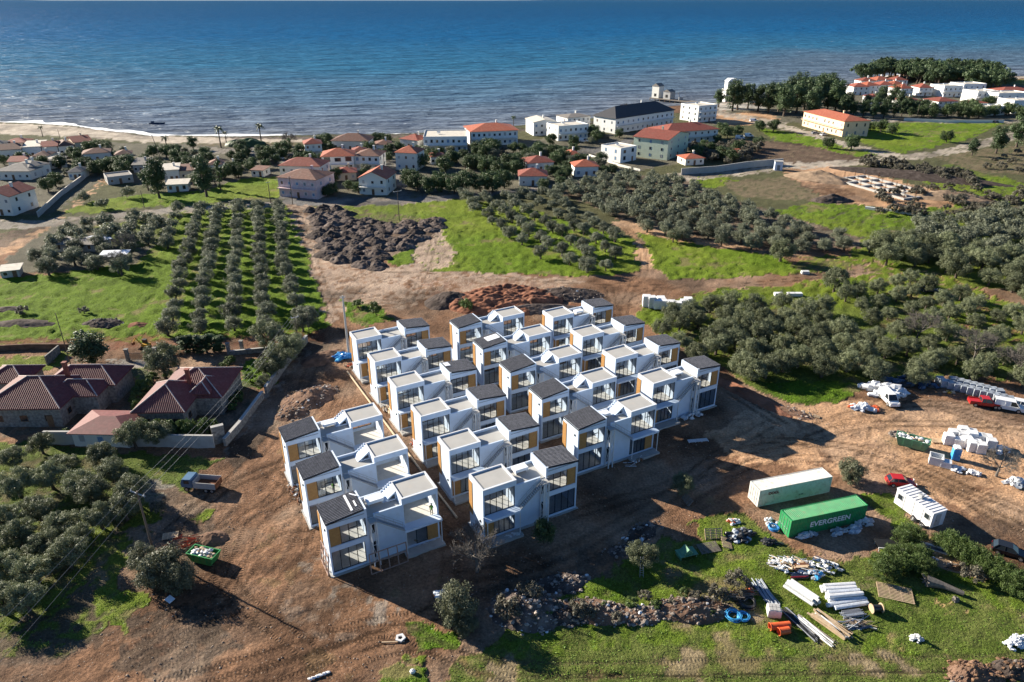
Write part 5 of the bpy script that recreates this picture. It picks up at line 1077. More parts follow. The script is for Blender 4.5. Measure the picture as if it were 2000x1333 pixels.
vh('white flat-roofed block behind the red hipped house', (1362, 240), (1398, 236), 15, 9.0, 'flat', 'pale_roof', 'village_white', 1, 3, 4, cat='hotel', name='hotel')
vh('pale green three-storey apartment house with solar panels on its red gable roof', (1302, 314), (1342, 298), 17, 9.0, 'gabley', 'red_tile', 'palegreen', 2.2, 3, 3, cat='apartments', name='apartment_house')
vh('small modern white house with brown pillars and flat roof', (1211, 319), (1242, 313), 12, 6.0, 'flat', 'pale_roof', 'village_white', 1, 2, 2, win=(1.6, 1.6))
vh('house with a wide red hipped roof right of the pale green apartments', (1300, 284), (1400, 276), 16, 6.2, 'hip', 'red_tile', 'offwhite', 2.8, 2, 8, balc=True, eave=.8)
vh('small white house with an orange roof below the pale green apartments', (1338, 324), (1374, 322), 8, 3.0, 'hip', 'orange_tile', 'offwhite', 1.4, 1, 3)
vh('low orange-roofed hut in the sapling plot', (1420, 310), (1452, 308), 5, 2.2, 'mono', 'orange_tile', 'cream', .8, 1, 2, chimney=False, sides=False)
vh('white house with a dark and red roof at the edge of the dense grove', (1014, 363), (1068, 363), 10, 3.8, 'hip', 'red_tile', 'village_white', 2.2, 1, 3, win=(.6, .8))
vh('white bungalow with a red roof behind the grove-side house', (1032, 337), (1081, 334), 11, 3.8, 'hip', 'red_tile', 'village_white', 2.0, 1, 3)
vh('white bungalow with a bright orange roof beside the grove', (1122, 346), (1168, 345), 9, 4.2, 'hip', 'orange_tile', 'village_white', 2.0, 1, 3)
vh('long peach-coloured hotel with a red roof on the green field', (1566, 246), (1644, 268), 15, 8.0, 'hip', 'orange_tile', 'peach', 2.2, 2, 10, cat='hotel', name='hotel', balc=True, win=(1.2, 1.7))
vh('white terrace house with a brown roof, leftmost of the beach terrace', (2, 313), (46, 310), 11, 4.4, 'gable', 'brown_tile', 'offwhite', 1.6, 1, 4, sides=False)
vh('white terrace house with a pale roof, second of the beach terrace', (48, 309), (84, 307), 12, 4.8, 'mono', 'pale_roof', 'village_white', .8, 1, 3, sides=False)
vh('white terrace house with a red roof, third of the beach terrace', (86, 307), (116, 305), 11, 4.6, 'gable', 'red_tile', 'offwhite', 1.5, 1, 3, sides=False)
vh('white terrace house with a brown hipped roof, fourth of the beach terrace', (118, 305), (148, 302), 12, 4.4, 'hip', 'brown_tile', 'offwhite', 1.7, 1, 3, sides=False)
vh('white bungalow with a red roof behind the leftmost terrace house', (10, 294), (52, 293), 9, 3.6, 'hip', 'red_tile', 'offwhite', 1.5, 1, 3, sides=False)
vh('pale house with a grey roof beside the beach at far left', (-30, 300), (0, 300), 9, 4, 'hip', 'gray_roof', 'offwhite', 1.4, 1, 3, sides=False)
vh('small white house with a brown roof left of the shady car park', (228, 318), (258, 316), 8, 3.4, 'hip', 'brown_tile', 'offwhite', 1.4, 1, 3)
vh('white cottage with a grey roof behind the low pale gabled house', (100, 330), (132, 327), 8, 3.4, 'hip', 'gray_roof', 'offwhite', 1.2, 1, 3)
vh('pale pink gabled house at the right end of the left terrace', (150, 300), (184, 296), 14, 5.0, 'gable', 'red_tile', 'cream', 1.8, 1, 3)
vh('bungalow with a grey-brown hipped roof at the left edge', (-6, 352), (62, 352), 13, 3.6, 'hip', 'gray_roof', 'offwhite', 2.0, 1, 5)
vh('white house with a low brown roof behind the walled garden', (62, 348), (102, 340), 11, 4.4, 'hip', 'gray_roof', 'offwhite', 1.4, 1, 3)
vh('white house with a bright red gable roof at the left edge', (-32, 420), (28, 422), 12, 6.6, 'gabley', 'red_tile', 'offwhite', 2.0, 2, 4)
vh('small house with a dark red roof at the corner of the side lane', (166, 318), (218, 314), 9, 3.8, 'hip', 'brown_tile', 'offwhite', 1.6, 1, 3)
vh('grey flat-roofed shed at the end of the side lane', (212, 362), (262, 356), 9, 2.6, 'flat', 'gray_roof', 'graywall', 1, 1, 3, cat='shed', name='shed', chimney=False)
vh('low white store under the tall pines', (328, 376), (368, 374), 6, 2.8, 'mono', 'pale_roof', 'village_white', .6, 1, 3, cat='shed', name='shed', chimney=False)
vh('white house between the tall pines', (322, 356), (352, 354), 9, 4.6, 'mono', 'pale_roof', 'offwhite', .8, 1, 3)
vh('pale cottage with an orange flat roof right of the tall pines', (352, 352), (385, 350), 9, 3.6, 'mono', 'brown_tile', 'cream', .8, 1, 2)
vh('low white hut with a brown roof by the olive trees', (492, 345), (515, 346), 6, 2.6, 'mono', 'brown_tile', 'offwhite', .5, 1, 2, cat='shed', name='shed', chimney=False)
vh('long low brown shed among the olives', (108, 492), (186, 492), 7, 2.2, 'gable', 'gray_roof', 'graywall', .7, 1, 4, cat='shed', name='shed', chimney=False, sides=False)
vh('white tin lean-to at the end of the long brown shed', (190, 489), (219, 482), 5, 2.4, 'mono', 'sheet_white', 'offwhite', .4, 1, 1, cat='shed', name='shed', chimney=False, sides=False, door=False)
vh('small hut with a white roof at the left edge of the green field', (4, 545), (40, 541), 4, 2.0, 'mono', 'pale_roof', 'graywall', .3, 1, 2, cat='shed', name='shed', chimney=False, sides=False)
for i, (u, v, w, D_, h_, rf, rc_, wc_, lb) in enumerate([(66, 322, 30, 9, 3.6, 'hip', 'brown_tile', 'offwhite', 'small brown-roofed house behind the beach terrace'), (20, 332, 34, 9, 3.4, 'gable', 'red_tile', 'offwhite', 'red-gabled cottage between the beach terrace and the grey-brown bungalow'), (136, 352, 26, 8, 3.2, 'hip', 'gray_roof', 'offwhite', 'low grey-roofed cottage beside the side lane wall'),
    (262, 338, 30, 8, 3.2, 'mono', 'gray_roof', 'graywall', 'grey lean-to workshop left of the tall pines'), (408, 338, 26, 8, 3.4, 'hip', 'brown_tile', 'offwhite', 'brown-roofed cottage behind the slim cypress'), (690, 312, 26, 8, 3.6, 'hip', 'red_tile', 'offwhite', 'red-roofed cottage between the large white house and the beach house'), (735, 300, 30, 9, 4.0, 'hip', 'brown_tile', 'village_white', 'white cottage with a brown roof at the end of the village street'),
    (842, 322, 26, 8, 3.4, 'hip', 'red_tile', 'village_white', 'white cottage in the trees in front of the long flat-roofed hotel'), (1108, 318, 24, 8, 3.4, 'hip', 'orange_tile', 'village_white', 'white cottage with an orange roof below the beige-roofed hotel'), (1895, 216, 30, 10, 4.5, 'hip', 'red_tile', 'village_white', 'red-roofed white house beside the far resort road'), (1925, 226, 36, 10, 5, 'flat', 'pale_roof', 'village_white', 'flat white house in front of the far apartment blocks'), (1700, 204, 26, 9, 5, 'hip', 'red_tile', 'village_white', 'red-roofed house half hidden by the headland pines')]):
    vh(lb, (u, v), (u + w, v - 1), D_, h_, rf, rc_, wc_, 1.4, 1, 3, sides=False)
# carport with a white sheet roof
o = thing('carport', 'open carport with a pale blue-white sheet roof among the olives', 'carport', (*G(195, 520), 0), .12); MB().prism([(-.2, 2.5), (4.6, 2.9), (4.6, 2.97), (-.2, 2.57)], 0, -.2, 7.2).build('roof', 'sheet_white', o)
for x in (0, 6.9):
    for y in (0, 4.3): MB().box(x, x + .12, y, y + .12, -.2, 2.55 + y * .08).build('post', 'gray_metal', o)
# white tower, pier and machinery
o = thing('watchtower', 'white square seaside tower with a lookout top', 'tower', (*G(1416, 198), 0), .1); MB().box(0, 10, 0, 8, -1, 8).build('wall', 'village_white', o); MB().box(1, 9, 1, 7, 8.01, 13).build('upper_room', 'village_white', o); MB().prism([(0.6, 13.01), (9.4, 13.01), (7, 15), (3, 15)], 1, .6, 7.4).build('roof', 'sheet_white', o)
for i in range(3): frame_window(o, 1.4, 1.6, 'dark_glass', 'shutter', Matrix.Translation((2 + i * 3, 0, 4)))
frame_window(o, 3, 1.6, 'dark_glass', 'shutter', Matrix.Translation((5, 1, 10)))
xa, ya = G(1365, 203); xb, yb = G(1275, 193); L = math.dist((xa, ya), (xb, yb)); th = math.atan2(yb - ya, xb - xa)
o = thing('pier', 'wooden pier running out into the sea', 'pier', (xa, ya, 0), th); MB().box(-6, L, -4, 4, .5, 1.1).build('deck', 'gray_wood', o)
for i in range(10):
    for s in (-1, 1): MB().tube([(L * i / 9, s * 3.4, -3), (L * i / 9, s * 3.4, .5)], .25, 6).build('pile', 'brown_wood', o)
for i, (du, lb) in enumerate([(0, 'pale net hut at the seaward end of the pier'), (1, 'grey winch house beside the net hut on the pier')]):
    x = xa + math.cos(th) * (L - 4 - 10 * i); y = ya + math.sin(th) * (L - 4 - 10 * i); q = thing('pier_hut', lb, 'hut', (x, y, 1.1), th)
    MB().box(-3, 3, -3, 3, 0, 8 - i * 3).build('wall', 'offwhite' if i == 0 else 'graywall', q); MB().prism([(-3.3, 8 - i * 3), (3.3, 8 - i * 3), (0, 10 - i * 3.5)], 1, -3.3, 3.3).build('roof', 'gray_roof', q)
    m = MB(); m.box(-1, 1, 3.002, 3.05, 1, 3); m.build('door', 'black', q)
q = MB(); xc = xa + math.cos(th) * (L - 24); yc = ya + math.sin(th) * (L - 24)
q.tube([(xc, yc, 1.1), (xc - 2, yc, 6)], .3, 6); q.tube([(xc - 2, yc, 6), (xc + 3, yc, 7.5)], .2, 6); q.tube([(xc + 3, yc, 7.5), (xc + 3, yc, 3)], .06, 5); q.box(xc - 1.4, xc + 1.4, yc - 1.2, yc + 1.2, 1.11, 3.2)
tag(q.build('deck_crane', 'gray_metal'), 'dark deck crane standing on the pier', 'crane')
# rowing boat
bx, by = G(306, 240); m = MB(); m.add([(-3.5, 0, .3), (-2, -.9, .3), (2, -.9, .3), (3.6, 0, .55), (2, .9, .3), (-2, .9, .3), (-3, 0, -.9), (-2, -.5, -.9), (2, -.5, -.9), (3, 0, -.9), (2, .5, -.9), (-2, .5, -.9)], [(i, (i + 1) % 6, 6 + (i + 1) % 6, 6 + i) for i in range(6)] + [(11, 10, 9, 8, 7, 6)]); m.box(-2.2, -1.2, -.5, .5, -.6, 1.0); m.box(.8, 1.1, -.8, .8, 0.05, .15)
o = m.build('boat', 'navy_plastic'); o.location = (bx, by, -.45); o.scale = (1.4,) * 3; tag(o, 'small dark boat floating off the beach', 'boat')
# far resort rows
RED = [(1665, 186, 30, 'leftmost'), (1690, 184, 26, 'second'), (1716, 182, 28, 'third'), (1742, 182, 26, 'fourth'), (1680, 174, 30, 'fifth'), (1710, 172, 30, 'sixth'), (1744, 172, 26, 'seventh'), (1757, 190, 24, 'eighth'), (1793, 188, 26, 'rightmost')]
for i, (u, v, w, nm) in enumerate(RED): vh('white holiday house with a red tiled roof in the far resort, %s of nine' % nm, (u, v), (u + w, v - (1 if i % 2 else 0)), 13, 6.0, 'hip', 'orange_tile' if i % 2 else 'red_tile', 'village_white', 2.4, 2, 3, group='red-roofed resort houses', sides=False)
for u, v, w, nm, rf in [(1840, 190, 36, 'leftmost', 'flat'), (1878, 186, 44, 'second', 'flat'), (1905, 202, 40, 'third', 'flat'), (1945, 206, 60, 'fourth', 'flat'), (1830, 214, 38, 'lowest left', 'hip'), (1975, 222, 60, 'big plain one at the right edge', 'flat'), (1770, 214, 30, 'small one under the pines', 'hip'), (1955, 192, 60, 'farthest right', 'hip')]:
    vh('white apartment block in the far right settlement, %s' % nm, (u, v), (u + w, v - 1), 15, 7.5 if rf == 'flat' else 5, rf, 'pale_roof' if rf == 'flat' else 'red_tile', 'village_white', 2, 2, 4, cat='apartments', name='apartment_house', balc=rf == 'flat', sides=False, group='far white settlement')
# walls along roads
def wall_line(label, pts, h, t, m, name='garden_wall', cat='wall', cap=None):
    P = gp(pts); b = MB(); c = MB()
    for (x1, y1), (x2, y2) in zip(P[:-1], P[1:]):
        L = math.dist((x1, y1), (x2, y2)); M = Matrix.Translation((x1, y1, 0)) @ Matrix.Rotation(math.atan2(y2 - y1, x2 - x1), 4, 'Z')
        b.box(0, L, -t / 2, t / 2, -.3, h, 0, M); c.box(-.02, L + .02, -t / 2 - .06, t / 2 + .06, h + .003, h + .11, 0, M)
    o = b.build(name, m); tag(o, label, cat)
    if cap: c.build('coping', cap, o)
    return o
wall_line('long grey concrete wall along the road to the kiosk', [(1330, 342), (1400, 337), (1460, 328), (1528, 322)], 2.6, .3, 'concrete', cap='graywall')
wall_line('stone garden wall running down along the shaded lane', [(600, 668), (560, 715), (520, 770)], 1.5, .45, 'stone', cap='concrete')
wall_line('lower stretch of stone wall beside the villa terrace', [(514, 778), (470, 838), (440, 872)], 1.4, .45, 'stone', cap='concrete')
wall_line('stone wall end pier at the foot of the lane', [(418, 868), (442, 862)], 3.2, .6, 'stone', cap='concrete')
wall_line('white garden wall below the left stone villa', [(92, 868), (150, 868)], 2.4, .3, 'graywall', cap='concrete')
wall_line('white garden wall below the hedge of the right stone villa', [(255, 872), (420, 874)], 2.2, .3, 'graywall', cap='concrete')
wall_line('low dark wall behind the left stone villa', [(92, 712), (118, 690)], 1.8, .3, 'stone'); wall_line('low stone wall by the gate posts near the olive', [(450, 695), (540, 686)], 1.0, .35, 'stone', cap='concrete')
wall_line('white wall along the far resort road', [(1765, 236), (1850, 240), (1960, 240)], 1.6, .3, 'offwhite'); wall_line('garden wall of the left houses along the side lane', [(75, 425), (118, 385), (165, 350)], 1.8, .3, 'graywall', cap='pale_roof')
wall_line('low retaining bank wall above the dirt track on the left', [(-100, 690), (60, 682), (180, 682)], 1.2, .4, 'soil')
wall_line('low white wall in front of the small modern house', [(1150, 305), (1210, 325), (1250, 335)], .9, .25, 'offwhite')
for u, v, lb in [(251, 705, 'left stone gate post of the villa drive'), (292, 705, 'right stone gate post of the villa drive'), (306, 702, 'third stone gate post next to the hedge'), (448, 693, 'stone post at the garden corner'), (474, 688, 'brown post on the garden wall')]:
    x, y = G(u, v); m = MB(); m.box(x - .3, x + .3, y - .3, y + .3, -.2, 2.5); m.box(x - .4, x + .4, y - .4, y + .4, 2.503, 2.65); tag(m.build('gate_post', 'stone'), lb, 'gate post')
x1, y1 = G(253, 705); x2, y2 = G(291, 705); m = MB()
for i in range(15): x = x1 + .4 + (x2 - x1 - .8) * i / 14; m.box(x - .03, x + .03, y1 - .03, y1 + .03, .1, 1.7)
m.box(x1 + .3, x2 - .3, y1 - .04, y1 + .04, 1.702, 1.76); m.box(x1 + .3, x2 - .3, y1 - .04, y1 + .04, .1, .16); tag(m.build('drive_gate', 'dark_frame'), 'dark metal gate closing the villa drive', 'gate')
# the two stone villas: hipped ribbed roofs
def hip_ribs(W, D, h, rise, e, x0=0, y0=0):
    """hipped roof whose tile ribs are real relief"""
    m = MB(); W2, D2 = W + 2 * e, D + 2 * e
    def z(x, y): return h + rise * min(min(x, W2 - x), min(y, D2 - y)) / (min(W2, D2) / 2)
    n = max(W2, D2) / .34
    for side in range(4):
        Ls = W2 if side % 2 == 0 else D2; dep = min(W2, D2) / 2; k = int(Ls / .34)
        for i in range(k):
            for s, (a, b_) in enumerate(((i / k, (i + .5) / k), ((i + .5) / k, (i + 1) / k))):
                pts = []
                for q, zo in ((a, .0 if s == 0 else .09), (b_, .09 if s == 0 else 0.)):
                    u = q * Ls; d = min(u, Ls - u, dep)
                    for dd in (0, d):
                        P = {0: (u, dd), 1: (W2 - dd, u), 2: (W2 - u, D2 - dd), 3: (dd, D2 - u)}[side]; pts.append((P[0] - e + x0, P[1] - e + y0, h + rise * dd / dep + zo))
                m.add([pts[0], pts[2], pts[3], pts[1]], [(0, 1, 2, 3)])
    m.box(x0 - e, x0 + W + e, y0 - e, y0 + D + e, h - .14, h - .01)
    k = min(W2, D2) / 2; ap = [(k, D2 / 2), (W2 - k, D2 / 2)] if W2 >= D2 else [(W2 / 2, k), (W2 / 2, D2 - k)]; q = lambda a, z_: (a[0] - e + x0, a[1] - e + y0, z_)
    cs = [((0, 0), 0), ((W2, 0), 1 if W2 >= D2 else 0), ((W2, D2), 1), ((0, D2), 0 if W2 >= D2 else 1)]
    for c0, j in cs: m.tube([q(c0, h + .08), q(ap[j], h + rise + .08)], .11, 6, 1)
    m.tube([q(ap[0], h + rise + .08), q(ap[1], h + rise + .08)], .12, 6, 1); return m
def stone_villa(label, p1, p2, D, h, rise, wings):
    (x1, y1), (x2, y2) = G(*p1, h), G(*p2, h); W = math.dist((x1, y1), (x2, y2)); th = math.atan2(y2 - y1, x2 - x1); e = .7
    t = thing('stone_villa', label, 'house', (x1, y1, 0), th); W -= 0
    m = MB(); m.box(0, W, 0, D, -.3, h - .15); m.build('wall', 'stone', t); r = hip_ribs(W, D, h, rise, e).build('roof', ['maroon_tile', 'ridge_tile'], t)
    for (wx, wy, ww, wd, wh, wr) in wings:
        m = MB(); m.box(wx, wx + ww, wy, wy + wd, -.3, wh - .15); m.build('wing_wall', 'stone', t); hip_ribs(ww, wd, wh, wr, .5, wx, wy).build('wing_roof', ['maroon_tile', 'ridge_tile'], t)
    c = MB(); c.box(W * .8, W * .8 + .6, D * .75, D * .75 + .6, h + .5, h + rise + 1.1); c.box(W * .8 - .08, W * .8 + .68, D * .75 - .08, D * .75 + .68, h + rise + 1.1, h + rise + 1.25); c.build('chimney', 'red_tile', r)
    for i in range(3): frame_window(t, 1.3, 1.2, 'dark_glass', 'brown_wood', Matrix.Translation((W * (i + .5) / 3, 0, 1.1)))
    for i in range(2): frame_window(t, 1.2, 1.2, 'dark_glass', 'brown_wood', Matrix.Translation((W, D * (i + .5) / 2, 1.1)) @ Matrix.Rotation(PI / 2, 4, 'Z'))
    d = MB(); d.box(W * .8, W * .8 + 1, -.06, .02, 0, 2.1); d.build('door', 'brown_wood', t); return t
stone_villa('stone villa with a dark maroon tiled roof at the left edge', (-34, 797), (113, 795), 10.5, 3.9, 3.1, [(8.5, 4.2, 8.2, 5, 3.7, 1.8), (6, 8, 12.0, 6.6, 3.8, 2.2), (-6, 9.6, 7.0, 6, 3.6, 1.8)])
stone_villa('stone villa with a dark maroon roof beside the shaded lane', (266, 803), (356, 802), 9.0, 3.9, 2.9, [(1.2, 4.9, 11.0, 10.3, 3.75, 2.9), (7.4, 5.0, 2.8, 5, 4.4, 1.4)])
t = vh('low white outbuilding with a maroon lean-to roof between the stone villas', (147, 872), (254, 874), 6.5, 2.7, 'hip', 'maroon_tile', 'offwhite', 1.2, 1, 3, chimney=False, sides=False, cat='outbuilding', name='outbuilding', door=False)
# poles and wires
def pole(label, u, v, vtop, r=.14, arm=0, mtl='pole_wood', arm_rz=0.6, name='utility_pole', lean=(0, 0)):
    h = Hpx((u, v), vtop); x, y = G(u, v); t = thing(name, label, 'pole', (x, y, 0), arm_rz)
    m = MB(); m.tube([(0, 0, -.5), (lean[0], lean[1], h)], [r, r * .7], 8); m.build('shaft', mtl, t)
    if arm:
        m = MB(); m.box(-arm / 2 + lean[0], arm / 2 + lean[0], -.06, .06, h - .45, h - .32); m.build('crossarm', 'gray_metal', t)
        for k in (-1, 0, 1): q = MB(); q.tube([(k * arm * .45 + lean[0], 0, h - .318), (k * arm * .45 + lean[0], 0, h - .05)], [.06, .04], 6); q.build('insulator', 'white_metal', t)
    return t, h
P1, h1 = pole('wooden power pole with a steel crossarm at the lower left', 302, 1085, 960, .16, 2.6, arm_rz=-.45)
pole('thick concrete power pole behind the villas with clamps near its top', 681, 690, 578, .24, 1.0, 'concrete', .3)
pole('thin pole at the head of the shaded lane', 583, 672, 617, .1, 1.6); pole('second thin pole near the bare-topped olive', 604, 650, 610, .09)
pole('wooden pole at the far end of the planted rows', 529, 397, 355, .16, 1.2); pole('T-shaped pole beside the dumped earth heaps', 780, 432, 372, .15, 3.0); pole('tall leaning pole on the beach road', 319, 322, 263, .16, 1.4, lean=(-2.2, 0)); pole('pole at the corner of the side lane', 172, 343, 307, .13)
pole('pole near the beach behind the left terrace', 117, 270, 253, .13); pole('pole on the lawn under the tall pines', 282, 406, 373, .12); pole('pole at the head of the dirt road beside the pink house', 572, 400, 345, .15, 1.2); pole('thin pole behind the left stone villa', 138, 712, 612, .1); pole('thin grey pole near the far resort', 1790, 232, 204, .2); pole('pole in the middle of the village street', 752, 345, 300, .13, 1.0)
x1, y1 = G(302, 1085); zt = h1 - .1
def wire(label, a, b, sag=.8, r=.017):
    pts = []
    for i in range(25):
        t = i / 24; pts.append((a[0] + (b[0] - a[0]) * t, a[1] + (b[1] - a[1]) * t, a[2] + (b[2] - a[2]) * t - 4 * sag * t * (1 - t)))
    m = MB(); m.tube(pts, r, 5); tag(m.build('power_line', 'wire'), label, 'wire')
c_, s_ = math.cos(-.45), math.sin(-.45); xp, yp = G(583, 672); hp = Hpx((583, 672), 617)
for k, nm in ((-1, 'left'), (0, 'middle'), (1, 'right')):
    a = (x1 + k * 1.17 * c_, y1 + k * 1.17 * s_, zt); vv = {-1: 1218, 0: 1258, 1: 1296}[k]; d = G(-4, vv, zt - .6)
    wire('%s power line running from the wooden pole out of the lower left corner' % nm, a, (a[0] + (d[0] - a[0]) * 1.4, a[1] + (d[1] - a[1]) * 1.4, zt - .6), .3)
    wire('%s power line running from the wooden pole to the lane pole' % nm, a, (xp + k * .7, yp, hp), 1.2)

def free_of_plots(x, y, pad=2.2, front=0):
    for px_, py_, th, W, D in PLOTS:
        a = (x - px_) * math.cos(th) + (y - py_) * math.sin(th); b = -(x - px_) * math.sin(th) + (y - py_) * math.cos(th)
        if -pad < a < W + pad and -pad - front < b < D + pad: return False
    return True
rnd = random.Random(77); got = []
for poly, n, k, lb, gr_, front in (([(0, 300), (240, 295), (300, 330), (250, 350), (110, 350), (0, 340)], 34, 1, 'green garden tree among the houses at the left edge', 'garden trees at the left edge', 5),
        ([(430, 322), (545, 310), (640, 345), (760, 370), (770, 300), (640, 280), (560, 290)], 40, 1, 'green tree in the gardens around the pink house', 'garden trees around the pink house', 5),
        ([(790, 300), (1000, 295), (1100, 305), (1200, 330), (1100, 360), (980, 330), (830, 330)], 54, 1.05, 'olive-green tree in the gardens between grove and shore road', 'garden trees below the shore road', 5),
        ([(1010, 262), (1300, 258), (1380, 292), (1300, 250), (1150, 285)], 18, .9, 'tree beside the shore hotels', 'trees beside the shore hotels', 6),
        ([(170, 340), (320, 300), (560, 300), (500, 345), (400, 370), (230, 352)], 40, .95, 'tree in the gardens behind the tall pines', 'garden trees behind the tall pines', 4),
        ([(1760, 200), (1860, 210), (2000, 215), (2000, 232), (1780, 232)], 26, 1.3, 'dark tree between the far white apartment blocks', 'trees between the far white blocks', 6)):
    c = 0
    for _ in range(4000):
        u = rnd.uniform(0, 2000); v = rnd.uniform(195, 375)
        if not inpoly(np.array([u]), np.array([v]), poly)[0]: continue
        x, y = G(u, v)
        if not free_of_plots(x, y, 2.4, front) or any((x - a) ** 2 + (y - b) ** 2 < 3.6 ** 2 for a, b in got): continue
        got.append((x, y)); q = rnd.random(); s = rnd.uniform(.75, 1.35) * k
        put(ROUND[c % 3] if q < .6 else (OL[c % 5] if q < .85 else SCRUB[c % 2]), x, y, lb if q < .6 else (lb.replace('green', 'grey-green').replace('tree', 'olive tree', 1) if q < .85 else lb.replace('tree', 'bush', 1)), gr_ if q < .6 else gr_ + (' (olive)' if q < .85 else ' (bush)'), s); c += 1
        if c >= n: break
# ------------------------------------------------------------------ earth heaps and rubble
def heap_mesh(name, rx, ry, h, seed, m, lump=0.25, n=44, rocks=0, rockm=None, ridge=0.0, pw=1.3):
    a = np.linspace(-1, 1, n); X, Y = np.meshgrid(a, a); r = np.sqrt(X ** 2 + Y ** 2)
    r = r * (0.86 + 0.3 * fbm(X * 1.6 + seed, Y * 1.6, seed, 2)); Z = np.clip(1 - r, 0, 1) ** (1 / pw) * (1 + lump * 2.2 * (fbm(X * 3 + seed * 3.1, Y * 3, seed + 1, 4) - 0.5)) * h
    Z += (fbm(X * 9 + seed, Y * 9, seed + 2, 3) - 0.5) * lump * h * 0.55 * (r < 0.97)
    if ridge: Z *= 1 + ridge * np.cos(X * 7 + 3 * fbm(X * 2, Y * 2, seed + 4, 2))
    Z[r >= 1] = 0; Z -= 0.25
    V = np.stack([X * rx, Y * ry, Z], -1).reshape(-1, 3); idx = np.arange(n * n).reshape(n, n); F = np.stack([idx[:-1, :-1], idx[:-1, 1:], idx[1:, 1:], idx[1:, :-1]], -1).reshape(-1, 4)
    F = F[(V[F][:, :, 2] > -0.24).any(1)]
    if not rocks: return mesh_np(name, V, F, m)
    b = MB(); b.v = [tuple(p) for p in V]; b.f = [tuple(int(i) for i in f) for f in F]; b.m = [0] * len(F); rnd = random.Random(seed)
    for i in range(rocks):
        t = rnd.uniform(0, 6.28); q = rnd.random() ** .6 * 1.0; x, y = math.cos(t) * q, math.sin(t) * q; k = rnd.random() ** 3 * .3 + .06
        ix, iy = int((x + 1) / 2 * (n - 1)), int((y + 1) / 2 * (n - 1)); z = max(float(V[iy * n + ix][2]), -.05); b.blob((x * rx, y * ry, z + k * .2), k, k * rnd.uniform(.5, 1), k * rnd.uniform(.35, .8), seed * 100 + i, 1 if rnd.random() < .95 else 2, .35, 4, 6)
    return b.mesh(name, [m] + (rockm or ['rubble', 'white_bag']))
def heap(label, u, v, rx, ry, h, m, seed, rz=0, name='earth_mound', cat='mound', **kw):
    x, y = G(u, v); o = link(name, heap_mesh(name, rx, ry, h, seed, m, **kw)); o.location = (x, y, 0); o.rotation_euler = (0, 0, rz); return tag(o, label, cat)
heap('big red earth mound behind the villas with a flat graded top', 985, 588, 15.0, 9.0, 2.9, 'red_soil', 3, .05, pw=1.8, lump=.7, n=110)
heap('dark brown spoil heap at the left end of the red mound', 880, 590, 6.5, 5.5, 2.8, 'dark_soil', 5, .2, n=60); heap('brown earth and brush heap at the right end of the red mound', 1105, 578, 9.5, 5.0, 2.2, 'dark_soil', 8, 0, rocks=120, n=60)
heap('ridge of dark soil in front of the red mound', 1050, 606, 13, 3.0, 1.9, 'dark_soil', 9, .06, n=60)
heap('red soil ridge along the pit edge right of the villas', 1470, 775, 10.5, 2.2, 1.3, 'red_soil', 12, -.95, n=50); heap('broken soil bank at the end of the villas by the olive grove', 1545, 805, 5, 2.0, .9, 'soil', 13, -.6, n=40, rocks=60)
heap('brown rubble heap in the yard left of the villas', 606, 778, 6.0, 4.2, 1.7, 'soil', 14, .9, rocks=160, n=50); heap('small spoil heap below the yard rubble', 572, 808, 3.6, 2.6, 1.2, 'soil', 15, .5, rocks=60)
heap('earth heap beside the lane near the concrete pole', 628, 700, 5.5, 3.2, 1.4, 'soil', 16, .8); heap('reddish soil heap behind the green skip', 415, 1052, 2.4, 1.9, 1.2, 'soil', 17)
heap('left rubble bank in the foreground with broken masonry', 1030, 1195, 5.2, 3.6, 1.9, 'dark_soil', 18, -.2, rocks=260, n=60, name='rubble_heap'); heap('middle rubble bank in the foreground meadow', 1165, 1195, 5.5, 2.2, 1.3, 'soil', 19, -.15, rocks=240, n=60, name='rubble_heap')
heap('right rubble bank in the foreground meadow', 1350, 1190, 5.2, 2.4, 1.5, 'soil', 20, .05, rocks=260, n=60, name='rubble_heap'); heap('low weedy rubble bank joining the middle and right banks', 1255, 1200, 4.2, 1.8, 1.0, 'soil', 37, .0, rocks=220, n=50, name='rubble_heap'); heap('low weedy rubble bank joining the left and middle banks', 1098, 1205, 3.2, 1.9, 1.1, 'dark_soil', 38, .1, rocks=160, n=50, name='rubble_heap')
for i in range(16): at(SHRUB[i % 3] if i % 2 else SCRUB[i % 2], 990 + i * 27 + random.uniform(-8, 8), 1195 + random.uniform(-28, 22), 'weedy shrub growing along the foreground rubble banks', 'weeds on the rubble banks', random.uniform(.35, .65))
heap('shaded debris heap behind the foreground rubble banks', 1100, 1140, 4.0, 2.0, .9, 'dark_soil', 21, .2, rocks=120, name='rubble_heap')
heap('rusty brown stump-and-soil heap in the lower right corner', 1905, 1320, 3.4, 2.2, 1.5, 'soil', 22, .1, lump=.5, rocks=140, name='rubble_heap', rockm=['brown_wood', 'rubble']); heap('second brown stump heap at the right bottom edge', 1985, 1310, 2.6, 1.8, 1.3, 'dark_soil', 23, -.2, lump=.5, rocks=110, name='rubble_heap', rockm=['brown_wood', 'rubble'])
heap('dark shaded debris pile beside the house shadow edge', 1255, 1040, 3.6, 1.8, .8, 'dark_soil', 24, .6, rocks=120, name='rubble_heap'); heap('ashy dark debris pile below the house shadow', 1215, 1075, 3.0, 1.6, .5, 'dark_soil', 25, .4, rocks=70, name='rubble_heap')
heap('earth bank along the reeds beside the black car', 1850, 1105, 4.6, 1.3, .7, 'tan_soil', 26, -.55, rocks=60); heap('scattered rubble left of the open waste skip', 1758, 848, 2.2, 1.4, .4, 'rubble', 27, 0, rocks=110, name='rubble_heap')
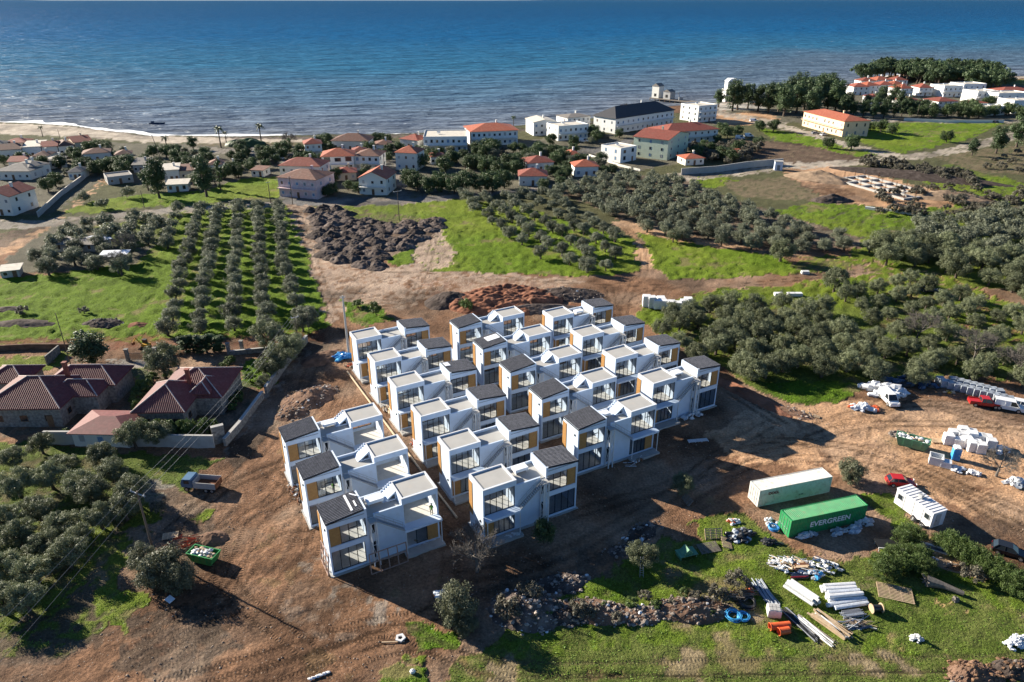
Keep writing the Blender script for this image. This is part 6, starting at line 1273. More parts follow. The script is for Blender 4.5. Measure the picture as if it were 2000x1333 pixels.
heap('tan spoil ridge beside the far foundation, left part', 1600, 350, 15, 7, 3.6, 'tan_soil', 28, -.7, n=50); heap('tan spoil ridge right of the far foundation', 1850, 388, 17, 6, 3.4, 'tan_soil', 29, -.35, n=50); heap('dark overgrown heap below the far foundation', 1625, 392, 8, 4.5, 2.6, 'dark_soil', 30, 0)
heap('overgrown scrubby knoll behind the far foundation', 1790, 345, 34, 9, 2.5, 'dark_soil', 31, -.55, n=50)
heap('churned dark mound on the rough left meadow', 198, 632, 5.0, 3.0, 1.3, 'dark_soil', 32, 0, rocks=60); heap('long dark mound at the left edge of the rough meadow', 40, 632, 8, 3, 1.1, 'dark_soil', 33, 0); heap('low dark mound in the upper left of the rough meadow', 15, 605, 5, 2.5, .9, 'dark_soil', 34); heap('small reddish mound right on the rough meadow', 268, 634, 2.6, 1.6, .8, 'red_soil', 35)
heap('dark clipped hedge mound on the beach', 480, 284, 10, 5.5, 3.6, 'dark_leaf', 36, 0, name='hedge_mound', cat='hedge', pw=3)
HM = [heap_mesh('earth_heap', 3.1, 2.8, 1.5, 50 + i, 'dark_soil', n=34, lump=.32, pw=1.6) for i in range(4)]
rnd = random.Random(4); done = []
for i in range(900):
    u = rnd.uniform(600, 870); v = rnd.uniform(404, 528); x, y = G(u, v)
    if not inpoly(np.array([u]), np.array([v]), [(602, 410), (650, 404), (700, 425), (760, 440), (860, 430), (868, 445), (800, 480), (745, 505), (735, 528), (690, 515), (640, 508), (622, 470), (606, 440)])[0]: continue
    if any((x - a) ** 2 + (y - b) ** 2 < 2.9 ** 2 for a, b in done): continue
    done.append((x, y)); o = link('earth_heap', HM[len(done) % 4]); o.location = (x, y, 0); o.rotation_euler = (0, 0, rnd.uniform(0, 6.28)); k = rnd.uniform(.85, 1.35); o.scale = (k, k, k * rnd.uniform(.7, 1.1))
    tag(o, 'dumped heap of dark earth in the tipping field beyond the dirt yard', 'earth heap', 'dumped earth heaps')
# ------------------------------------------------------------------ shipping containers and site cabin
def rect_on(p1, p2, z):
    (x1, y1), (x2, y2) = G(*p1, z), G(*p2, z); return x1, y1, math.atan2(y2 - y1, x2 - x1), math.dist((x1, y1), (x2, y2))
def lettering(txt, size, mtl, parent, M, extr=0.012, bold=0.0, sx=1.0):
    cu = bpy.data.curves.new('t', 'FONT'); cu.body = txt; cu.size = size; cu.extrude = extr; cu.offset = bold; cu.align_x = 'CENTER'
    tmp = bpy.data.objects.new('t', cu); C.objects.link(tmp); dg = bpy.context.evaluated_depsgraph_get(); me = bpy.data.meshes.new_from_object(tmp.evaluated_get(dg)); bpy.data.objects.remove(tmp)
    me.transform(M @ Matrix.Diagonal((sx, 1, 1, 1))); me.materials.clear(); me.materials.append(MATS[mtl]); return link('lettering', me, parent)
def container(label, p1, p2, paint, H=2.9, Wd=2.44):
    x, y, th, L = rect_on(p1, p2, H); L = 12.19; t = thing('shipping_container', label, 'container', (x, y, 0), th)
    m = MB(); n = 44; prof = []
    for i in range(n):
        a = .15 + (L - .3) * i / n; d = (L - .3) / n
        prof += [(a, 0), (a + d * .35, 0), (a + d * .5, .045), (a + d * .85, .045)]
    P = [(L - .15, 0)]
    for k, y0, sg in ((0, .04, 1), (1, Wd - .04, -1)):
        vs = [];
        for a, d in prof + P: vs += [(a, y0 + sg * d, .16), (a, y0 + sg * d, H - .12)]
        m.add(vs, [(2 * i, 2 * i + 2, 2 * i + 3, 2 * i + 1) for i in range(len(prof))])
    vs = []
    for a, d in prof + P: vs += [(a, .08, H - .03 - d), (a, Wd - .08, H - .03 - d)]
    m.add(vs, [(2 * i, 2 * i + 2, 2 * i + 3, 2 * i + 1) for i in range(len(prof))]); m.box(.1, L - .1, .06, Wd - .06, .14, .2); m.box(L - .1, L - .06, .06, Wd - .06, .16, H - .1)
    m.build('body', paint, t)
    f = MB()
    for a in (0, L - .16):
        for b in (0, Wd - .16): f.box(a, a + .16, b, b + .16, 0, H)
    for b in (0, Wd - .1):
        f.box(.16, L - .16, b, b + .1, 0.02, .16); f.box(.16, L - .16, b, b + .08, H - .12, H - .005)
    for a in (0, L - .1): f.box(a, a + .1, .16, Wd - .16, .02, .16); f.box(a, a + .1, .16, Wd - .16, H - .12, H - .005)
    f.build('corner_frame', paint, t)
    for k in (0, 1):
        d = MB(); y0 = .17 + k * (Wd - .34) / 2; y1 = y0 + (Wd - .34) / 2 - .01; d.box(.02, .06, y0, y1, .17, H - .13); do = d.build('door', paint, t); b = MB()
        for q in (.28, .72): yy = y0 + (y1 - y0) * q; b.tube([(-.01, yy, .2), (-.01, yy, H - .2)], .022, 6); b.box(-.04, .0, yy - .02, yy + .3, 1.1, 1.14)
        b.build('locking_bar', 'gray_metal', do)
    return t
CG = container('green shipping container with white EVERGREEN lettering on its side', (1546.5, 1018), (1695.8, 986.8), 'green_paint')
lettering('EVERGREEN', 1.2, 'lettering', CG, Matrix.Translation((6.4, -.012, 1.12)) @ Matrix.Rotation(PI / 2, 4, 'X'), bold=.018, sx=1.02)
CW = container('weathered white shipping container with small dark OOCL lettering', (1484.7, 959.2), (1623.7, 931.7), 'white_paint')
lettering('OOCL', .62, 'lettering_red', CW, Matrix.Translation((2.4, -.012, 1.85)) @ Matrix.Rotation(PI / 2, 4, 'X'), bold=.02)
lettering('22.981', .3, 'black', CW, Matrix.Translation((7.2, -.012, .7)) @ Matrix.Rotation(PI / 2, 4, 'X'))
x, y, th, L = rect_on((1745, 983), (1814, 1034), 0.0); t = thing('site_cabin', 'white panelled site cabin with a ribbed flat roof', 'cabin', (x, y, 0), th); L = 6.1; D = 2.45; H = 2.6
MB().box(0, L, 0, D, .15, H).build('wall', 'cabin_paint', t); m = MB(); m.box(-.06, L + .06, -.06, D + .06, H + .003, H + .12)
for i in range(11): m.box(.2 + i * .55, .28 + i * .55, -.05, D + .05, H + .122, H + .19)
r = m.build('roof', 'cabin_paint', t); MB().box(2.6, 3.2, .9, 1.4, H + .2, H + .75).build('roof_unit', 'gray_metal', r)
for i in range(1, 4): MB().box(L * i / 4 - .04, L * i / 4 + .04, -.03, -.003, .2, H - .05).build('panel_joint', 'gray_metal', t)
m = MB(); m.box(L + .003, L + .05, .7, 1.6, .3, 2.3); d = m.build('door', 'graywall', t); MB().box(L + .052, L + .1, .8, .86, 1.2, 1.35).build('handle', 'black', d)
frame_window(t, .9, .9, 'dark_glass', 'gray_metal', Matrix.Translation((5.3, -.004, 1.2))); frame_window(t, .9, .9, 'dark_glass', 'gray_metal', Matrix.Translation((.8, -.004, 1.2)))
# ------------------------------------------------------------------ vehicles
def vehicle(label, cat, u, v, rz, paint, kind):
    name = {'hatch': 'parked_car', 'pickup': 'pickup_truck', 'van': 'parked_van'}[kind]; x, y = G(u, v); t = thing(name, label, cat, (x, y, 0), rz)
    L, Wd, H = {'hatch': (4.1, 1.72, 1.45), 'pickup': (5.1, 1.78, 1.75), 'van': (4.7, 1.85, 1.95)}[kind]; hw = Wd / 2
    low = {'hatch': [(-2.05, .3), (-2.0, .75), (-1.9, .92), (.75, .95), (1.7, .82), (2.0, .65), (2.05, .3)], 'pickup': [(-2.55, .45), (-2.55, 1.02), (1.0, 1.08), (2.3, .98), (2.5, .8), (2.55, .42)], 'van': [(-2.35, .35), (-2.35, 1.1), (1.2, 1.15), (2.1, .98), (2.32, .75), (2.35, .35)]}[kind]
    cab = {'hatch': [(-1.92, .93), (-1.45, 1.42), (.1, 1.45), (.85, .95)], 'pickup': [(-.75, 1.05), (-.65, 1.7), (.55, 1.72), (1.25, 1.07)], 'van': [(-2.34, 1.1), (-2.25, 1.9), (.75, 1.95), (1.5, 1.12)]}[kind]
    m = MB(); n = len(low)
    ins = [(p[0], p[1]) for p in low]
    vs = []
    for yy, sc in ((-hw + .06, .985), (-hw, 1), (hw, 1), (hw - .06, .985)):
        vs += [(p[0] * (sc if yy not in (-hw, hw) else 1), yy, p[1] if i in (0, n - 1) else p[1] - (.07 if abs(yy) == hw else 0)) for i, p in enumerate(low)]
    m.add(vs, [(k * n + i, (k + 1) * n + i, (k + 1) * n + (i + 1) % n, k * n + (i + 1) % n) for k in range(3) for i in range(n)] + [tuple(range(n - 1, -1, -1)), tuple(3 * n + i for i in range(n))])
    if kind == 'pickup':
        m.box(-2.5, -.8, -hw + .02, -hw + .1, 1.0, 1.12); m.box(-2.5, -.8, hw - .1, hw - .02, 1.0, 1.12)
    m.build('body', paint, t)
    g = MB(); r = MB(); k = len(cab); tp = .8
    c2 = [(p[0], (hw - .04) if p[1] < 1.2 else (hw - .04) * tp, p[1]) for p in cab]
    vs = [(a, -b, c) for a, b, c in c2] + [(a, b, c) for a, b, c in c2]; g.add(vs, [(0, 1, 2, 3), (7, 6, 5, 4), (0, 4, 5, 1), (2, 6, 7, 3)], 0); g.build('windscreen', 'dark_glass', t)
    a, b = c2[1], c2[2]; r.box(a[0] - .05, b[0] + .05, -a[1] - .02, a[1] + .02, a[2] - .03, a[2] + .05)
    for s in (-1, 1):
        for i, j in ((0, 1), (2, 3)): r.tube([(c2[i][0], s * c2[i][1], c2[i][2]), (c2[j][0], s * c2[j][1], c2[j][2])], .05, 5)
        xm = (c2[1][0] + c2[2][0]) / 2; r.tube([(xm, s * c2[0][1], c2[0][2]), (xm, s * c2[1][1], c2[1][2])], .045, 5)
        if kind == 'van': r.add([(-2.33, s * (c2[0][1] + .012), 1.1), (.1, s * (c2[0][1] + .012), 1.12), (.1, s * (c2[1][1] + .012), 1.9), (-2.25, s * (c2[1][1] + .012), 1.9)], [(0, 1, 2, 3)])
    r.build('roof', paint, t)
    wx = {'hatch': 1.28, 'pickup': 1.6, 'van': 1.45}[kind]; wr = .31 if kind == 'hatch' else .37
    for sx in (-1, 1):
        for s in (-1, 1):
            w = MB(); w.tube([(sx * wx, s * (hw - .16), wr), (sx * wx, s * (hw + .03), wr)], wr, 14); wo = w.build('wheel', 'tyre', t); q = MB(); q.tube([(sx * wx, s * (hw + .031), wr), (sx * wx, s * (hw + .05), wr)], wr * .62, 10); q.build('rim', 'rim', wo)
    for s in (-1, 1):
        h = MB(); z = low[-3][1] - .12; h.box(low[-2][0] - .06, low[-2][0] + .03, s * hw * .72 - .17, s * hw * .72 + .17, z - .08, z + .08); h.build('headlight', 'white_metal', t)
        h = MB(); h.box(low[0][0] - .015, low[0][0] + .05, s * hw * .8 - .1, s * hw * .8 + .1, .7, .85); h.build('tail_light', 'lettering_red', t)
        q = MB(); q.box(c2[3][0] - .35, c2[3][0] - .2, s * (hw + .02) - .07, s * (hw + .02) + .07, 1.0, 1.14); q.build('mirror', paint, t)
    return t
vehicle('red hatchback parked behind the white site cabin', 'car', 1758, 947, -.16, 'car_red', 'hatch')
vehicle('red pickup truck with gear in its bed beside the grey bales', 'pickup', 1921, 793, -.28, 'car_red', 'pickup')
vehicle('small white van parked by the heap of white bags', 'van', 1734, 785, -1.53, 'car_white', 'van')
vehicle('white van nose to nose with the red pickup', 'van', 1968, 800, -.45, 'car_white', 'van'); vehicle('white car at the right edge behind the white van', 'car', 1998, 797, -.5, 'car_white', 'hatch')
vehicle('black car in the shade of the reed bank', 'car', 1970, 1083, -.55, 'car_black', 'hatch')
vehicle('dark blue car half hidden among the olives at right', 'car', 1813, 570, -.3, 'navy_plastic', 'hatch')
FAR = [(1445, 272, 'car_white', 'van', 'white van at the plot beside the red hipped house'), (1462, 268, 'car_white', 'van', 'second white van behind the first in the same plot'), (1437, 277, 'car_gray', 'hatch', 'grey car in front of the white vans in the plot'), (1472, 238, 'car_white', 'van', 'white camper van on the gravel by the sea'), (1592, 262, 'car_gray', 'hatch', 'grey car in front of the peach hotel'), (1608, 265, 'car_white', 'hatch', 'white car in front of the peach hotel'),
       (540, 303, 'car_white', 'hatch', 'white car in the first bay of the beach car park'), (552, 306, 'car_gray', 'hatch', 'grey car in the beach car park'), (545, 312, 'car_white', 'van', 'white van in the beach car park'), (535, 310, 'car_gray', 'hatch', 'dark grey car at the left of the beach car park'), (465, 318, 'car_white', 'van', 'white van parked under trees left of the car park'), (492, 320, 'car_gray', 'hatch', 'silver car parked beside the white van under trees'),
       (915, 303, 'car_black', 'hatch', 'black car in front of the orange-roofed hotel'), (1140, 278, 'car_white', 'van', 'white delivery van in front of the beige-roofed hotel'), (158, 333, 'car_white', 'hatch', 'white car at the side lane corner'), (1945, 240, 'car_black', 'hatch', 'dark car on the far resort road')]
for u, v, p, k, lb in FAR: vehicle(lb, 'van' if k == 'van' else 'car', u, v, random.choice([-.3, .2, 0, .5]), p, k)
# dump truck
x, y = G(395, 955); t = thing('dump_truck', 'blue dump truck with an open rusty tipper body', 'truck', (x, y, 0), PI - .12)
m = MB(); m.prism([(1.0, .9), (3.1, .9), (3.15, 1.7), (2.75, 2.6), (1.2, 2.65), (1.0, 2.4)], 1, -1.15, 1.15); cb = m.build('cab', 'truck_blue', t)
m = MB(); m.prism([(2.82, 2.46), (3.165, 1.75), (3.18, 1.75), (2.84, 2.47)], 1, -1.0, 1.0); m.build('windscreen', 'dark_glass', cb)
for s in (-1, 1): m = MB(); m.box(1.5, 2.5, s * 1.16 - .01, s * 1.16 + .01, 1.7, 2.4); m.build('side_window', 'dark_glass', cb)
MB().box(-3.2, 2.9, -.5, .5, .55, .9).build('chassis', 'black', t)
m = MB(); m.box(-3.3, .8, -1.25, 1.25, .95, 1.05)
for s in (-1, 1): m.prism([(-3.3, 1.05), (.8, 1.05), (.8, 2.1), (-3.3, 2.1)], 1, s * 1.25 - (.08 if s > 0 else 0), s * 1.25 + (0 if s > 0 else .08))
m.box(.7, .8, -1.17, 1.17, 1.05, 2.3); b = m.build('tipper_body', 'gray_metal', t); MB().box(-3.2, .7, -1.15, 1.15, 1.053, 1.25).build('load', 'rust', b); MB().box(-3.36, -3.3, -1.2, 1.2, .98, 2.1).build('tailgate', 'rust', b); t.scale = (.84, .84, .84); m = MB(); m.box(-3.3, .8, -1.3, -1.2, 2.103, 2.2); m.box(-3.3, .8, 1.2, 1.3, 2.103, 2.2); m.box(.7, .8, -1.2, 1.2, 2.303, 2.36); m.build('rail', 'graywall', b)
for wx in (2.2, -1.4, -2.5):
    for s in (-1, 1): m = MB(); m.tube([(wx, s * .8, .5), (wx, s * 1.18, .5)], .5, 14); w = m.build('wheel', 'tyre', t); q = MB(); q.tube([(wx, s * 1.181, .5), (wx, s * 1.2, .5)], .26, 10); q.build('rim', 'rim', w)
# mini excavator behind the gate
x, y = G(286, 680); t = thing('excavator', 'small orange-yellow excavator behind the villa gate', 'excavator', (x, y, 0), 2.9)
for s in (-1, 1): m = MB(); m.prism([(-1.1, .1), (-1.3, .35), (-1.1, .65), (1.1, .65), (1.3, .35), (1.1, .1)], 1, s * .75 - .2, s * .75 + .2); m.build('track', 'black_plastic', t)
t.scale = (.72, .72, .72); MB().box(-1.2, .9, -.85, .85, .7, 1.5).build('body', 'yellow_paint', t); c = MB().box(-.2, .9, -.8, .1, 1.503, 2.5).build('cab', 'dark_glass', t); MB().box(-.25, .95, -.85, .15, 2.503, 2.6).build('cab_roof', 'black', c)
m = MB(); m.tube([(.9, .4, 1.2), (2.6, .4, 3.0)], [.2, .15], 6); m.tube([(2.6, .4, 3.0), (3.8, .4, 1.6)], [.15, .12], 6); m.build('boom', 'yellow_paint', t); m = MB(); m.prism([(3.6, 1.6), (4.1, 1.5), (4.2, .9), (3.7, .7), (3.5, 1.0)], 1, .0, .8); m.build('bucket', 'rust', t)
# skips
def skip(label, u, v, rz, m1, L=4.0, Wd=1.9, H=1.5):
    x, y = G(u, v); t = thing('waste_skip', label, 'skip', (x, y, 0), rz); b = MB(); a = .55; k = .12
    o = [(-L / 2 + a, -Wd / 2 + .15, .1), (L / 2 - a, -Wd / 2 + .15, .1), (L / 2 - a, Wd / 2 - .15, .1), (-L / 2 + a, Wd / 2 - .15, .1), (-L / 2, -Wd / 2, H), (L / 2, -Wd / 2, H), (L / 2, Wd / 2, H), (-L / 2, Wd / 2, H)]
    i = [(-L / 2 + k, -Wd / 2 + k, H), (L / 2 - k, -Wd / 2 + k, H), (L / 2 - k, Wd / 2 - k, H), (-L / 2 + k, Wd / 2 - k, H), (-L / 2 + k + .2, -Wd / 2 + .2, H - .5), (L / 2 - k - .2, -Wd / 2 + .2, H - .5), (L / 2 - k - .2, Wd / 2 - .2, H - .5), (-L / 2 + k + .2, Wd / 2 - .2, H - .5)]
    b.add(o + i, [(3, 2, 1, 0), (0, 1, 5, 4), (1, 2, 6, 5), (2, 3, 7, 6), (3, 0, 4, 7), (4, 5, 9, 8), (5, 6, 10, 9), (6, 7, 11, 10), (7, 4, 8, 11), (8, 9, 13, 12), (9, 10, 14, 13), (10, 11, 15, 14), (11, 8, 12, 15), (12, 13, 14, 15)])
    for q in (-1, 0, 1): b.box(q * L * .25 - .05, q * L * .25 + .05, -Wd / 2 - .06, -Wd / 2 + .1, .5, H - .05)
    b.build('body', m1, t); r = MB(); rn = random.Random(int(u))
    for j in range(60): kx = rn.uniform(.08, .28); r.blob((rn.uniform(-L / 2 + .4, L / 2 - .4), rn.uniform(-Wd / 2 + .3, Wd / 2 - .3), H - .35 + rn.uniform(0, .4)), kx * 1.4, kx, kx * .7, j + int(u), rn.choice([0, 0, 1, 2]), .3, 4, 6)
    r.build('waste', ['white_bag', 'clear_wrap', 'pale_wood'], t); return t
skip('green waste skip full of plastic beside the power pole', 401, 1095, -.28, 'skip_green'); skip('faded green skip heaped with rubble by the yard', 1780, 872, -.55, 'faded_green', 5.0, 2.0, 1.7)
# portable toilet and tanks
x, y = G(1864, 897); t = thing('portable_toilet', 'blue portable toilet beside the white tanks', 'toilet', (x, y, 0), -.3); MB().box(-.55, .55, -.55, .55, .08, 2.1).build('cabin', 'cyan_plastic', t); m = MB(); m.prism([(-.58, 2.103), (.58, 2.103), (.35, 2.35), (-.35, 2.35)], 1, -.58, .58); m.build('roof', 'sheet_white', t); d = MB().box(-.42, .42, -.6, -.553, .15, 2.0).build('door', 'blue_plastic', t); MB().box(.25, .35, -.64, -.602, 1.0, 1.15).build('handle', 'white_metal', d)
x, y = G(1826, 905); t = thing('water_tank', 'open white square tank left of the blue toilet', 'tank', (x, y, 0), -.5); m = MB(); m.box(-.95, .95, -.85, .85, .05, .15)
for a in ((-.95, -.88, -.85, .85), (.88, .95, -.85, .85), (-.88, .88, -.85, -.78), (-.88, .88, .78, .85)): m.box(*a, .153, 1.35)
m.build('body', 'water_tank', t); m = MB()
for a in ((-1.0, -.85, -.9, .9), (.85, 1.0, -.9, .9), (-.85, .85, -.9, -.75), (-.85, .85, .75, .9)): m.box(*a, 1.353, 1.42)
m.build('rim', 'white_bag', t)
x, y = G(1846, 912); t = thing('water_tank', 'shaded wrapped tank right of the open white tank', 'tank', (x, y, 0), -.5); MB().box(-.7, .7, -.6, .6, .1, 1.1).build('body', 'clear_wrap', t); MB().box(-.75, .75, -.65, .65, .0, .1).build('pallet', 'pale_wood', t)
# wrapped block pallets, bales, bags
def soft_block(name, w, d, h, seed, mtl, courses=0):
    rn = random.Random(seed); m = MB(); n = 5; vs = []
    k = courses or 3
    for z in range(k + 1):
        for i in range(20):
            a = i / 20 * 4; s = int(a); f = a - s; p = [(-w / 2 + w * f, -d / 2), (w / 2, -d / 2 + d * f), (w / 2 - w * f, d / 2), (-w / 2, d / 2 - d * f)][s]
            q = 1 + rn.uniform(-.03, .03) - (.04 if z in (0, k) else 0); vs.append((p[0] * q, p[1] * q, h * z / k))
    fs = [(z * 20 + i, z * 20 + (i + 1) % 20, (z + 1) * 20 + (i + 1) % 20, (z + 1) * 20 + i) for z in range(k) for i in range(20)] + [tuple(k * 20 + i for i in range(20))]
    m.add(vs, fs); return m.mesh(name, mtl)
WB = [soft_block('block_pallet', 1.25, 1.15, 1.75, i, 'white_bag', 6) for i in range(3)]
PW = [(1850, 866), (1860, 858), (1868, 870), (1876, 862), (1886, 872), (1894, 864), (1904, 874), (1912, 866), (1923, 868), (1932, 876), (1896, 880), (1912, 884), (1878, 852), (1896, 854)]
for i, (u, v) in enumerate(PW):
    o = link('block_pallet', WB[i % 3]); o.location = (*G(u, v), 0); o.rotation_euler = (0, 0, -.25 + random.uniform(-.12, .12)); o.scale = (1.15, 1.15, random.choice([.8, 1, 1, 1.15])); tag(o, 'tall white shrink-wrapped pallet of blocks in the stack behind the toilet', 'pallet', 'white wrapped block pallets behind the toilet')
BL = [soft_block('wrapped_bale', 1.5, 1.3, 1.35, 10 + i, 'gray_wrap', 3) for i in range(3)]
for i in range(11):
    for r_ in (0, 1):
        if r_ and i in (0, 9, 10): continue
        u = 1843 + i * 12.6 + r_ * 5; v = 755 + i * 3.3 - r_ * 8; o = link('wrapped_bale', BL[(i + r_) % 3]); o.location = (*G(u, v), 0); o.rotation_euler = (0, 0, -.22 + random.uniform(-.05, .05))
        tag(o, 'grey plastic-wrapped bale in the %s row of bales under the olives' % ('back' if r_ else 'front'), 'bale', 'grey bales, %s row' % ('back' if r_ else 'front'))
o = link('wrapped_bale', BL[0]); o.location = (*G(1834, 748), 0); o.scale = (.9, .9, .9); tag(o, 'darker single bale standing left of the bale rows', 'bale')
for i, (u, v) in enumerate([(1262, 598), (1272, 600), (1283, 602), (1294, 602), (1310, 604), (1322, 606), (1290, 596), (1336, 602), (1343, 598)]):
    o = link('block_pallet', WB[i % 3]); o.location = (*G(u, v), 0); o.rotation_euler = (0, 0, random.uniform(-.1, .1)); o.scale = (1.5, 1.5, 1.55 if i < 2 else 1.2); tag(o, 'white wrapped pallet in the row at the grove edge behind the villas', 'pallet', 'white pallets at the grove edge')
for i, (u, v, lb) in enumerate([(1545, 578, 'pale low pallet stack behind the grove trees, left one'), (1558, 578, 'pale low pallet stack behind the grove trees, right one'), (1572, 535, 'small pale box beside the dark track'), (1520, 578, 'pale low pallet stack behind the grove trees, far left one')]):
    o = link('block_pallet', WB[i % 3]); o.location = (*G(u, v), 0); o.scale = (1.6, 1, .45); tag(o, lb, 'pallet')
def pile(label, u, v, rz, rx, ry, h, n, mats, seed, name='debris_pile', cat='pile', kmin=.12, kmax=.4, sticks=0, flat=.7):
    x, y = G(u, v); rn = random.Random(seed); m = MB()
    for i in range(n):
        a = rn.uniform(0, 6.28); q = rn.random() ** .6; k = rn.uniform(kmin, kmax); z = h * (1 - q) * rn.uniform(.3, 1)
        m.blob((math.cos(a) * q * rx, math.sin(a) * q * ry, z + k * .3), k * rn.uniform(.6, 1.6), k * rn.uniform(.5, 1.1), k * flat * rn.uniform(.6, 1.1), seed * 77 + i, rn.randrange(len(mats)), .42, 5, 7)
    for i in range(sticks):
        a = rn.uniform(-.6, .6); c = Vector((rn.uniform(-rx, rx) * .8, rn.uniform(-ry, ry) * .8, rn.uniform(.05, h * .8))); L = rn.uniform(.5, 1.5); d = Vector((math.cos(a), math.sin(a), rn.uniform(-.2, .2)))
        m.tube([c - d * L, c + d * L], rn.uniform(.03, .07), 4, rn.randrange(len(mats)))
    o = m.build(name, mats); o.location = (x, y, 0); o.rotation_euler = (0, 0, rz); return tag(o, label, cat)
pile('heap of white and pinkish bulk bags behind the small white van', 1722, 765, -.2, 4.2, 2.2, 1.6, 60, ['white_bag', 'clear_wrap', 'white_bag'], 1, 'bag_heap', 'bags', .5, .95); pile('heap of dark blue wrapped goods under the olives', 1778, 750, -.25, 4.6, 1.8, 1.5, 50, ['navy_plastic', 'navy_plastic', 'black_plastic'], 2, 'wrapped_goods', 'wrapped goods', .4, .9)
pile('small orange and white bag pile at the yard entrance', 1686, 798, -.1, 2.6, 1.3, .8, 36, ['white_bag', 'orange_plastic', 'clear_wrap'], 3, 'bag_heap', 'bags', .3, .6); pile('yellow bags on the bare earth near the bales', 1853, 768, 0, 1.0, .5, .3, 10, ['yellow_paint', 'pale_wood'], 4, 'bag_heap', 'bags', .2, .4)
pile('blue plastic sheeting bundle at the foot of the concrete pole', 671, 700, .4, 1.9, 1.6, 1.2, 34, ['blue_plastic', 'cyan_plastic', 'blue_plastic'], 5, 'blue_bundle', 'bundle', .3, .7); pile('small orange bag pile beside the villa corner', 683, 716, 0, .9, .6, .4, 10, ['orange_plastic', 'pale_wood'], 6, 'bag_heap', 'bags', .2, .4)
pile('white waste pile left of the pipes on the meadow', 1545, 1105, -.2, 2.9, 1.5, .9, 90, ['white_bag', 'clear_wrap', 'white_bag', 'pale_wood'], 7, kmin=.12, kmax=.34, sticks=30); pile('white bucket heap right of the big white waste pile', 1612, 1108, -.3, 1.9, 1.2, 1.2, 60, ['white_bag', 'white_bag', 'navy_plastic'], 8, 'bucket_heap', 'buckets', .14, .26, 8)
pile('clear blue-tinted plastic sack between the waste piles', 1588, 1124, 0, 1.0, .7, .7, 14, ['clear_wrap', 'cyan_plastic', 'gray_wrap'], 9, 'plastic_sack', 'sack', .25, .5)
pile('black plastic sheeting heap left of the green container', 1447, 1050, .2, 2.0, 1.2, .8, 40, ['black_plastic', 'black_plastic', 'gray_wrap'], 10, 'black_sheeting', 'sheeting', .3, .6); pile('black pipe coil heap below the green container', 1505, 1062, -.2, 1.0, .7, .6, 20, ['black_plastic'], 11, 'black_sheeting', 'sheeting', .25, .5)
pile('red and white crate pile at the edge of the house shadow', 1430, 1020, 0, .9, .6, .6, 22, ['orange_plastic', 'white_bag', 'white_bag'], 12, kmin=.14, kmax=.3)
pile('white bags at the left end of the green container', 1506, 1022, .3, .9, 1.0, .5, 22, ['white_bag', 'clear_wrap'], 13, 'bag_heap', 'bags', .15, .35)
for i, (u, v, lb) in enumerate([(1577, 1048, 'shaded debris pile against the left of the green container'), (1640, 1042, 'shaded wrapped pile in the middle of the green container side'), (1668, 1036, 'shaded crate pile against the green container'), (1687, 1022, 'shaded blue-grey bag at the right of the green container')]): pile(lb, u, v, .25, 1.3, .7, .7, 24, ['clear_wrap', 'white_bag', 'gray_wrap'], 14 + i, kmin=.2, kmax=.45)
pile('white bag pile right of the tanks', 1868, 918, -.5, 1.2, .7, .5, 20, ['white_bag', 'clear_wrap'], 19, 'bag_heap', 'bags', .25, .5); pile('white sacks below the tanks at the yard edge', 1900, 926, -.3, 1.0, .7, .5, 16, ['white_bag'], 20, 'bag_heap', 'bags', .25, .5); pile('grey and white sheeting pile at the right edge', 1985, 945, .3, 1.4, 1.2, .6, 26, ['white_bag', 'gray_wrap'], 21, 'bag_heap', 'bags', .3, .6); pile('white plastic drums behind the bare tree by the toilet', 1950, 880, 0, 1.8, 1.2, 1.0, 26, ['white_bag', 'clear_wrap'], 22, 'drum_heap', 'drums', .3, .5)
pile('white bag bundle at the right bottom edge', 1982, 1256, .5, 1.7, .8, .8, 36, ['white_bag', 'clear_wrap'], 23, 'bag_heap', 'bags', .18, .36); pile('pallet of white buckets standing alone on the meadow', 1790, 1250, 0, .6, .6, .9, 30, ['white_bag', 'white_bag'], 24, 'bucket_heap', 'buckets', .16, .24)
pile('brown log heap beside the fallen trunk', 1870, 1112, .2, 1.4, .7, .5, 18, ['brown_wood', 'bark'], 25, 'log_heap', 'logs', .2, .4, 10); pile('scattered broken boards beside the green skip', 360, 1062, .3, 2.0, 1.4, .4, 10, ['pale_wood', 'orange_plastic', 'gray_wood'], 26, kmin=.12, kmax=.25, sticks=40)
pile('litter of boards at the foot of the nearest villa', 820, 1060, 0, 2.2, .8, .3, 10, ['white_bag', 'pale_wood', 'clear_wrap'], 27, kmin=.15, kmax=.3, sticks=8); pile('bright plastic litter in front of the nearest villa of the long row', 1002, 1048, .3, 1.5, .6, .3, 14, ['clear_wrap', 'white_bag'], 28, kmin=.15, kmax=.35)
pile('white debris in the shade below the house corner', 862, 1160, 0, .9, .5, .3, 6, ['white_bag'], 29, kmin=.25, kmax=.5); pile('brush and cuttings heap on the right rubble bank', 1440, 1165, .2, 1.8, 1.0, .8, 20, ['brown_wood', 'gray_wood'], 30, 'brush_heap', 'brush', .1, .2, 60)
